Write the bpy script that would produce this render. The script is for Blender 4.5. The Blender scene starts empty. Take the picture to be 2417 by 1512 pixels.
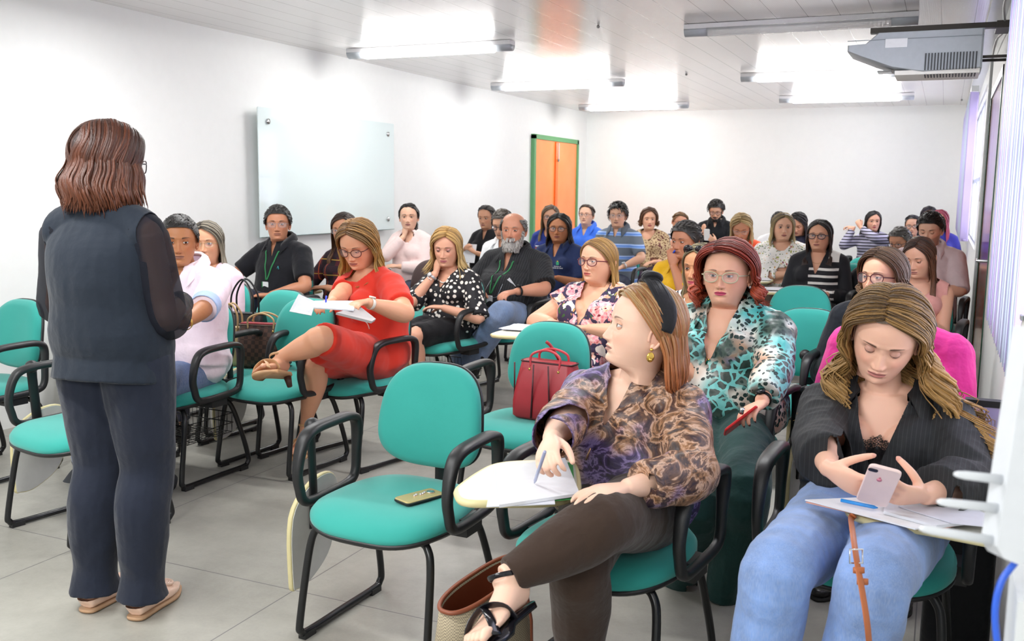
import bpy, math, random
import numpy as np
from math import sin, cos, pi, radians, hypot, sqrt
from mathutils import Matrix, Vector

# ---------------------------------------------------------------- camera, world, exposure
scn = bpy.context.scene
COL = scn.collection
FPX, CYAW, CPITCH, CROLL, CH = 2263.11, .419686, .136915, .0125831, 1.45
_f = np.array([-sin(CYAW)*cos(CPITCH), cos(CYAW)*cos(CPITCH), -sin(CPITCH)])
_r = np.array([cos(CYAW), sin(CYAW), 0.]); _u = np.cross(_r, _f)
RT = cos(CROLL)*_r + sin(CROLL)*_u
UP = -sin(CROLL)*_r + cos(CROLL)*_u
FW = _f
cd = bpy.data.cameras.new('camera'); cam = bpy.data.objects.new('camera', cd); COL.objects.link(cam)
cd.sensor_width = 36; cd.lens = 36*FPX/2417; cd.clip_start = .05; cd.clip_end = 60
cam.matrix_world = Matrix(((RT[0], UP[0], -FW[0], 0), (RT[1], UP[1], -FW[1], 0), (RT[2], UP[2], -FW[2], CH), (0, 0, 0, 1)))
scn.camera = cam
cd.dof.use_dof = True; cd.dof.focus_distance = 3.6; cd.dof.aperture_fstop = 7.1
w = bpy.data.worlds.new('world'); scn.world = w; w.use_nodes = True
w.node_tree.nodes['Background'].inputs[0].default_value = (.95, .98, 1, 1)
w.node_tree.nodes['Background'].inputs[1].default_value = 1.0
scn.view_settings.view_transform = 'Standard'; scn.view_settings.look = 'None'
scn.view_settings.exposure = 0.50; scn.view_settings.gamma = 1; scn.view_settings.use_curve_mapping = False
LIGHT_E = 40.0          # emission of a lit fluorescent diffuser

def ray(x, y): return FW + RT*(x-1208.5)/FPX + UP*(756-y)/FPX
def atz(x, y, z): r = ray(x, y); return np.array([0, 0, CH]) + r*(z-CH)/r[2]
def atd(x, y, d): return np.array([0, 0, CH]) + ray(x, y)*d
def atX(x, y, X): r = ray(x, y); return np.array([0, 0, CH]) + r*X/r[0]

# the room's own lamps that hang over the front of the room, behind the picture's edge
def area(name, loc, sx, sy, power, rot=(0, 0, 0), color=(1, 1, 1)):
    l = bpy.data.lights.new(name, 'AREA'); l.shape = 'RECTANGLE'; l.size = sx; l.size_y = sy; l.energy = power; l.color = color
    o = bpy.data.objects.new(name, l); COL.objects.link(o); o.location = loc; o.rotation_euler = rot
    return o
area('ceiling_lamp', (-3.6, 4.3, 2.5), 1.3, .12, 26)
area('ceiling_lamp', (-3.6, 1.6, 2.5), 1.3, .12, 26)
area('ceiling_lamp', (-1.0, 4.3, 2.5), 1.3, .12, 26)
area('ceiling_lamp', (-2.3, 1.2, 2.5), 1.3, .12, 26)
# camera-side flash bounced off the ceiling above the camera
area('bounce_flash', (-1.6, -.9, 2.45), 1.8, 1.2, 72, (radians(48), 0, radians(-6)))

# ---------------------------------------------------------------- materials
MATS = {}
class NT:
    def __init__(s, name):
        s.m = bpy.data.materials.new(name); s.m.use_nodes = True; s.t = s.m.node_tree
        s.b = s.t.nodes['Principled BSDF']; s.out = s.t.nodes['Material Output']
    def n(s, typ, **kw):
        nd = s.t.nodes.new(typ)
        for k, v in kw.items():
            if k.startswith('i_'):
                k = k[2:]; k = int(k) if k.isdigit() else k.replace('_', ' ')
                nd.inputs[k].default_value = v
            else: setattr(nd, k, v)
        return nd
    def l(s, a, b): s.t.links.new(a, b)
    def set(s, **kw):
        for k, v in kw.items(): s.b.inputs[k.replace('_', ' ')].default_value = v
    def coord(s, scale=1., which='Object'):
        tc = s.n('ShaderNodeTexCoord'); mp = s.n('ShaderNodeMapping')
        mp.inputs['Scale'].default_value = (scale,)*3 if not hasattr(scale, '__len__') else scale
        s.l(tc.outputs[which], mp.inputs[0]); return mp.outputs[0]
    def noise(s, co, scale, detail=3, rough=.5, out='Fac'):
        nd = s.n('ShaderNodeTexNoise', i_Scale=scale, i_Detail=detail, i_Roughness=rough); s.l(co, nd.inputs[0]); return nd.outputs[out]
    def ramp(s, fac, stops, interp='LINEAR'):
        nd = s.n('ShaderNodeValToRGB'); cr = nd.color_ramp; cr.interpolation = interp
        while len(cr.elements) < len(stops): cr.elements.new(.5)
        for e, (p, c) in zip(cr.elements, stops): e.position = p; e.color = (*c, 1) if len(c) == 3 else c
        s.l(fac, nd.inputs[0]); return nd.outputs[0]
    def mix(s, fac, a, b, typ='MIX'):
        nd = s.n('ShaderNodeMix', data_type='RGBA', blend_type=typ)
        for i, v in ((0, fac), (6, a), (7, b)):
            if hasattr(v, 'is_linked'): s.l(v, nd.inputs[i])
            else: nd.inputs[i].default_value = v if i == 0 else (*v, 1)
        return nd.outputs[2]
    def math(s, op, a, b=0., clamp=False):
        nd = s.n('ShaderNodeMath', operation=op, use_clamp=clamp)
        for i, v in ((0, a), (1, b)):
            if hasattr(v, 'is_linked'): s.l(v, nd.inputs[i])
            else: nd.inputs[i].default_value = v
        return nd.outputs[0]
    def color(s, o): s.l(o, s.b.inputs['Base Color'])
    def bump(s, h, strength=.3, dist=.005):
        nd = s.n('ShaderNodeBump', i_Strength=strength, i_Distance=dist); s.l(h, nd.inputs['Height']); s.l(nd.outputs[0], s.b.inputs['Normal'])
def lin(h):
    c = [int(h[i:i+2], 16)/255 for i in (0, 2, 4)]
    return tuple(x/12.92 if x <= .04045 else ((x+.055)/1.055)**2.4 for x in c)
def plain(name, hexc, rough=.5, metal=0., bump=0., bscale=400, spec=.5, coat=0.):
    if name in MATS: return MATS[name]
    t = NT(name); t.set(Base_Color=(*lin(hexc), 1), Roughness=rough, Metallic=metal, Specular_IOR_Level=spec, Coat_Weight=coat)
    co = t.coord(); nz = t.noise(co, 35, 2)
    c = t.mix(nz, tuple(x*.93 for x in lin(hexc)), tuple(min(1, x*1.05) for x in lin(hexc))); t.color(c)
    if bump: t.bump(t.noise(co, bscale, 2), bump, .001)
    MATS[name] = t.m; return t.m
def fabric(name, hexc, rough=.85, wr=.35, fine=.25):
    """plain cloth: fold-like and weave bump"""
    if name in MATS: return MATS[name]
    t = NT(name); t.set(Roughness=rough, Specular_IOR_Level=.25, Sheen_Weight=.15)
    co = t.coord(); n1 = t.noise(co, 14, 3, .55); n2 = t.noise(co, 600, 1)
    t.color(t.mix(n1, tuple(x*.88 for x in lin(hexc)), tuple(min(1, x*1.1) for x in lin(hexc))))
    t.bump(t.math('ADD', t.math('MULTIPLY', n1, 1.0), t.math('MULTIPLY', n2, .04)), wr, .02)
    MATS[name] = t.m; return t.m

# ---------------------------------------------------------------- geometry
class G:
    """a bag of vertices and faces that becomes one mesh; every vertex has a colour"""
    def __init__(s): s.v = []; s.f = []; s.c = []; s.n = 0
    def add(s, v, f, c=(1, 1, 1)):
        v = np.asarray(v, float); s.v.append(v)
        c = np.asarray(c, float)
        s.c.append(np.tile(c, (len(v), 1)) if c.ndim == 1 else c)
        s.f.extend([tuple(i+s.n for i in q) for q in f]); s.n += len(v); return s
    def join(s, g):
        for v, c in zip(g.v, g.c): s.v.append(v); s.c.append(c)
        s.f.extend([tuple(i+s.n for i in q) for q in g.f]); s.n += g.n; return s
    def verts(s): return np.concatenate(s.v) if s.v else np.zeros((0, 3))
    def xf(s, fn): s.v = [fn(v) for v in s.v]; return s
    def loft(s, rings, caps=True, closed=False, c=(1, 1, 1)):
        R = len(rings); N = len(rings[0]); v = np.concatenate([np.asarray(r, float) for r in rings]); f = []
        for i in range(R-1 if not closed else R):
            a = i*N; b = ((i+1) % R)*N
            for j in range(N): k = (j+1) % N; f.append((a+j, a+k, b+k, b+j))
        if caps and not closed: f.append(tuple(range(N-1, -1, -1))); f.append(tuple(range((R-1)*N, R*N)))
        c = np.asarray(c, float)
        if c.ndim == 2 and len(c) == R: c = np.repeat(c, N, axis=0)
        return s.add(v, f, c)
    def tube(s, pts, rad, n=12, side=None, closed=False, caps=True, c=(1, 1, 1), pw=2., fix=False):
        """pts (k,3); rad scalar, (k,) or (k,2) half sizes along side / across it"""
        p = np.asarray(pts, float); k = len(p); rad = np.asarray(rad, float)
        if rad.ndim == 0: rad = np.full((k, 2), float(rad))
        elif rad.ndim == 1: rad = np.repeat(rad[:, None], 2, 1) if len(rad) == k else np.tile(rad, (k, 1))
        if closed: t = np.roll(p, -1, 0)-np.roll(p, 1, 0)
        else: t = np.gradient(p, axis=0)
        t /= np.linalg.norm(t, axis=1)[:, None]+1e-12
        sd = np.array(side, float) if side is not None else (np.array([1., 0, 0]) if abs(t[0][0]) < .8 else np.array([0, 1., 0]))
        th = np.linspace(0, 2*pi, n, endpoint=False); cx = np.sign(np.cos(th))*abs(np.cos(th))**(2/pw); sx = np.sign(np.sin(th))*abs(np.sin(th))**(2/pw)
        rings = []
        for i in range(k):
            u = sd-t[i]*(sd@t[i]); u /= np.linalg.norm(u)+1e-12
            if not fix: sd = u
            v = np.cross(t[i], u)
            rings.append(p[i]+np.outer(cx*rad[i][0], u)+np.outer(sx*rad[i][1], v))
        return s.loft(rings, caps, closed, c)
    def ball(s, c0, r, n=16, m=10, c=(1, 1, 1), M=None):
        r = np.array(r, float)*np.ones(3); rings = []
        for i in range(m+1):
            ph = -pi/2+pi*i/m; rr = max(cos(ph), 1e-3); th = np.linspace(0, 2*pi, n, endpoint=False)
            q = np.stack([rr*np.cos(th)*r[0], rr*np.sin(th)*r[1], np.full(n, sin(ph)*r[2])], 1)
            if M is not None: q = q@np.asarray(M).T
            rings.append(q+np.asarray(c0))
        return s.loft(rings, True, False, c)
    def box(s, lo, hi, c=(1, 1, 1), M=None):
        x0, y0, z0 = lo; x1, y1, z1 = hi
        v = np.array([(x0, y0, z0), (x1, y0, z0), (x1, y1, z0), (x0, y1, z0), (x0, y0, z1), (x1, y0, z1), (x1, y1, z1), (x0, y1, z1)], float)
        if M is not None: v = M(v)
        return s.add(v, [(3, 2, 1, 0), (4, 5, 6, 7), (0, 1, 5, 4), (1, 2, 6, 5), (2, 3, 7, 6), (3, 0, 4, 7)], c)
    def slab(s, out, z0, z1, bev=.0, c=(1, 1, 1), axes=(0, 1, 2)):
        """outline (k,2) extruded along the third axis with a rounded rim"""
        o = np.asarray(out, float); cen = o.mean(0); rings = []
        lv = [(0, z0)] if not bev else [(bev, z0), (bev*.3, z0+bev*.3), (0, z0+bev)]
        lv += [(0, z1)] if not bev else [(0, z1-bev), (bev*.3, z1-bev*.3), (bev, z1)]
        nrm = np.roll(o, -1, 0)-np.roll(o, 1, 0); nrm = np.stack([nrm[:, 1], -nrm[:, 0]], 1); nrm /= np.linalg.norm(nrm, axis=1)[:, None]+1e-9
        if ((o-cen)*nrm).sum() < 0: nrm = -nrm
        for ins, z in lv:
            q = o-nrm*ins; r = np.zeros((len(o), 3)); r[:, axes[0]] = q[:, 0]; r[:, axes[1]] = q[:, 1]; r[:, axes[2]] = z; rings.append(r)
        return s.loft(rings, True, False, c)
    def mesh(s, name='m', smooth=True):
        me = bpy.data.meshes.new(name); v = s.verts()
        me.from_pydata(v.tolist(), [], s.f)
        ca = me.color_attributes.new('Col', 'FLOAT_COLOR', 'POINT')
        cc = np.concatenate([np.concatenate(s.c), np.ones((len(v), 1))], 1).astype('f'); ca.data.foreach_set('color', cc.ravel())
        if smooth: me.polygons.foreach_set('use_smooth', [True]*len(me.polygons))
        me.validate(); return me
    def build(s, name, mat, parent=None, smooth=True, sharp=None, fixn=True):
        me = s.mesh(name, smooth)
        return link(name, me, mat, parent, sharp, fixn)
def link(name, me, mat, parent=None, sharp=None, fixn=False):
    for m in (mat if isinstance(mat, (list, tuple)) else [mat]): me.materials.append(m)
    if fixn:
        import bmesh
        b = bmesh.new(); b.from_mesh(me); bmesh.ops.recalc_face_normals(b, faces=b.faces); b.to_mesh(me); b.free()
    if sharp is not None: me.set_sharp_from_angle(angle=radians(sharp))
    o = bpy.data.objects.new(name, me); COL.objects.link(o)
    if parent: o.parent = parent
    return o
def empty(name, loc=(0, 0, 0), rz=0.):
    o = bpy.data.objects.new(name, None); COL.objects.link(o); o.location = loc; o.rotation_euler = (0, 0, rz); o.empty_display_size = .1
    return o
def tag(o, label=None, cat=None, group=None, kind=None):
    if label: o['label'] = label
    if cat: o['category'] = cat
    if group: o['group'] = group
    if kind: o['kind'] = kind
    return o
def copy_tree(o, parent=None):
    c = o.copy(); COL.objects.link(c)
    if parent is not None: c.parent = parent
    for ch in o.children: copy_tree(ch, c)
    return c
def rz(a): c, s = cos(a), sin(a); return np.array([[c, -s, 0], [s, c, 0], [0, 0, 1.]])
def rx(a): c, s = cos(a), sin(a); return np.array([[1, 0, 0], [0, c, -s], [0, s, c.real]])
def ry(a): c, s = cos(a), sin(a); return np.array([[c, 0, s], [0, 1, 0], [-s, 0, c]])
def cr(pts, n, closed=False):
    """Catmull-Rom resample of rows of numbers"""
    p = np.asarray(pts, float); k = len(p)
    if closed: P = np.concatenate([p[-1:], p, p[:2]]); segs = k
    else: P = np.concatenate([2*p[:1]-p[1:2], p, 2*p[-1:]-p[-2:-1]]); segs = k-1
    u = np.linspace(0, segs, n, endpoint=not closed); i = np.minimum(u.astype(int), segs-1); t = (u-i)[:, None]
    a, b, c, d = P[i], P[i+1], P[i+2], P[i+3]
    return .5*((2*b)+(-a+c)*t+(2*a-5*b+4*c-d)*t**2+(-a+3*b-3*c+d)*t**3)
def rrect(cx, cy, hx, hy, r, n=5):
    o = []
    for sx, sy, a0 in ((1, 1, 0), (-1, 1, 90), (-1, -1, 180), (1, -1, 270)):
        for i in range(n+1):
            a = radians(a0+90*i/n); o.append((cx+sx*(hx-r)+r*cos(a), cy+sy*(hy-r)+r*sin(a)))
    return np.array(o)
def remesh(g, vox, it=2, fac=.5, name='m'):
    """voxel union of the overlapping closed pieces in g -> one smooth skin, returned as G"""
    me = g.mesh(name); o = bpy.data.objects.new('tmp', me); COL.objects.link(o)
    m = o.modifiers.new('r', 'REMESH'); m.mode = 'VOXEL'; m.voxel_size = vox; m.use_smooth_shade = True
    if it: s = o.modifiers.new('s', 'SMOOTH'); s.factor = fac; s.iterations = it
    dg = bpy.context.evaluated_depsgraph_get(); ev = o.evaluated_get(dg); em = ev.to_mesh()
    v = np.empty(len(em.vertices)*3); em.vertices.foreach_get('co', v)
    f = [tuple(p.vertices) for p in em.polygons]
    ev.to_mesh_clear(); bpy.data.objects.remove(o); bpy.data.meshes.remove(me)
    r = G(); r.add(v.reshape(-1, 3), f); return r
def cut(g, fn):
    """keep the part of g where fn(v) > 0, rim vertices pulled onto fn = 0"""
    v = g.verts().copy(); c = np.concatenate(g.c); d = fn(v)
    e = set()
    for f in g.f:
        for a, b in zip(f, f[1:]+f[:1]):
            if (d[a] > 0) != (d[b] > 0): e.add((a, b) if d[a] <= 0 else (b, a))
    mv = {}
    for a, b in e:   # a outside, b inside
        t = d[a]/(d[a]-d[b])
        if a not in mv or t < mv[a][0]: mv[a] = (t, b)
    v0 = v.copy()
    for a, (t, b) in mv.items(): v[a] = v0[a]+(v0[b]-v0[a])*t
    keep = [f for f in g.f if all(d[i] > 0 or i in mv for i in f) and any(d[i] > 0 for i in f)]
    used = sorted({i for f in keep for i in f}); ix = {i: k for k, i in enumerate(used)}
    r = G()
    if used: r.add(v[used], [tuple(ix[i] for i in f) for f in keep], c[used])
    return r
def bez(P, n): return cr(P, n)
# ---------------------------------------------------------------- the room
XL, XR, YB, YF, ZC = -5.0, .27, 13.89, -2.2, 2.59
def m_wall():
    t = NT('wall_paint'); t.set(Roughness=.55, Specular_IOR_Level=.3)
    co = t.coord(); a = t.noise(co, .9, 4, .6); b = t.noise(co, 14, 5, .6)
    t.color(t.mix(t.math('MULTIPLY', b, .35), t.mix(a, lin('edefee'), lin('f4f5f4')), lin('e2e4e2')))
    t.bump(t.noise(co, 60, 3), .05, .004); return t.m
def m_ceil():
    t = NT('pvc_panel_ceiling'); t.set(Roughness=.16, Specular_IOR_Level=.45)
    co = t.coord(); sp = t.n('ShaderNodeSeparateXYZ'); t.l(co, sp.inputs[0])
    fr = t.math('FRACT', t.math('MULTIPLY', sp.outputs[0], 1/.2))
    line = t.math('LESS_THAN', t.math('ABSOLUTE', t.math('SUBTRACT', fr, .5)), .012)
    rib = t.math('SINE', t.math('MULTIPLY', sp.outputs[0], 2*pi/.0125))
    n = t.noise(co, 2.5, 3)
    base = t.mix(n, lin('eceae9'), lin('f3f2f0'))
    t.color(t.mix(line, base, lin('a9a7a5')))
    hg = t.math('ADD', t.math('MULTIPLY', rib, .12), t.math('MULTIPLY', line, -1.5))
    t.bump(hg, .25, .002); return t.m
def m_floor():
    t = NT('polished_concrete'); t.set(Roughness=.34, Specular_IOR_Level=.4)
    co = t.coord(); n1 = t.noise(co, 1.6, 6, .62); n2 = t.noise(co, 9, 6, .7); n3 = t.noise(co, 90, 4, .7)
    c = t.ramp(n1, [(.3, lin('8b897f')), (.55, lin('a5a399')), (.75, lin('b5b3a9'))])
    c = t.mix(t.math('MULTIPLY', n2, .55), c, lin('706e68')); c = t.mix(t.math('MULTIPLY', n3, .3), c, lin('bab8b0'))
    sp = t.n('ShaderNodeSeparateXYZ'); t.l(co, sp.inputs[0])
    def ln(o, off):
        fr = t.math('FRACT', t.math('ADD', t.math('MULTIPLY', o, 1/1.03), off)); return t.math('LESS_THAN', t.math('ABSOLUTE', t.math('SUBTRACT', fr, .5)), .0022)
    g = t.math('MAXIMUM', ln(sp.outputs[0], .5+2.055/1.03), ln(sp.outputs[1], .5-2.70/1.03+3))
    t.color(t.mix(t.math('MULTIPLY', g, .75), c, lin('4e4d52')))
    t.l(t.ramp(n2, [(.2, (.25,)*3), (.8, (.5,)*3)]), t.b.inputs['Roughness'])
    t.bump(n3, .05, .002); return t.m
WALL = m_wall()
def st(name, g, m, smooth=False, parent=None):
    o = g.build(name, m, parent, smooth)
    if parent is None: tag(o, kind='structure')
    return o
st('floor', G().box((XL-.1, YF, -.1), (XR+.1, YB+.1, 0)), m_floor())
CE = st('ceiling', G().box((XL-.1, YF, ZC), (XR+.1, YB+.1, ZC+.08)), m_ceil())
# left wall: painted masonry, slightly wavy along its length as in the photo
ys = np.linspace(YF, YB, 120); zs = np.linspace(0, ZC, 8)
def wavy(y): return XL+.02*np.sin(y*1.9+.4)*np.exp(-((y-6)/4.)**2)
fr = [[(wavy(y), y, z) for y in ys] for z in zs]; v = [p for r in fr for p in r]
f = [(i*120+j, i*120+j+1, (i+1)*120+j+1, (i+1)*120+j) for i in range(7) for j in range(119)]
g = G().add(v, f); g.box((XL-.1, YF, 0), (XL-.04, YB, ZC)); st('wall_left', g, WALL)
st('wall_back', G().box((XL-.1, YB, 0), (XR+.1, YB+.1, ZC)), WALL)
st('wall_front', G().box((XL-.1, YF-.1, 0), (XR+.1, YF, ZC)), WALL)
# right wall with the door opening and a window opening behind the blinds
DY0, DY1, DZ = 6.6, 8.2, 2.17
g = G(); g.box((XR, YF, 0), (XR+.1, 2.6, ZC)); g.box((XR, 2.6, 0), (XR+.1, 5.6, .85)); g.box((XR, 2.6, 2.35), (XR+.1, 5.6, ZC)); g.box((XR, 5.6, 0), (XR+.1, DY0, ZC))
g.box((XR, DY0, DZ), (XR+.1, DY1, ZC)); g.box((XR, DY1, 0), (XR+.1, 9.6, ZC)); g.box((XR, 9.6, 0), (XR+.1, 13.2, .95)); g.box((XR, 9.6, 2.35), (XR+.1, 13.2, ZC)); g.box((XR, 13.2, 0), (XR+.1, YB, ZC))
st('wall_right', g, WALL)
t = NT('daylight_sky_glow'); t.b.inputs['Emission Color'].default_value = (.88, .84, 1, 1); t.b.inputs['Emission Strength'].default_value = 4.5; t.set(Base_Color=(0, 0, 0, 1)); SKY = t.m
t = NT('window_glass'); t.set(Roughness=.03, Base_Color=(.9, .95, .95, 1), Alpha=.25); GLS = t.m
ALU = plain('aluminium_frame', 'c3c8cb', .35, .8)
for i, (y0, y1, z0) in enumerate(((2.6, 5.6, .85), (9.6, 13.2, .95))):
    wn = G()
    for a in np.linspace(y0, y1, 4): wn.box((XR+.03, a-.02, z0), (XR+.07, a+.02, 2.35))
    for z in (z0, 1.6, 2.35): wn.box((XR+.03, y0, z-.02), (XR+.07, y1, z+.02))
    o = st('window_%d' % (i+1), wn, ALU)
    st('window_pane', G().box((XR+.045, y0, z0), (XR+.05, y1, 2.35)), GLS, parent=o)
    st('window_daylight', G().box((XR+.3, y0-.3, z0-.3), (XR+.31, y1+.3, 2.59)), SKY, parent=o)
# doors
GRN = plain('green_door_frame_paint', '5f9c68', .5); DGRN = plain('dark_green_frame_paint', '2f5a45', .35)
t = NT('orange_door_paint'); t.set(Roughness=.35); co = t.coord(); t.color(t.mix(t.noise(co, 3, 4), lin('fb8a3c'), lin('fda062'))); ORG = t.m
DORG = plain('deep_orange_astragal', 'f4731c', .35); CHR = plain('chrome', 'd8dadc', .15, 1.)
d1 = empty('door_1', (XL, 12.59, 0)); tag(d1, kind='structure')
g = G(); g.box((-.02, -.84, 0), (.05, -.78, 2.15)); g.box((-.02, .78, 0), (.05, .84, 2.15)); g.box((-.02, -.84, 2.10), (.05, .84, 2.16)); st('door_frame', g, GRN, parent=d1)
for s, nm in ((-1, 'door_leaf'), (1, 'door_leaf')):
    st(nm, G().box((0, min(0, s*.78)+.004, .01), (.035, max(0, s*.78)-.004, 2.10)), ORG, parent=d1)
st('door_astragal', G().box((.035, -.085, .01), (.055, -.0, 2.09)), DORG, parent=d1)
st('door_bolt', G().box((.055, -.03, 1.86), (.075, -.005, 2.08)).ball((.065, -.018, 1.84), .02, 8, 6), CHR, parent=d1)
g = G(); g.tube([(.035, .10, 1.07), (.09, .10, 1.07)], .012, 10); g.tube([(.09, .10, 1.07), (.09, .22, 1.07)], .010, 10); st('door_handle', g, CHR, parent=d1)
t = NT('varnished_door_wood'); t.set(Roughness=.12, Specular_IOR_Level=.8); co = t.coord((8, 8, 1.2)); t.color(t.mix(t.noise(co, 4, 5), lin('7c3a20'), lin('a8522c'))); DWOOD = t.m
d2 = empty('door_2', (XR, (DY0+DY1)/2, 0)); tag(d2, kind='structure'); hw = (DY1-DY0)/2
g = G(); g.box((-.006, -hw-.05, 0), (.03, -hw, DZ+.05)); g.box((-.006, hw, 0), (.03, hw+.05, DZ+.05)); g.box((-.006, -hw-.05, DZ-.01), (.03, hw+.05, DZ+.05)); st('door_frame', g, DGRN, parent=d2)
for s in (-1, 1): st('door_leaf', G().box((.002, min(0, s*hw)+.004, .01), (.035, max(0, s*hw)-.004, DZ-.01)), DWOOD, parent=d2)
g = G(); g.tube([(0, -.62, 1.03), (-.055, -.62, 1.03), (-.055, -.5, 1.03)], .011, 10); st('door_handle', g, CHR, parent=d2)
# cornice along the right wall and a skirting along the left one
st('trim_1', G().box((XR-.10, YF, ZC-.05), (XR, YB, ZC)), plain('cornice_pvc', 'dfe2e4', .25))
# small ceiling fittings
for k, (x, y) in enumerate(((1412, 63), (1620, 176), (2270, 236))):
    p = atz(x, y, ZC-.01); o = G().ball((0, 0, 0), (.012, .012, .012), 8, 6).build('ceiling_hook', plain('hook_metal', '8a8a88', .5)); o.location = p
    tag(o, ['small screw hook in the ceiling between the two front lamps', 'small screw hook in the ceiling beside the fourth lamp', 'small screw hook in the ceiling corner near the back wall'][k], 'hook')
# glass board
t = NT('frosted_glass_board'); t.set(Base_Color=(*lin('e2efef'), 1), Roughness=.06, Specular_IOR_Level=.6); BOARD = t.m
bd = empty('glass_board', (XL+.06, 7.16, 0)); tag(bd, 'large pale frosted glass writing board mounted on the white left wall', 'board')
G().slab(rrect(0, 1.545, 1.02, .51, .01, 2), 0, .008, .0015, axes=(1, 2, 0)).build('glass_panel', BOARD, bd, False)
G().box((0, -1.02, 1.035), (.008, 1.02, 1.040)).build('lower_edge', plain('glass_edge_green', '8fb0ae', .2), bd, False)
for yy in (-.9, .9):
    for zz in (1.95, 1.14):
        a = G().tube([(-.05, yy, zz), (.0, yy, zz)], .012, 10); a.tube([(.008, yy, zz), (.02, yy, zz)], .022, 14); a.build('standoff_bolt', CHR, bd)
# fluorescent fixtures
t = NT('lit_diffuser'); t.b.inputs['Emission Color'].default_value = (1, .99, .97, 1); t.b.inputs['Emission Strength'].default_value = LIGHT_E; t.set(Base_Color=(1, 1, 1, 1)); LIT = t.m
HOUS = plain('lamp_housing_white', 'e8e8ea', .3); CAPM = plain('lamp_end_cap', 'b9bfc6', .3)
t = NT('clear_prismatic_diffuser'); t.set(Base_Color=(.92, .95, 1, 1), Roughness=.15, Alpha=.35); CLR = t.m
def lamp(x, y, lit, lab):
    r = empty('ceiling_light', (x, y, ZC)); tag(r, lab, 'ceiling light', 'fluorescent ceiling lights' if lit else None)
    g = G(); g.box((-.75, -.05, -.035), (.75, .05, -.004)); g.box((-.1, -.035, -.004), (.1, .035, 0)); g.build('housing', HOUS, r, False)
    def rings(x0, x1, rr=.055):
        th = np.linspace(0, pi, 13); out = []
        for xx in (x0, x1): out.append([(xx, rr*cos(a), -.035-rr*.95*sin(a)) for a in th])
        return out
    L = .59
    G().loft(rings(-L, L)).build('diffuser', LIT if lit else CLR, r)
    for a, b in ((-.75, -L-.001), (L+.001, .75)): G().loft(rings(a, b, .05)).build('end_cap', CAPM, r)
    if not lit:
        g = G()
        for k in range(46):
            xx = -L+.01+k*(2*L-.02)/45; th = np.linspace(0, pi, 9); g.tube([(xx, .05*cos(a), -.034-.045*sin(a)) for a in th], .0022, 4)
        g.build('louvre', plain('louvre_white', 'f6f6f4', .3), r)
    return r
for x, y, lit, lab in ((-3.9, 7.0, 1, 'lit fluorescent ceiling light nearest the glass board, largest of the lit ones'), (-3.87, 9.75, 1, 'lit fluorescent ceiling light, second of the left row, before the orange door'),
                       (-3.88, 12.55, 1, 'lit fluorescent ceiling light at the back of the left row, nearest the orange door'), (-.98, 6.78, 0, 'unlit fluorescent ceiling light with open white louvre, nearest the projector'),
                       (-1.15, 9.7, 1, 'lit fluorescent ceiling light behind and left of the projector'), (-1.15, 12.1, 1, 'lit fluorescent ceiling light nearest the back wall, below the projector in view')):
    lamp(x, y, lit, lab)
# projector hung from the right wall
pj = empty('projector', (-.22, 6.35, 2.28), radians(0)); tag(pj, 'grey short throw projector hanging under the ceiling by the right wall', 'projector')
PG = plain('projector_grey', 'aeb6bc', .45); PW = plain('projector_white', 'e9e8e0', .4)
def prof(y, ins=0.):   # side outline in x,z ; nose towards -x
    return np.array([(.36, .10), (.36, -.12+ins), (.05, -.13+ins), (-.12, -.10+ins), (-.30, -.03), (-.37, .0), (-.37, .035), (-.27, .04), (-.2, .10)])
g = G(); g.loft([np.array([(a, yy, b) for a, b in prof(0)*np.array([sc, sc])]) for yy, sc in ((-.19, .97), (-.175, 1), (.175, 1), (.19, .97))]); g.build('casing', PG, pj, True, 35)
g = G(); g.box((-.1, -.17, -.145), (.35, .17, -.12)); g.build('underside_panel', PW, pj, False)
g = G()
for k in range(17): g.box((.06+k*.0165, -.195, -.125), (.067+k*.0165, -.185, -.03))
for k in range(17): g.box((.06+k*.0165, -.16, -.149), (.067+k*.0165, .0, -.143))
g.build('vent_slats', plain('vent_dark', '3b3f42', .6), pj, False)
G().box((-.16, -.1945, .01), (-.04, -.191, .06)).build('data_sticker', plain('sticker_white', 'e4e8ea', .5), pj, False)
G().box((-.37, -.192, .056), (.36, -.19, .060)).build('casing_seam', plain('seam_grey', '7d858b', .5), pj, False)
G().box((-.2, -.12, -.12), (-.12, -.0, -.11)).build('lens_window', plain('lens_black', '15161a', .1), pj, False)
br = G(); br.box((-.25, -.14, .105), (.45, -.08, .135)); br.box((.36, -.12, -.06), (.49, -.10, -.045)); br.box((.36, .05, -.06), (.49, .07, -.045)); br.box((.42, -.15, .10), (.49, .1, .14))
br.build('wall_bracket', plain('bracket_black', '2a2622', .4, .5), pj, False)
# cables in the corner
g = G(); g.tube(cr([(XR-.03, 5.2, 2.5), (XR-.05, 5.9, 2.46), (XR-.02, 6.4, 2.4), (XR-.04, 7, 2.42), (XR-.02, 8.2, 2.45)], 40), .007, 6)
tag(g.build('projector_cable', plain('cable_grey', '9a9a9a', .5)), 'thin grey cable run along the right wall beside the projector', 'cable')
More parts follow.
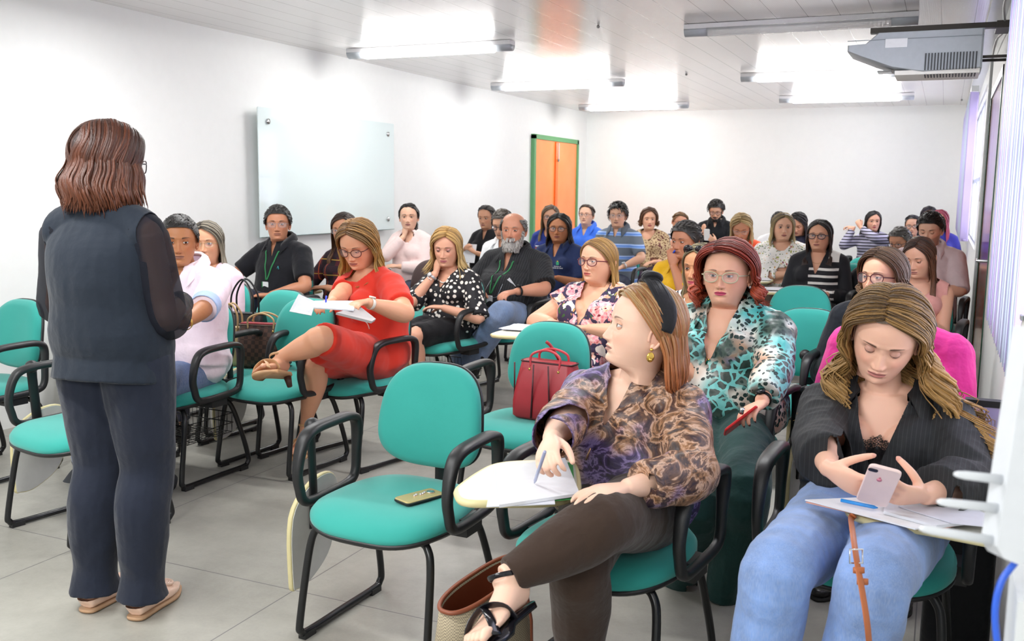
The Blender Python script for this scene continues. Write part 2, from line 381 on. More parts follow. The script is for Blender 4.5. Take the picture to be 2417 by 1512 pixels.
# vertical blinds
t = NT('blind_fabric'); t.set(Roughness=.6, Base_Color=(*lin('cfe2df'), 1)); tr = t.n('ShaderNodeBsdfTranslucent'); tr.inputs[0].default_value = (.86, .82, .98, 1)
mx = t.n('ShaderNodeMixShader', i_0=.45); t.l(t.b.outputs[0], mx.inputs[1]); t.l(tr.outputs[0], mx.inputs[2]); t.l(mx.outputs[0], t.out.inputs[0]); BLD = t.m
BLD_LIT = BLD.copy(); BLD_LIT.node_tree.nodes['Principled BSDF'].inputs['Base Color'].default_value = (*lin('cfc2ea'), 1)  # lilac daylight in the gaps, painted as the colour of every third slat
def blinds(y0, y1, n, zb, lab, ang, x0):
    r = empty('vertical_blind', (x0, (y0+y1)/2, 0)); tag(r, lab, 'blind')
    G().box((-.03, -(y1-y0)/2, 2.36), (.03, (y1-y0)/2, 2.41)).build('headrail', plain('headrail_white', 'e7ecec', .4), r, False)
    M = rz(ang)
    for k in range(n):
        yy = -(y1-y0)/2+.05+k*(y1-y0-.1)/(n-1)
        g = G(); th = np.linspace(-1, 1, 7); a = ang+.05*sin(k*2.3)
        front = [np.array([u*.045, .006*(1-u*u), 0])@rz(a).T for u in th]; bk = [np.array([u*.045, .006*(1-u*u)+.0012, 0])@rz(a).T for u in th][::-1]
        ring = np.array(front+bk)+(0, yy, 0)
        g.loft([ring+(0, 0, zz) for zz in (zb, 2.36)]); g.box((-.02, yy-.006, zb-.0), (.02, yy+.006, zb+.02)); g.build('blind_slat', BLD if k % 3 else BLD_LIT, r)
    return r
blinds(3.05, 4.85, 20, .90, 'pale green vertical blind with painted lilac glow on the right wall nearest the camera', radians(62), XR-.045)
blinds(9.7, 13.3, 30, 1.02, 'pale green vertical blind on the right wall near the back', radians(35), XR-.09)
# light switch and conduit
p = atX(2333, 395, XR-.005)
tag(G().box((-.012, -.04, -.06), (.0, .04, .06)).build('light_switch', plain('switch_white', 'e9ebeb', .4)), 'white switch plate on the right wall between the door and the far blind', 'switch').location = (XR, 8.9, 1.45)
tag(G().box((-.02, -.015, 0), (0, .015, 2.5)).build('cable_conduit', plain('conduit', 'd7dbdc', .4)), 'pale vertical cable conduit on the right wall next to the door', 'conduit').location = (XR, 8.45, 0)
p = (XR-.036, 2.78, 1.10)
g = G(); g.ball((0, 0, 0), (.034, .055, .085), 20, 14); o = g.build('soap_dispenser', plain('dispenser_white', 'e8ecec', .25)); o.location = p; tag(o, 'rounded white dispenser on the right wall below the near blind', 'dispenser')
G().box((-.036, -.02, .03), (-.031, .02, .042)).build('grille', plain('grille_grey', '9aa0a4', .4), o, False)
# ---------------------------------------------------------------- people
from mathutils import noise as mnoise
def attr_mat(name, rough, sss=0., spec=.5, bs=0., bstr=0., stretch=None):
    t = NT(name); a = t.n('ShaderNodeAttribute', attribute_name='Col'); t.color(a.outputs['Color'])
    t.set(Roughness=rough, Specular_IOR_Level=spec)
    if sss: t.set(Subsurface_Weight=sss, Subsurface_Scale=.01, Subsurface_Radius=(1, .35, .2))
    if bs: t.bump(t.noise(t.coord(stretch or 1.), bs, 3), bstr, .002)
    return t.m
SKIN = attr_mat('skin', .46, .12, .4, 180, .12)
HAIR = attr_mat('hair_strands', .36, 0, .45, 330, .9, (1, 1, .07))
def lerp(a, b, t): return a+(b-a)*t
def nrm(v): v = np.asarray(v, float); return v/(np.linalg.norm(v)+1e-12)
def rgb(h): return np.array(lin(h))

HT = np.array([  # z, half width, front, back, exponent
 (-.150, .050, .014, .062, 2.0), (-.134, .050, .020, .062, 2.0), (-.122, .0505, .036, .062, 2.0), (-.113, .0500, .066, .064, 1.9), (-.106, .0510, .081, .065, 1.85), (-.098, .053, .0865, .066, 1.85), (-.085, .0570, .0885, .068, 1.9),
 (-.065, .0625, .0885, .071, 2.0), (-.045, .0670, .0885, .076, 2.1), (-.020, .0705, .0885, .086, 2.2), (0, .0725, .0870, .094, 2.3), (.02, .0745, .0915, .098, 2.3), (.04, .0760, .0900, .100, 2.2),
 (.06, .0745, .0855, .0985, 2.15), (.08, .0670, .0745, .090, 2.1), (.095, .0540, .0600, .076, 2.05), (.106, .0360, .0410, .053, 2), (.111, .0200, .023, .03, 2), (.113, .002, .002, .003, 2)])
def gs(x, s): return np.exp(-(x/s)**2)
def head(S):
    """head with face, ears and eyes. x = the person's left, y = backwards, z up, origin between the eyes on the skull axis"""
    q = S['q']; nc, nr = ((190, 150), (120, 96), (72, 60))[q]
    g = G(); zz = np.concatenate([np.linspace(-.150, -.104, nr//7), np.linspace(-.103, .03, int(nr*.62)), .03+.083*np.sin(np.linspace(.03, pi/2, int(nr*.25)))])
    T = np.stack([np.interp(zz, HT[:, 0], HT[:, k]) for k in range(5)], 1)
    for k in range(1, 4):
        ker = np.array([1, 2, 3, 2, 1.])/9; T[2:-2, k] = np.convolve(T[:, k], ker, 'valid')
    u = np.linspace(-1, 1, nc, endpoint=False); th = pi*(.42*u+.58*u**3)
    fat = S.get('face', 1.); Z = np.repeat(zz[:, None], nc, 1); sn, cs = np.sin(th), np.cos(th)
    p = 2/T[:, 4:5]; a = T[:, 1:2]*(1+(fat-1)*gs(zz+.028, .080)[:, None]*1.3)*(1+.05*gs(zz+.03, .07)[:, None]*S.get('fem', 1)); S['ax'] = float(np.interp(-.012, zz, a[:, 0])); X = a*np.sign(sn)*abs(sn)**p
    B = np.where(cs > 0, T[:, 2:3], T[:, 3:4]); F = B*np.sign(cs)*abs(cs)**p
    fr = np.clip(cs*2.2, 0, 1)[None, :]; ax = abs(X)
    old = S.get('age', .5)
    ns = S.get('nose', 1.)
    hz = np.interp(Z, [-.054, -.0485, -.043, -.036, -.028, -.015, 0, .014], [0, .006, .0185, .0225, .0185, .0115, .005, 0])*ns
    wz = np.interp(Z, [-.05, -.042, -.034, -.015, .01], [.012, .0125, .0105, .0078, .0085])
    D = hz*np.exp(-(ax/wz)**2.4)+.0065*gs(ax-.0135, .0048)*gs(Z+.0405, .0062)
    D += -.0105*gs(ax-.031, .0165)*gs(Z-.001, .0115)+.0030*gs(ax-.030, .018)*gs(Z-.0215, .0065)
    D += .0045*fat*gs(ax-.038, .017)*gs(Z+.032, .016)+.0045*gs(ax, .027)*gs(Z+.064, .017)
    D += -.0022*old*gs((ax-.0245-(-.052-Z)*.45), .0035)*gs(Z+.055, .014)
    D += -.0020*old*gs(ax-.026, .013)*gs(Z+.0165-.002*np.cos(ax*60), .0028)
    D += .0035*old*(fat-.8)*gs(ax-.040, .012)*gs(Z+.088, .011)
    m = np.clip(1-(X/.0245)**2, 0, 1)**.7
    D += .0036*gs(Z+.0602, .0034)*m+.0046*gs(Z+.0706, .0042)*m-.0036*gs(Z+.0655, .0014)*np.clip(1-(X/.027)**2, 0, 1)
    D += -.0035*gs(Z+.0810, .0050)*gs(X, .02)+.0050*gs(Z+.0955, .010)*gs(X, .015)
    F = F+D*fr
    V = np.stack([X, -F, Z], -1)
    # colours
    sk = np.minimum(rgb(S['skin'])*1.14, .86); lc = rgb(S.get('lips', 'b8706a')); bc = rgb(S.get('brow', '3a2a22'))
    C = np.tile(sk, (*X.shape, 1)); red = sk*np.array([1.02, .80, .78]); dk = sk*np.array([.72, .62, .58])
    def mixc(C, col, mk): return C*(1-mk[..., None])+col*mk[..., None]
    fm = (cs > .2)[None, :]*1.
    C = mixc(C, red, (.55*gs(ax-.042, .02)*gs(Z+.030, .018)+.35*gs(ax, .012)*gs(Z+.038, .012))*fm)
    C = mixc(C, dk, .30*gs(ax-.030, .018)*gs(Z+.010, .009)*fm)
    mk = S.get('shadow'); 
    if mk: C = mixc(C, rgb(mk), .55*gs(ax-.033, .014)*gs(Z-.010, .007)*fm)
    top, bot = -.0655+.0088*m*(1-.18*gs(X, .004)), -.0655-.0098*m
    lm = np.clip((top-Z)/.0012, 0, 1)*np.clip((Z-bot)/.0012, 0, 1)*np.clip((.0245-ax)/.003, 0, 1)*fm
    C = mixc(C, lc, .92*lm); C = mixc(C, lc*.28, .85*gs(Z+.0655, .0011)*np.clip((.025-ax)/.004, 0, 1)*fm)
    C = mixc(C, dk*.35, .85*gs(ax-.0068, .0030)*gs(Z+.0490, .0022)*fm)  # shade inside the nostrils, painted dark into the skin colour
    bw = S.get('browt', 1.); bz = .0195+.0048*(1-((ax-.036)/.024)**2)+(.001 if S.get('fem') else -.001)
    bt = .0026*bw*np.clip((.056-ax)/.03, .25, 1)*np.clip((ax-.009)/.006, 0, 1)
    C = mixc(C, bc, S.get('browa', .85)*np.clip(1.6-abs(Z-bz)/(bt+1e-5), 0, 1)*np.clip((ax-.0145)/.004, 0, 1)*np.clip((.054-ax)/.004, 0, 1)*fm)
    if S.get('stubble'):
        st_ = np.clip((-.040-Z+.5*np.clip(ax-.03, 0, 1))/.012, 0, 1)*np.clip((Z+.125)/.01, 0, 1)*(cs > -.15)[None, :]
        st_ = st_*(1-lm)*np.clip(1-.8*gs(ax, .016)*gs(Z+.052, .004), 0, 1)
        C = mixc(C, rgb(S['stubble'][0]), S['stubble'][1]*st_)
    R = len(zz); f = []
    for i in range(R-1):
        for j in range(nc): k = (j+1) % nc; f.append((i*nc+j, i*nc+k, (i+1)*nc+k, (i+1)*nc+j))
    f.append(tuple(range(nc-1, -1, -1))); f.append(tuple(range((R-1)*nc, R*nc)))
    g.add(V.reshape(-1, 3), f, C.reshape(-1, 3))
    # ears
    n = (14, 10, 6)[q]
    for s in (-1, 1):
        A = rz(-s*radians(22))@rx(radians(-12)); o = np.array([s*(S['ax']+.0025), .012, -.012])
        th = np.linspace(radians(-100), radians(215), 2*n)
        pts = np.stack([s*.004+0*th, .0165*np.cos(th)*(1+.1*np.sin(th)), .030*np.sin(th)], 1)
        g.tube(pts@A.T+o, .0042, 8, c=sk*np.array([1, .9, .88]))
        g.ball(o, (.0050, .0155, .028), 2*n, n, c=sk*np.array([.85, .70, .66]), M=A)
        g.ball(o+np.array([s*.001, .0-.004, -.025]), (.005, .008, .009), 10, 8, c=sk*np.array([1, .9, .88]), M=A)
    # eyes: eyeball, iris, lids
    go = S.get('open', 1.); gx, gz = S.get('gaze', (0, 0)); ic = rgb(S.get('iris', '3b2315'))
    for s in (-1, 1):
        c0 = np.array([s*.0310, -.0726, .0005]); d = nrm((sin(radians(gx)), -cos(radians(gx)), sin(radians(gz))))
        a1 = nrm(np.cross(d, (0, 0, 1))); a2 = np.cross(a1, d); rings = []; cols = []
        for an, cc in ((3, 0), (11, 0), (12.5, 1), (26, 1), (28, 2), (30, 3), (45, 3), (60, 3), (80, 3), (110, 3)):
            t_ = np.linspace(0, 2*pi, (24, 16, 10)[q], endpoint=False); r = .0124+(.0005 if an < 28 else 0)
            rings.append(c0+r*(cos(radians(an))*d+sin(radians(an))*(np.outer(np.cos(t_), a1)+np.outer(np.sin(t_), a2))))
            cols.append(((.006,)*3, ic, ic*.35, (.70, .66, .64))[cc])
        g.loft(rings, True, False, np.array(cols))
        for up in (1, -1):
            na, ne = (26, 10) if q == 0 else (14, 6); az = np.radians(np.linspace(-78, 78, na)); w = np.clip(np.cos(az*90/80), 0, 1)**.75
            ed = (lerp(-17, 19, go) if up > 0 else -17-4*(1-go))*w+2*np.sin(az*s)*1.2
            rings = []; cols = []
            for k in range(ne):
                e = np.radians(ed+(up*72-ed)*(k/(ne-1))**1.3); r = .0139 if k else .0134
                if k == 1: r = .0143 if up > 0 else .0139
                rings.append(c0+r*np.stack([np.cos(e)*np.sin(az), -np.cos(e)*np.cos(az), np.sin(e)], 1))
                base = sk*np.array([.88, .76, .72]) if not mk else lerp(sk*np.array([.9, .78, .75]), rgb(mk), .5)
                if k == 0: cc = (base*.12 if (up > 0 and S.get('fem', 1)) else base*.45)
                elif k == 1: cc = base*(.30 if (up > 0 and S.get('fem', 1)) else .8)
                else: cc = base
                cols.append(cc)
            P = np.concatenate(rings); f = [(i*na+j, i*na+j+1, (i+1)*na+j+1, (i+1)*na+j) for i in range(ne-1) for j in range(na-1)]
            if up < 0: f = [x[::-1] for x in f]
            g.add(P, f, np.repeat(np.array(cols), na, 0))
    return g

SKC, SKR = np.array([0, .006, .022]), np.array([.0765, .0960, .0915])
def skull(d, off): return SKC+nrm(d)*(SKR+off) if np.ndim(d) == 1 else SKC+d/np.linalg.norm(d, axis=1)[:, None]*(SKR+off)
def hairshell(off, c, hl, q, rng, bump=0., bald=0., kx=1.):
    n, m = ((90, 60), (56, 38), (36, 24))[q]; g = G(); rings = []
    for i in range(m+1):
        ph = -pi/2+pi*i/m; th = np.linspace(0, 2*pi, n, endpoint=False)
        d = np.stack([max(cos(ph), .001)*np.cos(th), max(cos(ph), .001)*np.sin(th), np.full(n, sin(ph))], 1)
        p = (SKC+d*(SKR+off))*(kx, 1, 1)
        if bump: p = p+d*np.array([abs(bump)*abs(mnoise.noise(Vector(x*38))) for x in p])[:, None]
        rings.append(p)
    g.loft(rings, True, False, c)
    az = hl[0]; hz = hl[1]
    def fn(v):
        a = np.degrees(np.arctan2(abs(v[:, 0]), -(v[:, 1]-.0))); d = (v[:, 2]-np.interp(a, az, hz))
        if bald: d = np.minimum(d, bald-v[:, 2]+.0)
        return d
    return cut(g, fn)
HLF = ([0, 30, 50, 66, 80, 100, 125, 180], [.094, .086, .064, .022, -.012, -.035, -.062, -.075])
HLM = ([0, 28, 42, 58, 70, 84, 96, 125, 180], [.074, .070, .060, .030, .012, -.018, .002, -.045, -.062])
def strand(g, P, r, c0, c1, q, flat=.42):
    P = np.asarray(P); k = len(P); t = np.linspace(0, 1, k); rad = r*np.clip(np.minimum(1, (1.03-t)*5), .15, 1)*np.clip(.7+t*3, 0, 1)
    cc = c0+(c1-c0)*t[:, None]
    out = nrm(P[k//2]*np.array([1, 1, 0])+1e-4)
    side = nrm(np.cross(out, (0, 0, 1)))
    g.tube(P, np.stack([rad, rad*flat], 1), (8, 6, 5)[q], side=side, c=np.array(cc), caps=True)
def hair(S, rng, X):
    X0, hl_ = X; kx = max(1., (S['ax']-.072)/.0765*.75+1) if S['hair']['st'] == 'long' else max(1., (S['ax']-.073)/.0765*.6+1); KX = np.array([kx, 1, 1]); H = S['hair']; q = S['q']; g = G(); st = H['st']; c0 = rgb(H['c'][0]); c1 = rgb(H['c'][-1]); N = int(H.get('n', 260)*(2.3, 1., .4)[q]); rr = H.get('r', .0062)*(.85, 1.25, 1.9)[q]
    if st in ('short', 'curlyshort', 'fringe'):
        off = max(.011, H.get('off', .008))
        hl = H.get('hl', HLM)
        g.join(hairshell(off, c0*.8, hl, q, rng, H.get('bump', .006), H.get('bald', 0.), kx))
        n = int(900*(1, .5, .25)[q]); az_, hz_ = hl
        for _ in range(n):
            a = rng.uniform(-180, 180); el = rng.uniform(-40, 90) if st != 'fringe' else rng.uniform(-40, 25)
            d = np.array([sin(radians(a))*cos(radians(el)), -cos(radians(a))*cos(radians(el)), sin(radians(el))]); p = SKC+d*(SKR+off*.7)
            if p[2] < np.interp(abs(a), az_, hz_)+.006: continue
            if H.get('bald') and p[2] > H['bald']: continue
            L = H.get('l', .03)*rng.uniform(.7, 1.2); cb = np.array(H.get('comb', (.3, .6, -.2)), float)*np.array([1 if not H.get('sym') else np.sign(d[0]), 1, 1])
            tdir = nrm(cb-d*(cb@d)+rng.normal(0, .25, 3)); P = []
            for k in range(5):
                s = k/4; x = p+tdir*L*s
                dd = nrm((x-SKC)/SKR); lift = H.get('lift', .004)*sin(s*pi*.8)+.001
                if st == 'curlyshort': x = x+.006*np.array([sin(s*9+a), cos(s*9+a), sin(s*7)])
                P.append((SKC+dd*(SKR+off+lift))*KX)
            cc = c0+(c1-c0)*rng.uniform(0, 1); cc = cc*rng.uniform(.7, 1.25)
            strand(g, P, rr*.5, cc*.85, cc, q)
        return g.xf(lambda v: (v*np.where(np.abs(v[:, :1]) < 9, KX, 1))@X0.T+hl_) if False else g.xf(lambda v: v@X0.T+hl_)
    vol = H.get('vol', .016); part = H.get('part', .02); L = H['len']; wa = H.get('wave', .004); wf = H.get('wf', 9.); azmin = H.get('az', 62)
    g.join(hairshell(vol*.7, c0*.95, H.get('hl', HLF), q, rng, kx=kx).xf(lambda v: v@X0.T+hl_))
    tie = H.get('tie')
    for i in range(N):
        s = -1 if rng.random() < .5-part*4 else 1; u = rng.random()**.85; lay = rng.random()
        az = lerp(azmin, 180, u)+(rng.normal(0, 5) if u > .12 else 0) if not tie else lerp(70, 180, u)
        f0 = lerp(.085, -.06, np.clip(u*1.15+rng.normal(0, .06), 0, 1)); d0 = nrm(np.array([part-s*(.004*rng.random()-.001), -f0, .085-.25*max(0, f0-.06)])/SKR)
        el = lerp(-22, -8, rng.random())
        d1 = np.array([s*sin(radians(az))*cos(radians(el)), -cos(radians(az))*cos(radians(el)), sin(radians(el))])
        P = []; offs = vol*(.55+.55*lay); k1 = (14, 9, 6)[q]
        if tie is not None: d1 = nrm((np.array(tie)-SKC)/SKR)
        for k in range(k1):
            t = k/(k1-1); w = nrm(d0*(1-t)+d1*t+np.array([s*.9*H.get('puff', .35)*sin(pi*t)**2, 0, 0])*(.6 if tie is None else .2)) if tie is None else nrm(d0*(1-t)+d1*t+np.array([s*.8*max(0, sin(pi*t))*(.25+abs(lay)), 0, -.15*sin(pi*t)*u*0]))
            P.append(SKC+w*(SKR+offs*min(1, .7+1.2*t)))
        P = [(np.asarray(x)*KX)@X0.T+hl_ for x in P]
        if tie is None:
            p1h = (P[-1]-hl_)@X0/np.sum(X0[0]**2); p1 = P[-1]; oh = nrm([p1h[0], p1h[1], 0])@X0.T; out = nrm([oh[0], oh[1], 0]); ze = L*(1+rng.normal(0, .06))+H.get('lay', .03)*lay+H.get('frontlen', 0)*max(0, 1-u*2.5)
            Ln = max(.03, p1h[2]-ze); k2 = (14, 10, 7)[q] if L < -.15 else (9, 7, 5)[q]; phs = rng.uniform(0, .9)+u*4+H.get('ph', 0)
            tn = np.cross(out, (0, 0, 1.)); fl = H.get('flare', .01); curl = H.get('curl', 0.)
            sp = H.get('sweepl', H.get('sweep', (0, 0))) if s > 0 else H.get('sweep', (0, 0)); v0 = nrm(P[-1]-P[-2])
            for k in range(1, k2+1):
                t = k/k2; dn = p1+np.array([0, 0, -1.])*Ln*t+(v0-np.array([0, 0, -1.]))*Ln*.22*(1-(1-t)**2)
                x = dn+out*(fl*sin(t*pi*.6)-H.get('inn', .0)*t*t)+np.array([sp[0]*t*t, sp[1]*t*t, 0]); z = x[2]
                x = x+(out*sin(wf*t+phs)+tn*cos(wf*t*.9+phs))*wa*t**.6*(1+lay)
                if curl: x = x+out*(-curl)*max(0, (t-.6)/.4)**2+np.array([0, 0, curl*.7])*max(0, (t-.75)/.25)**2
                if H.get('flip'): x = x+out*H['flip']*max(0, (t-.6)/.4)**2
                sh = S.get('zsh', -9)                                  # lie over the shoulders
                if z < sh:
                    b = min(1, (sh-z)/.06); sgn = -1 if (az < H.get('frontaz', 95)) != (H.get('fs', 0)*s > 0) else 1; yy = S['ysh']
                    x[1] = lerp(x[1], (max(x[1], yy+.085) if sgn > 0 else min(x[1], yy-.10-.02*S.get('bust', 0)*min(1, (sh-z)/.12))), b)
                P.append(x)
        sh_ = rng.uniform(.72, 1.25); mid = H['c'][1] if len(H['c']) > 2 else None
        ca = (rgb(mid) if (mid and rng.random() < .5) else c0)*sh_; cb = c1*sh_
        strand(g, P, rr*rng.uniform(.8, 1.25), ca, cb, q)
    if tie is not None:
        g2 = G(); tp = np.array(tie)
        if H.get('tail'):
            tl = H['tail']
            for i in range(N//3):
                e = np.array(tl)*rng.uniform(.8, 1.05)+rng.normal(0, .012, 3); a = rng.normal(0, .008, 3)
                P = [tp+a*.5]+[tp+e*t+a+np.array(H.get('tbow', (0, .03, 0)))*sin(pi*t)+np.array([sin(8*t+i), cos(8*t+i), 0])*wa*t for t in np.linspace(.15, 1, 8)]
                sh_ = rng.uniform(.75, 1.2); strand(g2, P, rr*.9, c0*sh_, c1*sh_, q)
        else:
            g2.ball(tie, (.03, .028, .03), 14, 10, c=c0*.8)
            for i in range(N//6):
                a = rng.uniform(0, 2*pi); th = np.linspace(0, 4, 8); P = np.stack([.027*np.cos(th+a), .012*np.sin(a*3)+0*th, .027*np.sin(th+a)], 1)+tp+(0, .012, 0); strand(g2, P, rr*.8, c0, c1, q)
        g.join(g2.xf(lambda v: v@X0.T+hl_))
    return g
def beard(S, rng, c, L=.03, full=1):
    q = S['q']; g = G(); n = int(1300*(1, .6, .3)[q]); c = rgb(c)
    for _ in range(n):
        a = rng.uniform(-82, 82); z = rng.uniform(-.108, -.048)
        if abs(a) < 62 and z > -.050-.0*abs(a): continue
        if abs(a) < 24 and -.0735 < z < -.058: continue
        if 24 < abs(a) < 70 and z > -.050-(.00055*(70-abs(a))): continue
        if abs(a) > 62: z = rng.uniform(-.10, .0)
        T = [np.interp(z, HT[:, 0], HT[:, k]) for k in (1, 2)]
        ar = radians(a); p = np.array([T[0]*sin(ar)*1.02, -(T[1]*cos(ar)+.006*gs(ar, .5)), z]); o = nrm([p[0], p[1], -.01])
        l = L*rng.uniform(.6, 1.1)*(.55 if abs(a) > 55 or z > -.06 else 1)
        P = [p+o*.0*t+(o*.45*min(1, t*1.5)+np.array([0, 0, -1])*t)*l for t in np.linspace(0, 1, 5)]
        sh = rng.uniform(.65, 1.15); strand(g, P, .0030*(1, 1.3, 1.9)[q], c*sh*.8, c*sh, q)
    return g

def hand(g, W, d, pn, right, curl, s=1., c=(1, 1, 1), spread=.10, thumb=None, fl=None):
    """hand: wrist W, pointing d, palm facing pn; curl in degrees per joint (one number or four)"""
    d = nrm(d); pn = nrm(pn-d*(d@np.asarray(pn, float))); rad = np.cross(d, pn)*(1 if right else -1)
    cu = [curl]*4 if np.isscalar(curl) else curl
    K = lambda a, b, e: W+(d*a+rad*b+pn*e)*s
    pts = [K(-.02, 0, 0), K(.0, 0, 0), K(.025, .0, 0), K(.055, .002, .0), K(.080, .003, .002), K(.090, .003, .004)]
    rd = [(.024, .017), (.024, .0165), (.032, .0155), (.038, .0145), (.038, .0115), (.034, .008)]
    g.tube(cr(np.concatenate([pts, np.array(rd)*s], 1), 12)[:, :3], cr(np.array(rd)*s, 12), 14, side=rad, pw=2.4, c=c)
    g.ball(K(.030, .022, .007), np.array([.016, .016, .014])*s, 10, 8, c=c)
    fin = ((.0285, .070, .0088), (.0095, .078, .0090), (-.0095, .072, .0086), (-.0275, .056, .0076))
    tips = []
    for i, (b, L, r) in enumerate(fin):
        p = K(.078-.004*(i == 3)-.002*(i == 0), b, .003); dd = nrm(d+rad*spread*(1.2-.8*i)); P = [K(.05, b*.85, .001), p]; an = radians(cu[i]*.55)
        for sg, kk in ((.46, 1), (.30, 1.15), (.24, .8)):
            v = dd*cos(an)+pn*sin(an); p = p+v*L*sg*s; P.append(p); an += radians(cu[i]*kk)
        R = np.array([r*1.02, r*1.08, r, r*.90, r*.72])*s; Q = cr(np.concatenate([P, R[:, None]], 1), 13); Q[-1, 3] *= .75
        g.tube(Q[:, :3], Q[:, 3], 10, side=rad, c=c); g.ball(Q[-1, :3], Q[-1, 3]*1.02, 8, 6, c=c); tips.append(P[-1])
    tc = 25 if thumb is None else thumb
    t0 = K(.014, .018, .006); a = radians(38); v1 = nrm(d*cos(a)+rad*sin(a)+pn*.35*(tc/25)); v2 = nrm(d*cos(a*.6)+rad*sin(a*.5)+pn*.5*(tc/25)); v3 = nrm(d*cos(a*.3)+rad*.12+pn*.55*(tc/25))
    P = [t0, t0+v1*.040*s, t0+(v1*.040+v2*.032)*s, t0+(v1*.040+v2*.032+v3*.026)*s]; R = np.array([.0135, .0115, .0098, .0078])*s
    Q = cr(np.concatenate([P, R[:, None]], 1), 12); g.tube(Q[:, :3], Q[:, 3], 10, side=pn, c=c); g.ball(Q[-1, :3], Q[-1, 3], 8, 6, c=c); tips.append(P[-1])
    return K(.075, 0, .02), tips
def ik(A, T, l1, l2, hint):
    A, T = np.array(A, float), np.array(T, float); v = T-A; L = np.linalg.norm(v); m = (l1+l2)*.995
    if L > m: T = A+v/L*m; v = T-A; L = m
    if L < abs(l1-l2)+.02: T = A+v/L*(abs(l1-l2)+.02); v = T-A; L = abs(l1-l2)+.02
    x = (l1*l1-l2*l2+L*L)/(2*L); h = sqrt(max(l1*l1-x*x, 0)); u = v/L; hn = np.asarray(hint, float); hn = nrm(hn-u*(hn@u))
    return A+u*x+hn*h, T
def foot(g, A, d, up, s=1., c=(1, 1, 1), toes=True, point=0.):
    """bare foot: ankle A, pointing d"""
    d = nrm(d); up = nrm(np.asarray(up, float)-d*(d@np.asarray(up, float))); sd = np.cross(d, up)
    K = lambda a, b, e: A+(d*a+sd*b+up*e)*s
    P = np.array([(-.048, 0, -.052, .020, .022), (-.038, 0, -.045, .030, .034), (.0, 0, -.038, .033, .040), (.045, 0, -.048, .036, .030), (.09, .0, -.060, .041, .021), (.125, 0, -.066, .045, .0155), (.150, 0, -.068, .044, .012)])
    Q = cr(P, 18); g.tube(np.array([K(a, b, e) for a, b, e in Q[:, :3]]), Q[:, 3:]*s, 16, side=sd, c=c)
    g.tube(np.array([K(0, 0, .006), K(-.002, 0, -.012), K(-.005, 0, -.032)]), np.array([.031, .034, .036])*s, 14, side=sd, c=c)
    if toes:
        for i, (b, l, r) in enumerate(((-.030, .048, .0125), (-.010, .042, .0095), (.006, .036, .0088), (.021, .030, .0082), (.034, .024, .0078))):
            b = -b*toes; g.tube(np.array([K(.14, b*.92, -.068), K(.150+l*.6, b*1.05, -.068), K(.145+l, b*1.08, -.074)]), np.array([r, r*1.05, r*.8])*s, 10, side=sd, c=c); g.ball(K(.145+l, b*1.08, -.074), r*.8*s, 8, 6, c=c)

TR = np.array([(-.16, .13, .09), (-.08, .165, .115), (0, .182, .130), (.2, .178, .135), (.40, .158, .122), (.60, .163, .124), (.80, .168, .116), (.93, .155, .094), (1.03, .120, .074), (1.11, .078, .062), (1.18, .060, .056)])
def torso(g, B, off, c=(1, 1, 1), t0=-.2, t1=1.2, neck=True):
    H = B['zs']-B['z0']; q = []
    for t, a, b in TR:
        if t < t0 or t > t1: continue
        fa = B['fat']; a = a*(1+(fa-1)*(1 if t < .9 else .4))*B['w']; bel = B['belly']*gs(np.array(t-.28), .28)
        b2 = b*(1+(fa-1)*(1 if t < .9 else .4))*B['w']
        y = lerp(B['y0'], B['ys'], t)+.02*sin(pi*np.clip(t, 0, 1)); q.append((lerp(B['x0'], B['xs'], t), y-bel*.6, B['z0']+H*t, a+off, b2+off+bel*.6))
    Q = cr(q, 30); g.tube(Q[:, :3], Q[:, 3:], 32, side=(1, 0, 0), pw=2.25, c=c, fix=True)
    if t1 < .5: return
    if B['bust']:
        for s in (-1, 1):
            t = .70; y = lerp(B['y0'], B['ys'], t)+.02; bs = B['bust']
            g.ball((B['xs']*.8+s*.078*B['w'], y-.092*B['fat']*B['w'], B['z0']+H*t), (.072*bs+off, .060*bs+off, .068*bs+off), 20, 14, c=c)
    if t1 < 1: return
    S = B['S']; nb = np.array([B['xs'], B['ys']+.005, B['zs']+.045])
    for s in (0, 1):
        e = S[s]; P = cr([(*nb, .050), (*lerp(nb, e, .45)+np.array([0, .004, .006]), .050), (*lerp(nb, e, .8)+np.array([0, 0, .008]), .052), (*(e+np.array([0, 0, -.004])), .056)], 10)
        g.tube(P[:, :3], P[:, 3]*B['w']+off, 16, c=c); g.ball(e, .056*B['aw']+off, 16, 12, c=c)
def armpath(B, i, n=30):
    S, E, W = B['S'][i], B['E'][i], B['W'][i]; aw = B['aw']
    P = [(*S, .053*aw), (*lerp(S, E, .35), .049*aw), (*lerp(S, E, .75), .042*aw), (*E, .0385*aw), (*lerp(E, W, .3), .0385*aw), (*lerp(E, W, .7), .030*(aw*.6+.4)), (*W, .0245)]
    return cr(P, n)        # index n*(u/2): 0 shoulder, n/2 elbow, n wrist
def legpath(B, i, n=34):
    Hh, K, A = B['H'][i], B['K'][i], B['A'][i]; fl = B['lw']
    P = [(*Hh, .092*fl), (*lerp(Hh, K, .3), .086*fl), (*lerp(Hh, K, .7), .068*fl), (*K, .056*fl), (*(lerp(K, A, .28)+B['cv']), .055*fl), (*(lerp(K, A, .55)+B['cv']*.6), .046*fl), (*lerp(K, A, .85), .034), (*A, .031)]
    return cr(P, n)
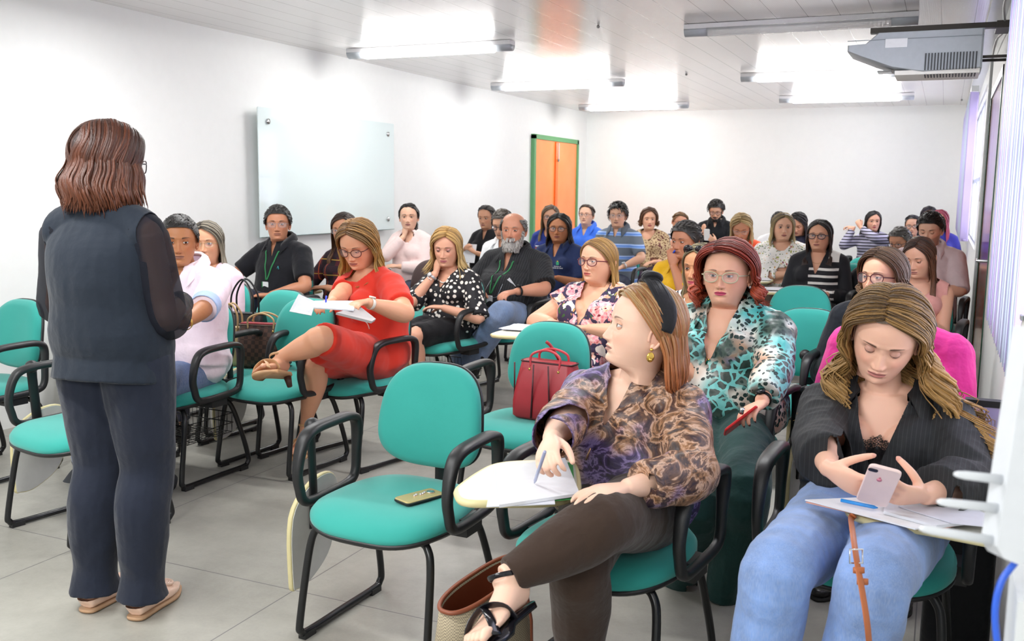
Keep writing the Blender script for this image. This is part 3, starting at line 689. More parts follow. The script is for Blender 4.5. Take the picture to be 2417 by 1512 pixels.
def wrinkle(g, amp, sc=9.):
    v = g.verts(); c = np.concatenate(g.c)
    o = np.array([[mnoise.noise(Vector((x*sc, y*sc, z*sc*.55))), mnoise.noise(Vector((x*sc*2.3+7, y*sc*2.3, z*sc*1.1)))] for x, y, z in v]) if len(v) else np.zeros((0, 2))
    # ridged folds pushed outward from the garment's local axis
    cen = v.mean(0); 
    import collections
    nr = np.zeros_like(v); tri = np.array([f[:3] for f in g.f]); fn = np.cross(v[tri[:, 1]]-v[tri[:, 0]], v[tri[:, 2]]-v[tri[:, 0]])
    for k in range(3): np.add.at(nr, tri[:, k], fn)
    nr /= np.linalg.norm(nr, axis=1)[:, None]+1e-9
    h = (1-abs(o[:, 0])*2.2)*.7+(1-abs(o[:, 1])*2)*.3-.4
    r = G(); r.add(v+nr*(h*amp)[:, None], g.f, c); return r
LENS = None
def lensmat():
    global LENS
    if LENS is None:
        t = NT('spectacle_lens'); t.set(Base_Color=(.9, .92, 1, 1), Roughness=.04, Alpha=.07, Specular_IOR_Level=.6); LENS = t.m
    return LENS
def glasses(X, S, root):
    """rims, bridge, temples; X = head->person transform"""
    gl = S['glasses']; q = S['q']; col = gl[0]; w, h, r = gl[1]; pw = gl[2] if len(gl) > 2 else 2.6; cat = gl[3] if len(gl) > 3 else 0.
    g = G(); L = G(); n = (40, 24, 16)[q]
    th = np.linspace(0, 2*pi, n, endpoint=False)
    for s in (-1, 1):
        cx = s*(w+.009); x = w*np.sign(np.cos(th))*abs(np.cos(th))**(2/pw); z = h*np.sign(np.sin(th))*abs(np.sin(th))**(2/pw)
        z = z*np.where(z < 0, 1.0, 1.0)+cat*np.clip(s*x/w, 0, 1)**2*h*(z > -h*.3)
        x = x*(1-.10*np.clip(-z/h, 0, 1))
        P = np.stack([cx+x, -.1005+.012*(abs(cx+x)/.06)**2, z-.004], 1); rr_ = r*S.get('grim', 1)
        g.tube(P@X[0].T+X[1], rr_, 8, closed=True); Lp = P@X[0].T+X[1]; o = np.array([0, .0008, 0])@X[0].T
        L.loft([Lp, Lp+o])
        ex = cx+s*w; tp = cr([(ex, -.0895, .004), (max(ex*s+.004, S['ax']-.008)*s, -.078, .004), (s*(S['ax']+.003), -.03, .002), (s*(S['ax']+.003), .012, .0), (s*S['ax'], .03, -.02)], 14)
        g.tube(tp@X[0].T+X[1], np.tile([r*.75, r*1.2], (14, 1)), 6, side=(1, 0, 0))
    g.tube(np.array([(-.011, -.1005, .003), (0, -.104, .006), (.011, -.1005, .003)])@X[0].T+X[1], r*.9, 6)
    o = g.build('glasses', plain('frame_'+col, col, .3), root); L.build('lens', lensmat(), o)
    return o
# ---------------------------------------------------------------- dressing and posing a person
VOX = (.0042, .0065, .010)
def collar(g, B, off, c=(1, 1, 1), w=.050, tip=.036, ang=150, r=(.080, .076), z=.104, stand=.024, gap=0.):
    a = np.radians(np.linspace(-ang, ang, 41)); cx, cy, cz = B['xs'], B['ys']+.004, B['zs']+z
    e = abs(a)/radians(ang); nb = np.stack([cx+r[0]*np.sin(a), cy+r[1]*np.cos(a), cz+.012*np.cos(a)-.055*e**3], 1)
    out = np.stack([np.sin(a), np.cos(a), 0*a], 1)
    top = nb+out*.004+np.array([0, 0, stand])
    tipv = np.stack([0*a, -tip*e**6, -tip*.9*e**6], 1)
    low = nb+out*(w*.75)+np.array([0, 0, -w*.45])+tipv+np.stack([np.sign(a)*.012*e**6, 0*a, 0*a], 1)
    mid = (top+low)/2+out*.006+np.array([0, 0, .006])
    R = []
    for k in range(len(a)):
        R.append(np.array([nb[k]-out[k]*.002, top[k]-out[k]*.002, mid[k], low[k], low[k]-np.array([0, 0, .004]), mid[k]-out[k]*.006-np.array([0, 0, .004]), top[k]-out[k]*.008-np.array([0, 0, .006])]))
    g.loft(R, True, False, c); return g
def neckfn(B, nk):
    """keeps cloth outside the neck hole and the opening below it"""
    kind = nk[0]; zt = B['zs']+.06; cx, cy = B['xs'], B['ys']
    def fn(v):
        x, y, z = v[:, 0]-cx, v[:, 1]-cy, v[:, 2]
        rr = nk[3] if len(nk) > 3 else .066
        e = (np.sqrt((x/rr)**2+((y-.0)/(rr*.95))**2)-1)*rr; e = np.where(z > B['zs']-.03, e, .05)
        if kind in ('v', 'u', 'open'):
            dep, wid = nk[1], nk[2]; zv = zt-dep; t = (z-zv)/dep
            prof = t if kind != 'u' else np.sqrt(np.clip(t, 0, 4))
            dv = np.where(y < .01, abs(x)-wid*np.clip(prof, -9, 1.0), .05); dv = np.where(t < 0, .05+0*x if kind == 'u' else dv, dv); e = np.minimum(e, dv)
        return e
    return fn
PEOPLE = {}
def person(P, label, S=None):
    P.setdefault('z0', .53); px = P['px']; hgt = px[2]-px[1]; d = P.get('d') or FPX*.24/hgt; q = P.get('q', 0 if d < 4.6 else (1 if d < 7.8 else 2))
    P['q'] = q; rng = np.random.default_rng(int(px[0]))
    if 'pz' in P: Hd = np.array(P['pz'], float)
    else: Hd = atd(px[0], (px[1]+px[2])/2+hgt*.03, d)
    psi = -radians(P.get('by', 5)); acam = math.atan2(Hd[0], Hd[1]); psih = -(radians(P.get('r', 0))-acam)   # forward = (sin psi, -cos psi)
    psih = math.atan2(-Hd[0], Hd[1])-radians(P.get('r', 0))
    hl = psih-psi; pit = radians(P.get('p', 0)); X0 = rz(hl)@rx(pit)@ry(radians(P.get('roll', 0)))*P.get('hd', 1.05)
    lean = P.get('lean', 0.); y0 = 0.; ys = y0+lean; z0 = P.get('z0', .55); xs = P.get('xs', 0.)
    ho = P.get('ho', (0, -.03-.10*max(0, sin(pit)), 0))
    head_l = np.array([xs+ho[0], ys+ho[1], Hd[2]]); X = (X0, head_l)
    zs = Hd[2]-P.get('nk', .200)
    root = empty('person', Hd*0+np.array([*(Hd[:2]-(rz(psi)@head_l)[:2]), 0]), psi)
    fem = P.get('fem', 1); w = P.get('w', 1. if fem else 1.06); sw = P.get('sw', .158*w if fem else .182)
    B = dict(zs=zs, ys=ys, y0=y0, x0=0, xs=xs, z0=z0, fat=P.get('fat', 1.05), w=w, aw=P.get('aw', 1. if fem else 1.12), belly=P.get('belly', .02), bust=P.get('bust', 1. if fem else 0), lw=P.get('lw', 1.))
    sz = P.get('sz', (0, 0)); B['S'] = [np.array([xs-sw, ys+.01, zs-.022+sz[0]]), np.array([xs+sw, ys+.01, zs-.022+sz[1]])]
    def tl(T): return rz(-psi)@(atd(*T[1:])-np.array([*root.location[:2], 0])) if isinstance(T[0], str) else np.array(T, float)
    def td(A, D): return nrm(tl(D)-A) if isinstance(D[0], str) else np.array(D, float)
    if callable(P['arms']): P['arms'] = P['arms'](P, head_l, zs)
    arms = []
    for a in P['arms']:
        a = list(a); a[0] = tl(a[0]); 
        if a[1] is not None: a[1] = td(a[0], a[1])
        arms.append(a)
    B['E'] = [0, 0]; B['W'] = [0, 0]; l1, l2 = P.get('al', (.275, .245))
    for i in (0, 1):
        a = arms[i]; T = np.array(a[0], float); E, T = ik(B['S'][i], T, l1, l2, a[4] if len(a) > 4 else ((-.5, .35, -.8) if i == 0 else (.5, .35, -.8))); B['E'][i] = E; B['W'][i] = T
    lg = P.get('legs')
    if lg is None: lg = [((-.12, -.42, .48), (-.13, -.40, .09), (0, -1, 0)), ((.12, -.42, .48), (.13, -.40, .09), (0, -1, 0))]
    lg = [[tl(l[0]), tl(l[1]), td(tl(l[1]), l[2]), *l[3:]] for l in lg]
    B['H'] = [np.array([-.085, .0, z0-.01]), np.array([.085, .0, z0-.01])]; B['K'] = [np.array(lg[0][0]), np.array(lg[1][0])]; B['A'] = [np.array(lg[0][1]), np.array(lg[1][1])]; B['cv'] = np.array(P.get('cv', (0, .018, 0)))
    sk = np.minimum(rgb(P['skin'])*1.14, .86); vox = VOX[q]
    # ---- the body: one voxel-fused skin plus the head
    g = G(); torso(g, B, -.006)
    nkr = P.get('neck', .050 if fem else .059); pv = np.array([0, .016, -.070])@X0.T+head_l; nb = np.array([xs, ys+.01, zs-.01])
    Q = cr([(*nb, nkr*1.15), (*lerp(nb, pv, .35), nkr), (*pv, nkr*.97), (*(np.array([0, .016, -.02])@X0.T+head_l), nkr*.85)], 10); g.tube(Q[:, :3], Q[:, 3], 22)
    hh = []
    for i in (0, 1):
        Q = armpath(B, i); g.tube(Q[:, :3], Q[:, 3], 16); a = arms[i]
        fd = nrm(B['W'][i]-B['E'][i]); dd = a[1] if a[1] is not None else fd
        hh.append(hand(g, B['W'][i]+fd*.012, dd, a[2], i == 0, a[3], P.get('hs', .93 if fem else 1.03), thumb=(a[5] if len(a) > 5 else None)))
        Q = legpath(B, i); g.tube(Q[:, :3], Q[:, 3], 18)
        fd = np.array(lg[i][2], float); foot(g, B['A'][i], fd, lg[i][3] if len(lg[i]) > 3 else (0, 0, 1), P.get('fs', .92 if fem else 1.05), toes=(1 if i == 0 else -1) if P.get('barefoot') else 0)
    body = remesh(g, P.get('vox', vox), 2, .5)
    v = body.verts(); n_ = np.array([mnoise.noise(Vector(x*16)) for x in v[::1]]) if q < 2 else np.zeros(len(v)); body.c = [sk*(1+.05*n_[:, None]*np.array([.6, 1, 1]))]
    ax = v.copy()
    nails = P.get('nails')
    if nails:
        for _, tips in hh:
            for tp in tips: m = np.linalg.norm(v-tp, axis=1) < .0085; body.c[0][m] = rgb(nails)
    HG = head(P).xf(lambda v: v@X0.T+head_l); body.join(HG)
    ob = body.build('body', SKIN, root, fixn=False)
    P['hands'] = [h[0] for h in hh]; P['tips'] = [h[1] for h in hh]; P['B'] = B; P['root'] = root; P['X'] = X
    # ---- clothes
    top = P.get('top')
    def sleeves(g, sl, off, flare=0.):
        for i in (0, 1):
            s_ = sl[i] if hasattr(sl, '__len__') else sl
            if s_ <= 0: continue
            Q = armpath(B, i); k = max(3, int(round(29*s_/2))+1); Q = Q[:k].copy(); t = np.linspace(0, 1, k); ea = P.get('puff', 0)*np.sin(pi*np.clip(t*1.1, 0, 1))
            g.tube(Q[:, :3], Q[:, 3]+off+flare*t**2+ea+.004*np.sin(t*pi), 20)
    if top:
        mat, sl, nk = top['m'], top.get('sl', .6), top.get('nk', ('c',)); off = top.get('off', .010)
        g = G(); torso(g, B, off, t0=top.get('t0', -.2)); sleeves(g, sl, off, top.get('flare', .006))
        if top.get('hem'):   # loose hem over the lap or hips
            z, a, b, yy = top['hem']; g.tube(cr([(0, yy, z), (0, yy*.5, z+.06), (0, 0, z0+.12)], 8), cr([(a, b), (a*.98, b*.98), (.17*B['fat'], .13*B['fat'])], 8), 26, side=(1, 0, 0), pw=2.4, fix=True)
        if top.get('dress'):
            for i in (0, 1):
                Q = legpath(B, i); k = int(34*top['dress']); g.tube(Q[:k, :3], Q[:k, 3]+.014, 20)
            Qa, Qb = legpath(B, 0)[:k], legpath(B, 1)[:k]; g.tube((Qa[:, :3]+Qb[:, :3])/2, (Qa[:, 3]+Qb[:, 3])/2+.006, 16)
        m = remesh(g, max(vox*1.25, top.get('vox', 0)), 3, .6)
        if q < 2: m = wrinkle(m, top.get('wr', .006)*(1 if q == 0 else .8))
        m = cut(m, neckfn(B, nk))
        if top.get('armcut'): m = cut(m, lambda v: np.minimum(top['armcut']-abs(v[:, 0]-B['xs'])+np.clip(B['zs']-.10-v[:, 2], 0, .1), 1))
        ends = m
        # open the sleeve ends
        for i in (0, 1):
            s_ = sl[i] if hasattr(sl, '__len__') else sl
            if s_ > 1.2:
                Q = armpath(B, i); k = min(29, int(round(29*s_/2))+1); e = Q[k-1, :3] if s_ < 2 else B['W'][i]; dr = nrm(Q[min(k, 29), :3]-Q[k-3, :3])
                m = cut(m, lambda v: np.where((np.linalg.norm(v-e, axis=1) < .13) & (np.linalg.norm((v-e)-np.outer((v-e)@dr, dr), axis=1) < .066+top.get('flare', .006)+P.get('puff', 0)), -((v-e)@dr)+.004, 1))
        to = m.build(top.get('name', 'shirt'), mat, root, fixn=False); so = to.modifiers.new('th', 'SOLIDIFY'); so.thickness = .0025; so.offset = -1
        P['topo'] = to
        if top.get('collar'):
            cg = G(); collar(cg, B, off, **{k: v for k, v in top['collar'].items() if k != 'm'}); cg.build('collar', top['collar'].get('m', mat), to)
        if top.get('cuff'):
            cm = top['cuff'][0]; cl = top['cuff'][1]
            for i in (0, 1):
                s_ = sl[i] if hasattr(sl, '__len__') else sl
                Q = armpath(B, i, 60); k = min(59, int(round(59*s_/2))); k0 = max(0, k-int(cl*60)); Qs = Q[k0:k+1]
                if len(Qs) > 2: G().tube(Qs[:, :3], Qs[:, 3]+off+.007, 20, caps=False).build('cuff', cm, to).modifiers.new('th', 'SOLIDIFY').thickness = .004
        if top.get('buttons'):
            bz = top['buttons']; cg = G()
            dg = bpy.context.evaluated_depsgraph_get()
            for z in bz[1]:
                o_, n_ = shoot(to, (B['xs']+bz[2], -1, z))
                if o_ is not None: cg.tube([o_+(0, .002, 0), o_+(0, -.003, 0)], .006, 10)
            if cg.n: cg.build('buttons', bz[0], to)
    bot = P.get('bottom')
    if bot:
        off = bot.get('off', .010); g = G(); torso(g, B, off*.6, t1=.25)
        if bot['k'] == 'trousers':
            for i in (0, 1):
                Q = legpath(B, i); k = int(34*bot.get('len', .97)); Q = Q[:k]
                if bot.get('ext'): Q = np.concatenate([Q, [[*(Q[-1, :3]+np.array([0, .004, -1])*bot['ext']*.5), Q[-1, 3]+.004], [*(Q[-1, :3]+np.array([0, .004, -1])*bot['ext']), Q[-1, 3]+.008]]]); k += 2
                t = np.linspace(0, 1, k); g.tube(Q[:, :3], Q[:, 3]+off+bot.get('flare', .006)*t+bot.get('hemw', .012)*t**4, 20)
        else:
            Qa, Qb = legpath(B, 0), legpath(B, 1); k = int(34*bot.get('len', .5)); 
            for Q in (Qa, Qb): g.tube(Q[:k, :3], Q[:k, 3]+off+.004, 20)
            g.tube((Qa[:k, :3]+Qb[:k, :3])/2, (Qa[:k, 3]+Qb[:k, 3])/2+.002, 16)
        m = remesh(g, vox*1.4, 3, .6)
        if q < 2: m = wrinkle(m, bot.get('wr', .006))
        for i in (0, 1):
            Q = legpath(B, i); k = min(33, int(34*bot.get('len', .97))); e = Q[k-1, :3]; dr = nrm(Q[k-1, :3]-Q[k-3, :3])
            if bot.get('ext'): e = e-np.array([0, 0, bot['ext']]); dr = np.array([0, 0, -1.])
            m = cut(m, lambda v: np.where(np.linalg.norm(v-e, axis=1) < .13, -((v-e)@dr)+.004, 1))
        o = m.build(bot.get('name', bot['k']), bot['m'], root, fixn=False); o.modifiers.new('th', 'SOLIDIFY').thickness = .0025; P['boto'] = o
    # ---- shoes
    sh = P.get('shoes', ('closed', 'shoe black', '1b1a1c'))
    if sh:
        for i in (0, 1):
            fd = nrm(lg[i][2]); up = np.array(lg[i][3] if len(lg[i]) > 3 else (0, 0, 1), float); shoe(sh, B['A'][i], fd, up, P.get('fs', .92 if fem else 1.05), root, i)
    P['S_'] = P
    if P.get('hair'):
        P['zsh'] = zs+.045; P['ysh'] = ys; hg = hair(P, rng, X)
        hg.build('hair', HAIR, root, fixn=False)
    if P.get('beard'): beard(P, rng, *P['beard']).xf(lambda v: v@X0.T+head_l).build('beard', HAIR, root, fixn=False)
    if P.get('glasses'): glasses(X, P, root)
    for e in (P.get('earring') or ()):
        c, kind, sides = e
        for s in sides:
            g = G(); b = np.array([s*(P['ax']+.009), .004, -.044])
            if kind == 'stud': g.ball(b, .007, 12, 8)
            elif kind == 'hoop': t_ = np.linspace(0, 2*pi, 16, endpoint=False); g.tube(np.stack([0*t_*0+s*(P['ax']+.010), .012*np.cos(t_), -.060+.016*np.sin(t_)], 1), .0018, 6, closed=True)
            else: g.ball(b, .005, 12, 8); g.ball(b+(s*.003, 0, -.020), (.004, .011, .014), 16, 10); g.ball(b+(s*.007, 0, -.026), .005, 10, 8)
            g.xf(lambda v: v@X0.T+head_l).build('earring', plain('jewel_'+c, c, .2, .9 if c != 'f4efe6' else 0), root)
    nl = P.get('necklace')
    if nl:
        c, dep, r, beads = nl; a = np.radians(np.linspace(-165, 165, 60)); g = G(); e = abs(a)/pi
        pts = np.stack([xs+(.072-.006*e)*np.sin(a), ys+.005+.066*np.cos(a), zs+.030+.02*np.cos(a)-dep*np.clip((abs(a)/pi-.5)*2, 0, 1)**1.5], 1)
        a2 = np.radians(np.linspace(0, 360, 61)[:-1]); e2 = (1-np.cos(a2))/2; pts = np.stack([xs+(.068+.012*np.sin(a2)**2)*np.sin(a2), ys+.004+.066*np.cos(a2)-.012*e2**2, zs+.040-.012*e2-dep*e2**3], 1)
        for k, p_ in enumerate(pts):           # rest it on the chest
            if cos(a2[k]) < .2:
                o_, n_ = shoot(ob, (p_[0], -1, p_[2])); 
                if o_ is not None and (P.get('nlb') or 1): pts[k, 1] = min(o_[1]-r*1.2, pts[k, 1]+.05)
        if beads:
            Q = cr(pts, beads, True); [g.ball(p_, r, 8, 6) for p_ in Q]
        else: g.tube(cr(pts, 90, True), r, 6, closed=True)
        g.build('necklace', plain('jewel_'+c, c, .2, 0 if beads else .9), root); P['nlpt'] = pts[30]
    wt = P.get('watch')
    if wt:
        c, i, ff, fc = wt; fd = nrm(B['W'][i]-B['E'][i]); p0 = B['W'][i]-fd*.025; up = nrm(-np.array(arms[i][2], float)); up = nrm(up-fd*(up@fd)); sd = np.cross(fd, up); r0 = .030+(.003 if not fem else 0)+P.get('wo', 0)
        t_ = np.linspace(0, 2*pi, 24, endpoint=False); g = G(); ring = p0+np.outer(np.cos(t_), sd)*(r0)+np.outer(np.sin(t_), up)*(r0*.92)
        g.tube(ring, np.tile([.009, .002], (24, 1)), 8, side=fd, closed=True, fix=True); o = g.build('wristwatch', plain('band_'+c, c, .3, .7 if ff else 0), root)
        g = G(); cc = p0+up*(r0*.95); g.tube([cc, cc+up*.008], .017, 20); g.build('watch_case', plain('band_'+c, c, .3, .7 if ff else 0), o)
        g = G(); g.tube([cc+up*.0081, cc+up*.0085], .0145, 20); g.build('watch_dial', plain('dial_'+fc, fc, .2), o)
    tag(root, label, 'person')
    PEOPLE[P.get('id')] = P
    return P
def shoot(o, start, d=(0, 1, 0)):
    """first point of object o met from start along d (local coordinates)"""
    hit, loc, n, i = o.ray_cast(Vector(start), Vector(d))
    return (np.array(loc), np.array(n)) if hit else (None, None)
def shoe(sh, A, d, up, s, root, i):
    kind, nm, hexc = sh[:3]; up = nrm(up-d*(d@up)); sd = np.cross(d, up); K = lambda a, b, e: A+(d*a+sd*b+up*e)*s
    m = plain(nm.replace(' ', '_')+hexc, hexc, sh[3] if len(sh) > 3 else .35); g = G()
    if kind in ('closed', 'sneaker', 'flat'):
        P = [(-.064, 0, -.055, .012, .022), (-.055, 0, -.050, .033, .036), (-.02, 0, -.045, .039, .042), (.03, 0, -.047, .041, .042), (.08, 0, -.058, .047, .030), (.13, 0, -.064, .049, .024), (.175, 0, -.067, .042, .020), (.200, 0, -.069, .022, .015), (.206, 0, -.070, .006, .008)]
        if kind == 'flat': P[-3:] = [(.175, 0, -.070, .038, .016), (.215, 0, -.074, .016, .010), (.235, 0, -.076, .004, .004)]
        Q = cr(P, 26); g.tube(np.array([K(a, b, e) for a, b, e in Q[:, :3]]), Q[:, 3:]*s, 18, side=sd, pw=2.4)
        g2 = remesh(g, .006, 1); g2 = cut(g2, lambda v: ((v-A)@up)/s+.088)
        if kind != 'flat': g2.join(G().tube(np.array([K(-.012, 0, .02), K(-.012, 0, -.03)]), np.array([.042, .043])*s, 16, side=sd))
        if kind == 'flat': g2 = cut(g2, lambda v: np.maximum(-((v-A)@up)/s-.048, ((v-A)@d)/s-.085))
        o = g2.build('shoe', m, root)
        g = G(); O = cr([(-.062, 0), (-.05, .032), (0, .038), (.06, .042), (.13, .050), (.18, .038), (.21 if kind != 'flat' else .238, .0), (.18, -.038), (.13, -.050), (.06, -.042), (0, -.038), (-.05, -.032)], 40, True)
        R = [np.array([K(a, b, e) for a, b in O]) for e in ((-.098, -.084) if kind != 'flat' else (-.096, -.086))]
        g.loft(R); g.build('sole', plain('sole_'+(sh[4] if len(sh) > 4 else '1a1a1a'), sh[4] if len(sh) > 4 else '1a1a1a', .6), o)
        if kind == 'flat':
            g = G(); t_ = np.linspace(0, 2*pi, 16, endpoint=False)
            for k_ in (.030, .020, .010): g.tube(np.array([K(.135+k_*.8*cos(a), k_*sin(a), -.036-.0*k_) for a in t_]), .006, 6, closed=True)
            g.build('rosette', m, o)
    else:     # sandal: straps, sole, heel
        hl = sh[4] if len(sh) > 4 else 0.
        O = cr([(-.055, 0), (-.04, .026), (0, .030), (.06, .036), (.13, .048), (.19, .034), (.215, .0), (.19, -.034), (.13, -.048), (.06, -.036), (0, -.030), (-.04, -.026)], 40, True)
        g.loft([np.array([K(a, b, e-(.012 if a > .1 else 0)) for a, b in O]) for e in (-.094, -.080)]); o = g.build('sandal', m, root)
        def strap(pts, wd=.007, nm_='strap'):
            Q = cr(pts, 20); gg = G(); gg.tube(np.array([K(*x) for x in Q]), np.tile([wd, .0022], (20, 1)), 8, side=d); gg.build(nm_, m, o)
        strap([(.16, -.046, -.082), (.14, -.03, -.046), (.11, 0, -.030), (.085, .03, -.045), (.07, .037, -.08)], .014)
        strap([(.16, .046, -.082), (.14, .03, -.046), (.11, 0, -.027), (.085, -.03, -.042), (.07, -.037, -.08)], .014)
        t_ = np.linspace(0, 2*pi, 24, endpoint=False); gg = G(); gg.tube(np.array([K(-.006+.042*cos(a), .036*sin(a), .004+.014*cos(a)) for a in t_]), np.tile([.006, .0022], (24, 1)), 8, side=up, closed=True, fix=True); gg.build('ankle_strap', m, o)
        if hl:
            gg = G(); gg.tube(np.array([K(-.035, 0, -.085), K(-.030, 0, -.09-hl)]), np.array([.020, .012]), 12); gg.build('heel', plain('heel_brown', '4a2c22', .4), o)
# ---------------------------------------------------------------- lecture chairs
t = NT('teal_upholstery'); t.set(Roughness=.8, Specular_IOR_Level=.3, Sheen_Weight=.25); co = t.coord(); n2 = t.noise(co, 900, 2); n1 = t.noise(co, 5, 2)
t.color(t.mix(n1, lin('2d9a90'), lin('38a69b'))); t.bump(n2, .25, .001); TEAL = t.m
BLK = plain('black_moulded_plastic', '1d1e20', .42, 0, .25, 500, .5); STL = plain('black_painted_steel', '17181a', .28, 0, 0, 400, .5)
GRY = plain('tablet_grey_laminate', 'c9cac6', .5); CRM = plain('tablet_cream_edge', 'd8cd9c', .4)
LEA = plain('brown_leather_back', '4a3533', .45)
def shield(hw, hh, n=48, low=.9, pw=2.9):
    th = np.linspace(0, 2*pi, n, endpoint=False); x = np.sign(np.cos(th))*abs(np.cos(th))**(2/pw); z = np.sign(np.sin(th))*abs(np.sin(th))**(2/pw)
    return np.stack([x*hw*(1-(1-low)*(z+1)/2), z*hh], 1)
def make_chair(tablet='stowed', basket=False, left=True, back=None):
    r = empty('lecture_chair')
    # seat: cushion with rolled front
    O = shield(.245, .235, 56, 1.0, 3.0); O[:, 0] *= 1-.10*np.clip(O[:, 1]/.235, 0, 1)
    def lv(ins, z, fr=0): 
        k = 1-ins/.24; return np.array([(x*k, y*k-.025, z-.03-.022*np.clip((-y*k-.10)/.135, 0, 1)**2+.012*np.clip(y*k/.2, 0, 1)) for x, y in O])
    g = G(); g.loft([lv(.004, .432), lv(-.004, .444), lv(-.004, .458), lv(.008, .474), lv(.032, .484), lv(.075, .489), lv(.13, .490), lv(.19, .489), lv(.23, .489)]); g.build('seat', TEAL, r)
    g = G(); g.loft([lv(.05, .408), lv(.006, .420), lv(-.005, .432), lv(-.004, .440)]); g.build('seat_pan', BLK, r)
    # backrest
    O = shield(.212, .172, 56, .84, 2.9); cz = .678
    def bl(ins, dy):
        k = 1-ins/.195; return np.array([(x*k, .225+dy+.17*z*k-.6*(x*k)**2-.014*(1-(z*k/.18)**2), cz+z*k) for x, z in O])
    g = G(); g.loft([bl(.03, .012), bl(.0, .008), bl(-.003, -.008), bl(.006, -.024), bl(.03, -.034), bl(.08, -.038), bl(.15, -.039), bl(.19, -.039)]); g.build('backrest', back or TEAL, r)
    g = G(); g.loft([bl(.05, .032), bl(.01, .026), bl(-.005, .014), bl(-.004, .004)]); g.build('back_shell', BLK, r)
    g = G(); g.tube(cr([(0, .08, .392), (0, .19, .390), (0, .262, .41), (0, .270, .50), (0, .262, .60), (0, .272, .70)], 20), np.tile([.030, .006], (20, 1)), 8, side=(1, 0, 0), pw=4); g.build('back_support', BLK, r)
    # sled frame: one bent tube each side and cross bars
    for s in (-1, 1):
        x = s*.225; g = G()
        P = cr([(s*.10, -.155, .383), (s*.17, -.160, .382), (s*.205, -.168, .365), (x, -.185, .30), (x+s*.012, -.225, .07), (x+s*.012, -.222, .030), (x+s*.012, -.185, .016), (x+s*.012, 0, .016), (x+s*.012, .19, .016), (x+s*.012, .228, .03), (x+s*.01, .235, .065), (x, .20, .20), (s*.21, .15, .34), (s*.19, .11, .375), (s*.13, .08, .382)], 90)
        g.tube(P, .0125, 12); g.build('sled_leg', STL, r)
        for yy in (-.19, .19): G().box((x+s*.012-.014, yy-.028, 0), (x+s*.012+.014, yy+.028, .02)).build('foot_pad', BLK, r, False)
    G().tube([(-.12, -.155, .383), (.12, -.155, .383)], .0125, 10).build('cross_bar', STL, r); G().tube([(-.14, .08, .382), (.14, .08, .382)], .0125, 10).build('cross_bar', STL, r)
    # armrests: closed loops of thick moulded plastic
    for s in (-1, 1):
        if s > 0 and not left: continue
        x = s*.277; L = np.array([0, 0, -.022])+cr([(x, -.165, .50), (x, -.175, .56), (x, -.150, .645), (x, -.10, .682), (x, .02, .690), (x, .115, .686), (x, .150, .655), (x, .148, .56), (x, .140, .485), (x, .105, .455), (x, .0, .447), (x, -.11, .447), (x, -.150, .462)], 72, True)
        wd = np.interp(L[:, 2]+.022, [.45, .56, .66, .69], [.015, .017, .023, .026])
        g = G(); g.tube(L, np.stack([wd, np.full(72, .0155)], 1), 14, side=(1, 0, 0), closed=True, fix=True, pw=2.6); g.build('armrest', BLK, r)
        G().box((min(s*.2, s*.285), -.05, .375), (max(s*.2, s*.275), .05, .43)).build('arm_bracket', BLK, r, False)
    if tablet:
        T = np.array([(-.02, -.25), (.16, -.25), (.265, -.19), (.285, -.05), (.285, .13), (.23, .22), (.10, .25), (-.02, .25)])
        T = cr(T, 40, True)
        if tablet == 'stowed':      # plate hangs down beside the right armrest
            V = cr(np.array([(-.13, .36), (-.135, .14), (-.115, .112), (-.04, .12), (.07, .20), (.115, .38), (.08, .46), (-.03, .45)]), 40, True)
            g = G(); g.slab(V, -.342, -.334, .001, axes=(1, 2, 0)); o = g.build('tablet', GRY, r, False)
            G().tube(np.stack([0*V[:, 0]-.346, V[:, 0], V[:, 1]], 1), np.tile([.010, .006], (40, 1)), 8, side=(1, 0, 0), closed=True, fix=True).build('edge_band', CRM, o)
            g = G(); g.tube(cr([(-.318, -.05, .665), (-.325, -.04, .56), (-.328, -.03, .42), (-.330, -.03, .30)], 12), np.tile([.007, .022], (12, 1)), 8, side=(1, 0, 0)); g.ball((-.312, -.05, .66), .028, 14, 10); g.build('tablet_hinge', BLK, r)
        else:                       # plate swung over the lap
            z = .668; X0, Y0 = -.325, -.30
            g = G(); g.slab(np.stack([X0+T[:, 0]*1.0, Y0+T[:, 1]*.80], 1), z, z+.016, .003); o = g.build('tablet', plain('tablet_white_top', 'd9d7cc', .35), r)
            rim = np.stack([X0+T[:, 0]*1.0, Y0+T[:, 1]*.80, 0*T[:, 0]+z+.006], 1); G().tube(rim, .0098, 8, closed=True).build('edge_band', CRM, o)
            g = G(); g.tube(cr([(-.277, .02, .662), (-.285, -.1, .664), (-.27, -.25, .662)], 10), np.tile([.022, .008], (10, 1)), 8, side=(1, 0, 0)); g.build('tablet_hinge', BLK, r)
    if basket:
        g = G()
        for k in range(9): y = -.17+k*.0425; g.tube([(-.2, y, .30), (-.19, y, .20), (.19, y, .20), (.2, y, .30)], .0018, 4)
        for k in range(14): x = -.19+k*.38/13; g.tube([(x, -.17, .30), (x, -.17, .20), (x, .17, .20), (x, .17, .30)], .0018, 4)
        for z in (.30, .25): g.tube([(-.2, -.17, z), (.2, -.17, z), (.2, .17, z), (-.2, .17, z)], .003, 5, closed=True)
        g.build('wire_basket', STL, r)
    return r
PROTO = {}
def chair(x, y, ang, label, tablet='stowed', basket=False, left=True, back=None, group='teal lecture chairs'):
    """ang: degrees the chair faces to the picture's left of straight ahead"""
    k = (tablet, basket, left, back)
    if k not in PROTO: PROTO[k] = o = make_chair(*k)
    else: o = copy_tree(PROTO[k])
    o.location = (x, y, 0); o.rotation_euler = (0, 0, -radians(ang)); tag(o, label, 'chair', group); return o
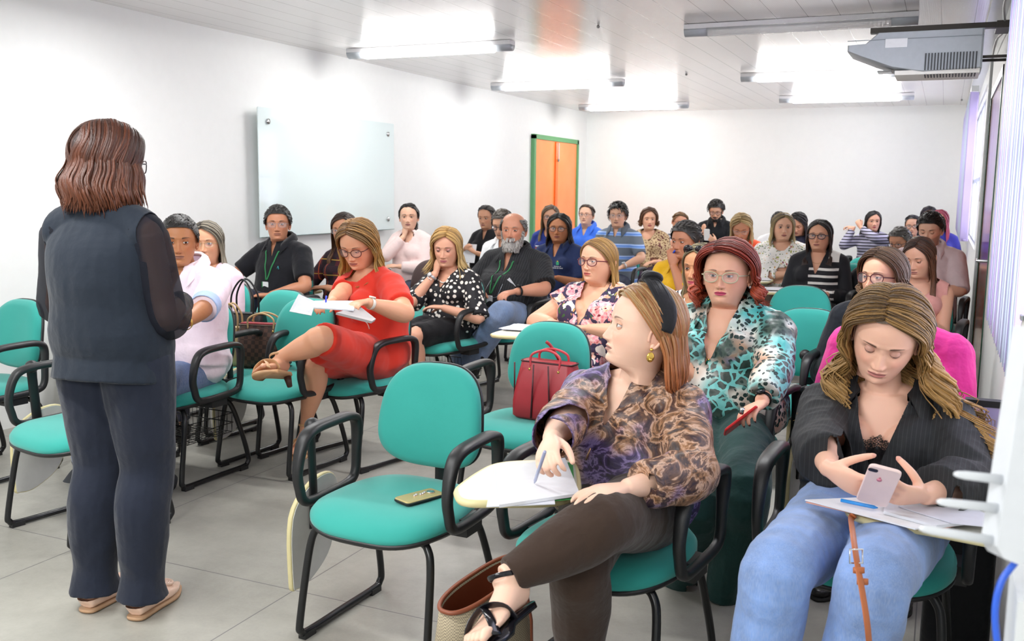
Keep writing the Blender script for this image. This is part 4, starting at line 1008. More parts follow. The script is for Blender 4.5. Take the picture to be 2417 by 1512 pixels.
def chair_for(P, label, **kw):
    ang = kw.pop('cby', P.get('by', 5)); off = kw.pop('co', (0, -.085)); M = rz(-radians(ang)); rl = np.array(P['root'].location); p = rl[:2]+(M@np.array([*off, 0]))[:2]
    return chair(p[0], p[1], ang, label, **kw)
def local_to_world(P, v): return np.array(P['root'].location)+rz(P['root'].rotation_euler[2])@np.asarray(v, float)
# ---------------------------------------------------------------- the people in the room
def LAP(P, h, zs): z = P['z0']+.125; return (((-.11, -.24, z), (.5, -.85, -.18), (0, 0, -1), 22), ((.11, -.26, z), (-.5, -.85, -.15), (0, 0, -1), 22))
def CROSS(P, h, zs): return (((.10, -.21, zs-.20), (.9, -.1, .15), (0, 1, 0), 25, (-.7, -.1, -.7)), ((-.10, -.17, zs-.24), (-.9, -.1, .1), (0, 1, 0), 25, (.7, -.1, -.7)))
def WRITE(P, h, zs): return (((-.21, -.30, .725), (.25, -.95, -.12), (.55, 0, -.8), 42, (-.7, .2, -.7)), ((.04, -.30, .715), (-.6, -.8, 0), (0, 0, -1), 20))
def CHINR(P, h, zs): X = P.get('ch', (-.01, -.075, -.185)); return ((h+np.array(X), (.12, .10, 1), (.1, 1, -.1), 62, (-.5, -.6, -.8)), ((.02, -.24, P['z0']+.20), (-.95, -.25, 0), (0, .5, -1), 20, (.6, 0, -.7)))
def PHONE(P, h, zs): z = zs-.20; return (((-.09, -.26, z), (.8, -.5, .3), (.1, .7, .6), 48), ((.09, -.27, z), (-.8, -.5, .3), (-.1, .7, .6), 48))
TRS = lambda h, **k: dict(k='trousers', m=fabric('trousers_'+h, h), **k)
JEANS = {}
def jeans(h, **k):
    if h not in JEANS:
        t = NT('denim_'+h); t.set(Roughness=.85, Specular_IOR_Level=.2, Sheen_Weight=.2); co = t.coord(); a = t.noise(co, 7, 4, .6); b = t.noise(t.coord((500, 500, 60)), 1, 2)
        c = t.mix(t.ramp(a, [(.35, (0,)*3), (.65, (1,)*3)]), tuple(x*.72 for x in lin(h)), tuple(min(1, x*1.35) for x in lin(h))); t.color(t.mix(t.math('MULTIPLY', b, .35), c, lin('dfe6f2'))); t.bump(a, .4, .02); JEANS[h] = t.m
    return dict(k='trousers', m=JEANS[h], **k)
def st_(c, **k): return dict(st='short', c=c, **k)

# 1: the speaker, standing with her back to the camera
t = NT('sheer_chiffon'); t.set(Base_Color=(*lin('1a1c26'), 1), Roughness=.7, Alpha=.80, Specular_IOR_Level=.2); SHEER = t.m
SPK = dict(id=1, px=(238, 290, 440), pz=(-2.50, 2.36, 1.515), r=-118, by=-188, q=0, skin='c99a80', fem=1, z0=.90, w=1.02, fat=1.02, belly=.0, bust=.9, lean=.02, p=4, nk=.205, fs=.95, al=(.285, .25), sw=.162, aw=1.0,
    arms=(((-.10, -.24, 1.04), (.75, -.65, .1), (0, .3, -1), 25, (-.35, .5, -.8)), ((.10, -.24, 1.04), (-.75, -.65, .1), (0, .3, -1), 25, (.7, .45, -.7))),
    legs=[((-.095, -.02, .49), (-.10, .04, .095), (.06, -1, 0)), ((.085, -.01, .49), (.09, .04, .095), (-.04, -1, 0))], lw=1.14, cv=(0, .02, 0), watch=('caa86a', 0, 1, 'e8e4d8'),
    glasses=('1c1c24', (.025, .019, .0018)), hair=dict(st='long', c=('2a130c', '4a2414', '5f3420'), len=-.165, wave=.005, wf=8, vol=.024, part=.0, puff=.45, n=330, flare=.035, r=.0052),
    top=dict(m=fabric('navy_crepe', '1b2430', .8, .3), sl=0, nk=('c', 0, 0, .062), armcut=.178, off=.016, wr=.004, hem=(.80, .198, .155, .015)),
    bottom=dict(k='trousers', m=fabric('navy_suiting', '1e2433', .85, .3), off=.016, len=.985, ext=.045, flare=.018, hemw=.012, wr=.006), shoes=('flat', 'patent nude', 'f0cdb8', .12, 'c09a78'))
person(SPK, 'standing woman seen from behind in a navy blouse with sheer sleeves and dark trousers')
g = G()
for i in (0, 1):
    Q = armpath(SPK['B'], i); g.tube(Q[:29, :3], Q[:29, 3]+.016+.012*np.sin(np.linspace(0, pi, 29)), 20); g.ball(SPK['B']['S'][i]+np.array([-.012*(1 if i else -1), 0, .002]), .071, 20, 14)
m = remesh(g, .007, 3); m = wrinkle(m, .006); m.build('sheer_sleeves', SHEER, SPK['topo'], fixn=False)

# 2: man in the pale pink shirt
PINK = fabric('pale_pink_cotton', 'f3e2ee', .8, .4); BLUEC = fabric('pale_blue_cotton', 'a9bfe6', .8, .3)
P = dict(id=2, px=(424, 508, 620), d=4.75, r=4, p=4, by=2, skin='a9714c', fem=0, lips='8a5a4a', brow='1c130f', browt=1.3, age=.1, gaze=(10, 0), hair=st_(('15110f', '2c2624'), l=.012, off=.006, r=.004, lift=.001),
    xs=0, arms=(((-.10, -.30, .72), (.6, -.8, 0), (0, 0, -1), 25), (('w', 428, 768, 4.25), (-.9, -.4, 0), (0, 0, -1), 25, (.9, .3, -.5))), watch=('d8b45a', 1, 1, 'f0f0ea'), wo=.003,
    top=dict(m=PINK, sl=1.05, nk=('v', .17, .05), collar=dict(ang=128, tip=.045, w=.05, m=PINK), cuff=(BLUEC, .16), off=.018, buttons=(plain('button_white', 'f4f4f4', .3), (.80, .72), -.01), hem=(.56, .235, .18, -.02)),
    bottom=jeans('2c4f86'), shoes=('sneaker', 'canvas grey', '3a3d42', .8, 'd9d8cc'), fs=1.1, legs=[(('w', 300, 900, 4.4), ('w', 190, 1095, 4.75), ('w', 130, 1140, 4.62)), ((.14, -.42, .50), (.16, -.36, .09), (0, -1, 0))])
person(P, 'young man with short dark hair in a pale pink shirt with rolled blue cuffs')
chair_for(P, 'teal chair under the man in the pale pink shirt', basket=True)
# 3
P = dict(id=3, px=(489, 527, 612), d=5.75, r=14, p=2, by=5, skin='cf9a7a', lips='a8605a', age=.5, glasses=('b49a6a', (.024, .015, .0011), 3), hair=dict(st='long', c=('2a2220', '8c8474', 'a9a390'), len=-.26, part=-.02, wave=.004, vol=.013), earring=(('c8a04a', 'hoop', (1,)),),
    arms=LAP, top=dict(m=fabric('lilac_pattern', 'ead0de', .8), sl=1.2, nk=('u', .10, .07)), bottom=TRS('3a3a48'))
person(P, 'woman with long grey-streaked hair and glasses behind the man in pink')
chair_for(P, 'teal chair under the woman with grey-streaked hair')
# 4: man in the black polo
BLACKP = fabric('black_pique', '15161c', .85, .3)
P = dict(id=4, px=(656, 486, 565), r=4, by=4, skin='b98062', fem=0, lips='96604f', brow='221a18', browt=1.3, age=.8, nk=.195, fat=1.1, belly=.04, hair=st_(('2a2828', '55524f'), off=.012, bump=.008, l=.03, lift=.006), glasses=('8d8f94', (.026, .016, .0011), 3),
    arms=(((-.17, -.36, .80), (.6, -.7, .2), (.4, .2, -.6), 50, (-.8, .1, -.5)), ((.16, -.30, .70), (-.8, -.5, 0), (0, 0, -1), 25, (.9, .2, -.5))),
    legs=[((-.08, -.42, .50), (-.10, -.38, .09), (0, -1, 0)), ((-.02, -.44, .70), (-.30, -.52, .45), (-.5, -.8, -.2))],
    top=dict(m=BLACKP, sl=.72, nk=('v', .11, .022), collar=dict(ang=142, tip=.03), cuff=(fabric('grey_tipping', '8f9092'), .02), off=.014), bottom=TRS('1b2133'))
person(P, 'man in a black polo shirt with a green lanyard in front of the glass board')
P4 = P; chair_for(P, 'teal chair under the man in the black polo shirt', tablet='open')
G().tube(cr([(-.035, -.105, P['B']['zs']-.02), (-.035, -.075, P['B']['zs']+.04), (0, .06, P['B']['zs']+.08)], 4), .001, 4)
# 5
def plaid():
    t = NT('dark_red_plaid'); t.set(Roughness=.85); co = t.coord(); sp = t.n('ShaderNodeSeparateXYZ'); t.l(co, sp.inputs[0])
    def band(o, f, w, ph=0): return t.math('LESS_THAN', t.math('ABSOLUTE', t.math('SUBTRACT', t.math('FRACT', t.math('ADD', t.math('MULTIPLY', o, f), ph)), .5)), w)
    c = t.mix(band(sp.outputs[0], 9, .22), lin('4c1420'), lin('1c1016')); c = t.mix(band(sp.outputs[2], 9, .22), c, lin('2a1420')); c = t.mix(band(sp.outputs[2], 9, .03, .4), c, lin('b08a3a')); c = t.mix(band(sp.outputs[0], 9, .03, .4), c, lin('b04a2a')); t.color(c); return t.m
P = dict(id=5, px=(812, 505, 574), d=7.2, r=22, p=4, by=6, skin='bd8666', lips='8e4a44', age=.6, glasses=('a9a29a', (.026, .017, .0011), 3), hair=dict(st='long', c=('1e1614', '33241c', '6a4c34'), len=-.33, part=.03, wave=.004, vol=.012, frontaz=120), arms=WRITE,
    top=dict(m=plaid(), sl=1.8, nk=('v', .10, .03)), bottom=TRS('22222a'))
person(P, 'woman with very long dark hair, glasses and a dark red plaid shirt')
P5 = P; chair_for(P, 'teal chair under the woman in the plaid shirt', tablet='open')
# 6: red dress
def reddress():
    t = NT('red_knit'); t.set(Roughness=.8, Specular_IOR_Level=.3, Sheen_Weight=.2); co = t.coord(); n = t.noise(co, 8, 2); t.color(t.mix(n, lin('d02c1c'), lin('e23a26'))); t.bump(t.noise(co, 700, 1), .2, .001); return t.m
RED = reddress(); CRMW = plain('white_piping', 'f2ece4', .6)
P = dict(id=6, px=(846, 520, 625), d=5.05, r=30, p=24, open=.25, by=22, skin='d49c7c', lips='a85a52', age=.5, face=1.08, w=1.1, fat=1.16, aw=1.25, lw=1.18, bust=1.25, glasses=('5a2c24', (.026, .020, .0022), 2.4), fs=1.,
    hair=dict(st='long', c=('6a4a2c', '9a7040', 'b8924e'), len=-.24, part=-.01, wave=.008, vol=.018, frontaz=130, n=280, az=66), earring=(('c8a04a', 'stud', (1,)),), barefoot=1, hs=.95,
    arms=((('w', 770, 722, 4.62), ('w', 725, 735, 4.5), (.2, 0, -1), 35, (-.7, .3, -.5)), (('w', 866, 714, 4.62), ('w', 815, 722, 4.45), (0, 0, -1), 28, (.9, .3, -.6))), watch=('e8e0d4', 1, 0, 'e8e0d4'),
    legs=[(('w', 742, 850, 4.75), ('w', 722, 1005, 4.95), ('w', 690, 1052, 4.7)), (('w', 760, 800, 4.55), ('w', 655, 845, 4.55), ('w', 585, 835, 4.35), (-.2, -.5, .8))],
    top=dict(m=RED, name='dress', sl=.62, nk=('u', .060, .080), puff=.018, off=.012, dress=.46), bottom=None, shoes=('sandal', 'tan leather', 'cfa377', .45, .055))
person(P, 'woman in a red dress with glasses reading papers on her lap, legs crossed')
P6 = P; chair(*(local_to_world(P, (0, -.08, 0))[:2]), 14, 'teal chair under the woman in the red dress', tablet=None, basket=False)
# 7
P = dict(id=7, px=(965, 480, 539), d=8.9, r=6, p=0, by=3, skin='dcae94', lips='a86868', browt=1.2, age=.1, arms=CHINR, hair=dict(st='long', c=('1c1614', '2a2220'), len=-.20, part=-.03, wave=.006, vol=.010, tie=(.055, .055, -.05), tail=(.03, -.10, -.20), tbow=(0, -.03, 0)), earring=(('f4efe6', 'stud', (1,)),),
    top=dict(m=fabric('powder_pink_blouse', 'f4dbd8', .8), sl=1.85, nk=('c',), off=.016), bottom=TRS('3a4256'))
person(P, 'dark-haired woman in a powder pink blouse resting a pen at her chin')
P7 = P; chair_for(P, 'teal chair under the woman in the powder pink blouse')
# 8: polka dots
def dots():
    t = NT('polka_dot_black'); t.set(Roughness=.7); co = t.coord(); v = t.n('ShaderNodeTexVoronoi', i_Scale=30., i_Randomness=.55); t.l(co, v.inputs['Vector']); t.color(t.mix(t.math('LESS_THAN', v.outputs['Distance'], .36), lin('15141a'), lin('eee9e0'))); return t.m
P = dict(id=8, px=(1054, 543, 619), d=6.35, r=16, p=12, open=.35, by=14, skin='dba58a', lips='c06a72', shadow='c08a90', age=.8, hair=dict(st='long', c=('a8804a', 'cfa868', 'd8bc84'), len=-.19, part=.02, wave=.006, vol=.02, flip=.06, puff=.5), earring=(('f4efe6', 'stud', (1,)),), necklace=('f4efe6', .06, .005, 46),
    arms=lambda P, h, zs: ((h+np.array((-.05, -.06, -.175)), (.15, .15, 1), (.2, 1, -.1), 75, (-.3, -.7, -.8)), ((.12, -.22, P['z0']+.15), (-.9, -.3, 0), (0, 0, -1), 25, (.7, .1, -.7))), watch=('d0d2d4', 0, 1, 'e8e8e8'),
    top=dict(m=dots(), sl=.95, nk=('v', .13, .08), off=.014, flare=.02), bottom=dict(k='skirt', m=fabric('black_skirt', '17171b', .85), len=.42), legs=[((-.06, -.43, .51), (-.16, -.28, .09), (0, -1, 0)), ((.07, -.43, .51), (.02, -.36, .09), (0, -1, 0))], shoes=('closed', 'burgundy patent', '4a1524', .12), fs=.85)
person(P, 'blonde woman in a black and white polka dot blouse with her chin on her fist')
chair_for(P, 'teal chair under the woman in the polka dot blouse', basket=True)
# 9
P = dict(id=9, px=(1148, 488, 535), d=10.3, r=25, p=6, by=10, skin='bd8c70', lips='9a5a52', age=.5, hair=dict(st='long', c=('221e1e', '5a5450'), len=-.1, tie=(0, .115, .0)), arms=lambda P, h, zs: (((-.06, -.34, zs-.14), (.5, -.5, .5), (.8, 0, -.3), 40), ((.08, -.34, zs-.16), (-.5, -.5, .5), (-.8, 0, -.3), 40)),
    top=dict(m=fabric('black_knit_top', '18181c', .9), sl=1.7, nk=('v', .12, .03), off=.014), bottom=TRS('22222a'), necklace=('b9b4ac', .08, .003, 0))
person(P, 'woman with tied dark hair and a black top holding a white sheet')
P9 = P; chair_for(P, 'teal chair under the woman in the black top holding a white sheet')
# 10
WHITE = fabric('white_cotton', 'eef0f2', .8)
P = dict(id=10, px=(1186, 495, 560), d=8.3, r=22, p=14, by=12, skin='c8967a', fem=0, lips='9a6a5a', age=.7, open=.5, glasses=('1a1c26', (.026, .018, .003)), hair=st_(('4a423c', '8a837c'), l=.04, off=.010), arms=LAP, top=dict(m=WHITE, sl=1.8, nk=('v', .10, .03), collar=dict(ang=140)), bottom=TRS('3a4050'))
person(P, 'man with combed grey hair, glasses and white shirt, half hidden by the bearded man')
chair_for(P, 'teal chair under the man in the white shirt')
# 11: bearded man
def pin(name, a, b, f):
    t = NT(name); t.set(Roughness=.8); co = t.coord(); sp = t.n('ShaderNodeSeparateXYZ'); t.l(co, sp.inputs[0]); s = t.math('LESS_THAN', t.math('FRACT', t.math('MULTIPLY', sp.outputs[0], f)), .12); n = t.noise(co, 12, 3)
    t.color(t.mix(s, t.mix(n, tuple(x*.85 for x in lin(a)), lin(a)), lin(b))); t.bump(n, .35, .02); return t.m
P = dict(id=11, px=(1212, 499, 581), d=6.85, r=14, p=0, by=10, skin='c88d72', fem=0, lips='a8685e', age=1., face=1.05, nk=.215, fat=1.25, belly=.11, w=1.16, sw=.205, aw=1.25, neck=.062, brow='6a645e', z0=.55,
    hair=dict(st='fringe', c=('7a7672', 'a9a6a2'), l=.03, off=.006, n=300, bald=.070), beard=('bdb9b4', .045), arms=(((-.12, -.30, .74), (.7, -.7, 0), (0, 0, -1), 25, (-.8, .2, -.5)), (('w', 1217, 688, 6.45), ('w', 1160, 700, 6.3), (0, .4, -1), 40, (.8, .3, -.5))), watch=('2a2a2c', 1, 1, '20242a'), wo=.006,
    legs=[((-.12, -.44, .52), ('w', 1090, 850, 6.9), (-.3, -1, 0)), (('w', 1180, 740, 6.25), ('w', 1110, 858, 6.55), (-.35, -1, 0))],
    top=dict(m=pin('black_pinstripe', '1b1c20', '3c3e44', 60), sl=.85, nk=('v', .15, .035), collar=dict(ang=138, tip=.04, w=.05), off=.018, flare=.02, hem=(.60, .27, .24, -.05), buttons=(plain('button_black', '0c0c0c', .3), (.9, .8), 0)), bottom=jeans('4a6d9c', flare=.03), shoes=('closed', 'black leather', '1c1b1d'))
person(P, 'balding man with a full white beard, black shirt and green lanyard')
P11 = P; chair_for(P, 'teal chair under the bearded man')
# 12
P = dict(id=12, px=(1299, 485, 536), d=10.2, r=0, by=0, skin='cf9c80', lips='a04a54', glasses=('1c1c26', (.026, .019, .0022)), hair=dict(st='long', c=('2c221e', '5a4432', '9a8460'), len=-.30, part=.03, vol=.012), arms=LAP, top=dict(m=fabric('royal_blue_top', '2a3c8a', .8), sl=.6, nk=('u', .08, .07)), bottom=TRS('22222a'))
person(P, 'woman with long ombre hair, dark glasses and a blue top with an orange band')
P12 = P; chair_for(P, 'teal chair under the woman in the blue top with an orange band')
# 13
NAVY = fabric('navy_polo', '1e2c54', .85)
P = dict(id=13, px=(1320, 506, 567), d=8.2, r=12, p=0, by=8, skin='ad7350', lips='8a4a44', age=.4, face=1.12, fat=1.2, w=1.12, aw=1.2, glasses=('2c1c1a', (.026, .019, .002), 2.4), hair=dict(st='long', c=('16120f', '241c18'), len=-.17, part=.0, vol=.012, frontaz=120), arms=(((-.14, -.32, .74), (.6, -.8, 0), (0, 0, -1), 25, (-.9, .2, -.5)), ((.14, -.30, .72), (-.6, -.8, 0), (0, 0, -1), 25)),
    top=dict(m=NAVY, sl=.75, nk=('v', .13, .035), collar=dict(ang=142)), bottom=TRS('1b1f33'))
person(P, 'dark-haired woman with glasses in a navy polo shirt with a chest emblem')
P13 = P; chair_for(P, 'teal chair under the woman in the navy polo shirt')
# 14
P = dict(id=14, px=(1384, 485, 528), d=11.6, r=18, p=-6, by=8, skin='d6ab92', lips='b07068', glasses=('7a3a34', (.026, .017, .0016)), hair=dict(st='long', c=('3a2c24', '4a3a2e'), len=-.1, tie=(0, .115, .02)), arms=LAP, top=dict(m=fabric('bright_blue_shirt', '3e74e6', .8), sl=1.6, nk=('v', .12, .04), collar=dict(ang=135)), bottom=TRS('2a2a34'))
person(P, 'woman with tied-back hair in a bright blue shirt in front of the orange door')
chair_for(P, 'teal chair under the woman in the bright blue shirt')
# 15: striped polo
def hstripes(name, cols, f):
    t = NT(name); t.set(Roughness=.85); co = t.coord(); sp = t.n('ShaderNodeSeparateXYZ'); t.l(co, sp.inputs[0]); fr = t.math('FRACT', t.math('MULTIPLY', sp.outputs[2], f)); t.color(t.ramp(fr, cols, 'CONSTANT')); return t.m
P = dict(id=15, px=(1458, 480, 533), d=9.7, r=10, by=6, skin='d3a58a', fem=0, lips='a8746a', glasses=('8090a8', (.026, .016, .0011), 3), hair=st_(('14100f', '2a2422'), off=.016, l=.05, lift=.01, comb=(.3, -.2, -.5)), arms=(((-.13, -.3, .72), (.6, -.8, 0), (0, 0, -1), 25), ((.2, -.34, .70), (-.3, -.9, -.2), (0, 0, -1), 20, (.9, .2, -.4))), watch=('c8c8cc', 1, 1, 'd8d8d8'),
    top=dict(m=hstripes('grey_blue_stripes', [(0, lin('6d7886')), (.42, lin('8fb2ee')), (.52, lin('5a8ce0')), (.62, lin('a8c4f4')), (.75, lin('6d7886'))], 8.5), sl=.78, nk=('v', .10, .028), collar=dict(ang=142, m=fabric('grey_collar', '5d6672'))), bottom=TRS('3a4256'))
person(P, 'dark-haired man with glasses in a grey and blue striped polo shirt')
P15 = P; chair_for(P, 'teal chair under the man in the striped polo shirt')
# 16
def mottled(name, cols, sc, rough=.75, dist=0.):
    t = NT(name); t.set(Roughness=rough); co = t.coord(); v = t.n('ShaderNodeTexVoronoi', i_Scale=sc); n = t.n('ShaderNodeTexNoise', i_Scale=sc*.5, i_Detail=3., i_Distortion=dist); t.l(co, v.inputs['Vector']); t.l(co, n.inputs[0])
    t.color(t.ramp(t.math('ADD', t.math('MULTIPLY', v.outputs['Distance'], .6), t.math('MULTIPLY', n.outputs['Fac'], .5)), cols, 'CONSTANT' if not dist else 'LINEAR')); return t.m
P = dict(id=16, px=(1532, 492, 539), d=10.9, r=-6, by=-4, skin='d3a286', lips='b04a50', age=.9, hair=dict(st='long', c=('4a3020', '7a5234'), len=-.09, wave=.016, wf=14, vol=.02, puff=.5), earring=(('c8a04a', 'hoop', (-1, 1)),), arms=LAP, fat=1.2, w=1.06,
    top=dict(m=mottled('brown_paisley', [(0, lin('5a3a2a')), (.35, lin('8a6a4a')), (.5, lin('c8b088')), (.68, lin('6a3a30'))], 34), sl=1.5, nk=('u', .09, .085), off=.016), bottom=dict(k='skirt', m=fabric('plum_skirt', '3a2a40'), len=.7))
person(P, 'older woman with short curly auburn hair in a brown patterned tunic')
P16 = P; chair_for(P, 'teal chair under the woman in the brown patterned tunic', tablet='open')
# 17
P = dict(id=17, px=(1604, 504, 543), d=12.1, r=-12, roll=14, p=8, by=0, skin='c99276', lips='b0304a', glasses=('26262c', (.026, .017, .0018)), hair=dict(st='long', c=('6a4e34', 'b08c5c'), len=-.08, tie=(0, .115, .0)), arms=CHINR, top=dict(m=mottled('navy_floral', [(0, lin('1c2438')), (.5, lin('2a3450')), (.62, lin('d8dce4'))], 40), sl=.9, nk=('u', .08, .07)), bottom=TRS('22222a'), pz=(-3.02, 12.0, 1.15))
P.pop('pz'); person(P, 'woman with glasses tilting her head behind the man in yellow')
chair_for(P, 'teal chair under the woman in the navy printed blouse')
# 18: yellow shirt
YEL = fabric('mustard_shirt', 'e8b51e', .8, .5)
P = dict(id=18, px=(1618, 526, 607), d=6.55, r=38, p=2, by=14, skin='b67c5e', fem=0, lips='96604f', age=.9, face=1.05, w=1.1, fat=1.15, aw=1.15, brow='3a322e', hair=st_(('3a3836', '7c7874'), off=.014, bump=.010, l=.035, lift=.010), nk=.205,
    arms=lambda P, h, zs: (((-.16, -.30, .72), (.6, -.8, 0), (0, 0, -1), 25), (h+np.array((-.03, -.10, -.17)), (-.15, .05, 1), (-.5, .8, 0), 55, (.5, -.5, -.7))),
    top=dict(m=YEL, sl=1.0, nk=('v', .12, .03), collar=dict(ang=138, tip=.04, w=.05), off=.018, flare=.015, buttons=(plain('button_tan', 'c09a3a', .4), (.88, .78), 0)), bottom=TRS('2a2a34'))
person(P, 'man in a mustard yellow shirt holding a blue pen to his mouth')
P18 = P; chair_for(P, 'teal chair under the man in the yellow shirt')
# 19
P = dict(id=19, px=(1690, 473, 519), d=12.2, r=6, p=16, open=.3, by=2, skin='d0a084', fem=0, lips='a0685e', brow='171210', browt=1.4, nk=.19, glasses=('201c1c', (.026, .019, .0022)), hair=st_(('120e0d', '221b19'), off=.018, l=.04, lift=.012, comb=(.2, .7, .3)), beard=('1a1411', .014),
    arms=lambda P, h, zs: (((-.10, -.32, zs-.12), (.1, -.2, 1), (.6, .8, 0), 20, (-.7, 0, -.7)), ((.10, -.34, zs-.20), (-.7, -.3, .5), (-.3, .8, .3), 45, (.7, 0, -.7))), top=dict(m=fabric('black_shirt', '17191e', .85), sl=1.9, nk=('v', .10, .03), collar=dict(ang=138)), bottom=TRS('22222a'))
person(P, 'man with a black beard holding up a white phone by the back wall')
P19 = P; chair_for(P, 'teal chair under the man with the black beard')
# 20
ORJ = fabric('coral_jacket', 'f0603c', .8)
P = dict(id=20, px=(1750, 505, 562), d=9.0, r=4, p=28, open=.1, by=2, skin='cb9274', lips='a85a58', age=.6, glasses=('b0b4b8', (.025, .016, .0011), 3), hair=dict(st='long', c=('a08458', 'd0b684', 'e0cc9c'), len=-.22, part=.0, vol=.014, az=68, frontaz=110), arms=WRITE, w=1.05, fat=1.1,
    top=dict(m=ORJ, sl=1.9, nk=('v', .2, .07), off=.018), bottom=TRS('2a2a34'))
person(P, 'blonde woman in a coral orange jacket bending her head down to write')
chair_for(P, 'teal chair under the woman in the coral jacket')
# 21
P = dict(id=21, px=(1838, 501, 548), d=11.3, r=10, p=0, by=4, skin='cb9a7e', fem=0, hair=st_(('1a1615', '2c2624')), arms=LAP, top=dict(m=WHITE, sl=1.8, nk=('c',)), bottom=TRS('2a2a34'))
person(P, 'dark-haired man almost hidden behind the woman in the floral top')
chair_for(P, 'teal chair under the man hidden behind the woman in the floral top')
# 22
def floralw(name, bg, cols, sc, w=.42):
    t = NT(name); t.set(Roughness=.75); co = t.coord(); n = t.n('ShaderNodeTexNoise', i_Scale=sc*.6, i_Detail=2.); t.l(co, n.inputs[0])
    mp = t.n('ShaderNodeVectorMath', operation='MULTIPLY_ADD'); t.l(n.outputs['Color'], mp.inputs[0]); mp.inputs[1].default_value = (.35/sc*6,)*3; t.l(co, mp.inputs[2])
    v = t.n('ShaderNodeTexVoronoi', i_Scale=sc); t.l(mp.outputs[0], v.inputs['Vector']); v2 = t.n('ShaderNodeTexVoronoi', i_Scale=sc*3.3); t.l(mp.outputs[0], v2.inputs['Vector'])
    hs = t.n('ShaderNodeSeparateColor'); t.l(v.outputs['Color'], hs.inputs[0]); fl = t.ramp(hs.outputs[0], cols, 'CONSTANT')
    cen = t.math('LESS_THAN', v.outputs['Distance'], .13); pet = t.math('LESS_THAN', t.math('ADD', v.outputs['Distance'], t.math('MULTIPLY', v2.outputs['Distance'], .35)), w)
    hs2 = t.n('ShaderNodeSeparateColor'); t.l(v2.outputs['Color'], hs2.inputs[0]); leaf = t.math('MULTIPLY', t.math('LESS_THAN', v2.outputs['Distance'], .42), t.math('GREATER_THAN', hs2.outputs[1], .55))
    c = t.mix(leaf, bg, t.ramp(hs2.outputs[2], [(0, lin('3f6a34')), (.6, lin('a9b04a')), (.85, lin('d8a860'))], 'CONSTANT')); shade = t.mix(t.math('MULTIPLY', v2.outputs['Distance'], .9), fl, lin('fff4ea'))
    c = t.mix(pet, c, shade); c = t.mix(cen, c, lin('8a1c30')); t.color(c); return t.m
P = dict(id=22, px=(1848, 503, 565), d=8.6, r=-8, by=-2, skin='dcac90', lips='b86a68', browt=1.2, age=.3, face=1.08, w=1.12, fat=1.2, aw=1.2, shadow='a08078', hair=dict(st='long', c=('4a3a2a', '9a8458', 'd8c490'), len=-.20, part=.0, vol=.012, frontaz=110, wave=.004), arms=CROSS,
    top=dict(m=floralw('white_floral', lin('f4f2ee'), [(0, lin('e06a5a')), (.3, lin('e8b0a0')), (.55, lin('7a9ac0')), (.75, lin('d8503c'))], 17, .36), sl=1.5, nk=('u', .07, .08), off=.014), bottom=TRS('5a4a3a'))
person(P, 'blonde woman in a white floral top staring ahead beside the coral jacket')
P22 = P; chair_for(P, 'teal chair under the woman in the white floral top', tablet='open')
# 23
P = dict(id=23, px=(1884, 500, 552), d=10.5, r=18, p=26, open=.1, by=2, skin='c08e74', lips='a0605a', hair=dict(st='long', c=('120e10', '221a1c'), len=-.33, part=.0, vol=.010, frontaz=105), arms=WRITE, top=dict(m=fabric('dark_blue_blouse', '26263c', .8), sl=1.5, nk=('c',)), bottom=TRS('22222a'))
person(P, 'young woman with long straight black hair looking down, behind the blonde in florals')
chair_for(P, 'teal chair under the young woman with long black hair')
# 24: long black hair, cardigan
t = NT('black_white_blocks'); t.set(Roughness=.8); co = t.coord(); sp = t.n('ShaderNodeSeparateXYZ'); t.l(co, sp.inputs[0])
z1 = t.math('LESS_THAN', t.math('FRACT', t.math('MULTIPLY', sp.outputs[2], 18)), .35); z2 = t.math('LESS_THAN', t.math('ABSOLUTE', t.math('SUBTRACT', sp.outputs[0], .125)), .04); z3 = t.math('GREATER_THAN', sp.outputs[2], .90)
z4 = t.math('MULTIPLY', t.math('LESS_THAN', sp.outputs[2], .86), t.math('MULTIPLY', z1, t.math('LESS_THAN', t.math('ABSOLUTE', t.math('SUBTRACT', sp.outputs[0], .06)), .11)))
t.color(t.mix(t.math('MAXIMUM', z4, t.math('MULTIPLY', z2, z3)), lin('17181f'), lin('e6e4e0'))); BW = t.m
P = dict(id=24, px=(1935, 520, 587), d=7.7, r=14, by=4, q=1, skin='cc987c', lips='a86a62', age=.4, face=1.05, glasses=('2c2e3c', (.027, .019, .003), 2.2, .15), w=1.08, fat=1.12, hair=dict(st='long', c=('120d0c', '1e1614', '3a2620'), len=-.36, part=.0, vol=.012, wave=.007, frontaz=125, n=260), necklace=('caa45a', .05, .001, 0), arms=LAP,
    top=dict(m=BW, sl=1.9, nk=('v', .17, .06), off=.014), bottom=TRS('22222a'))
person(P, 'woman with long black hair, cat-eye glasses and a black cardigan')
P24 = P; chair_for(P, 'teal chair under the woman with long black hair and cat-eye glasses', tablet='open')
# 25: striped sweater, arms up
P = dict(id=25, px=(2061, 499, 542), d=11.6, r=-10, p=0, by=14, skin='cf9e84', lips='b84a54', hair=dict(st='long', c=('120e10', '1c1618'), len=-.18, part=.03, vol=.010, sweep=(-.05, -.02)),
    arms=lambda P, h, zs: ((h+np.array((-.20, -.10, -.09)), (-.9, -.1, .1), (.2, 0, -1), 40, (-.3, -.3, -.9)), (h+np.array((-.10, -.12, -.08)), (-.5, .1, .8), (-.2, .8, 0), 60, (.6, -.7, -.35))),
    top=dict(m=hstripes('lilac_black_stripes', [(0, lin('b4b2c8')), (.62, lin('25232e'))], 28), sl=1.85, nk=('c',)), bottom=TRS('22222a'))
person(P, 'young woman in a lilac and black striped sweater combing her hair with both hands')
P25 = P; chair_for(P, 'teal chair under the young woman in the striped sweater')
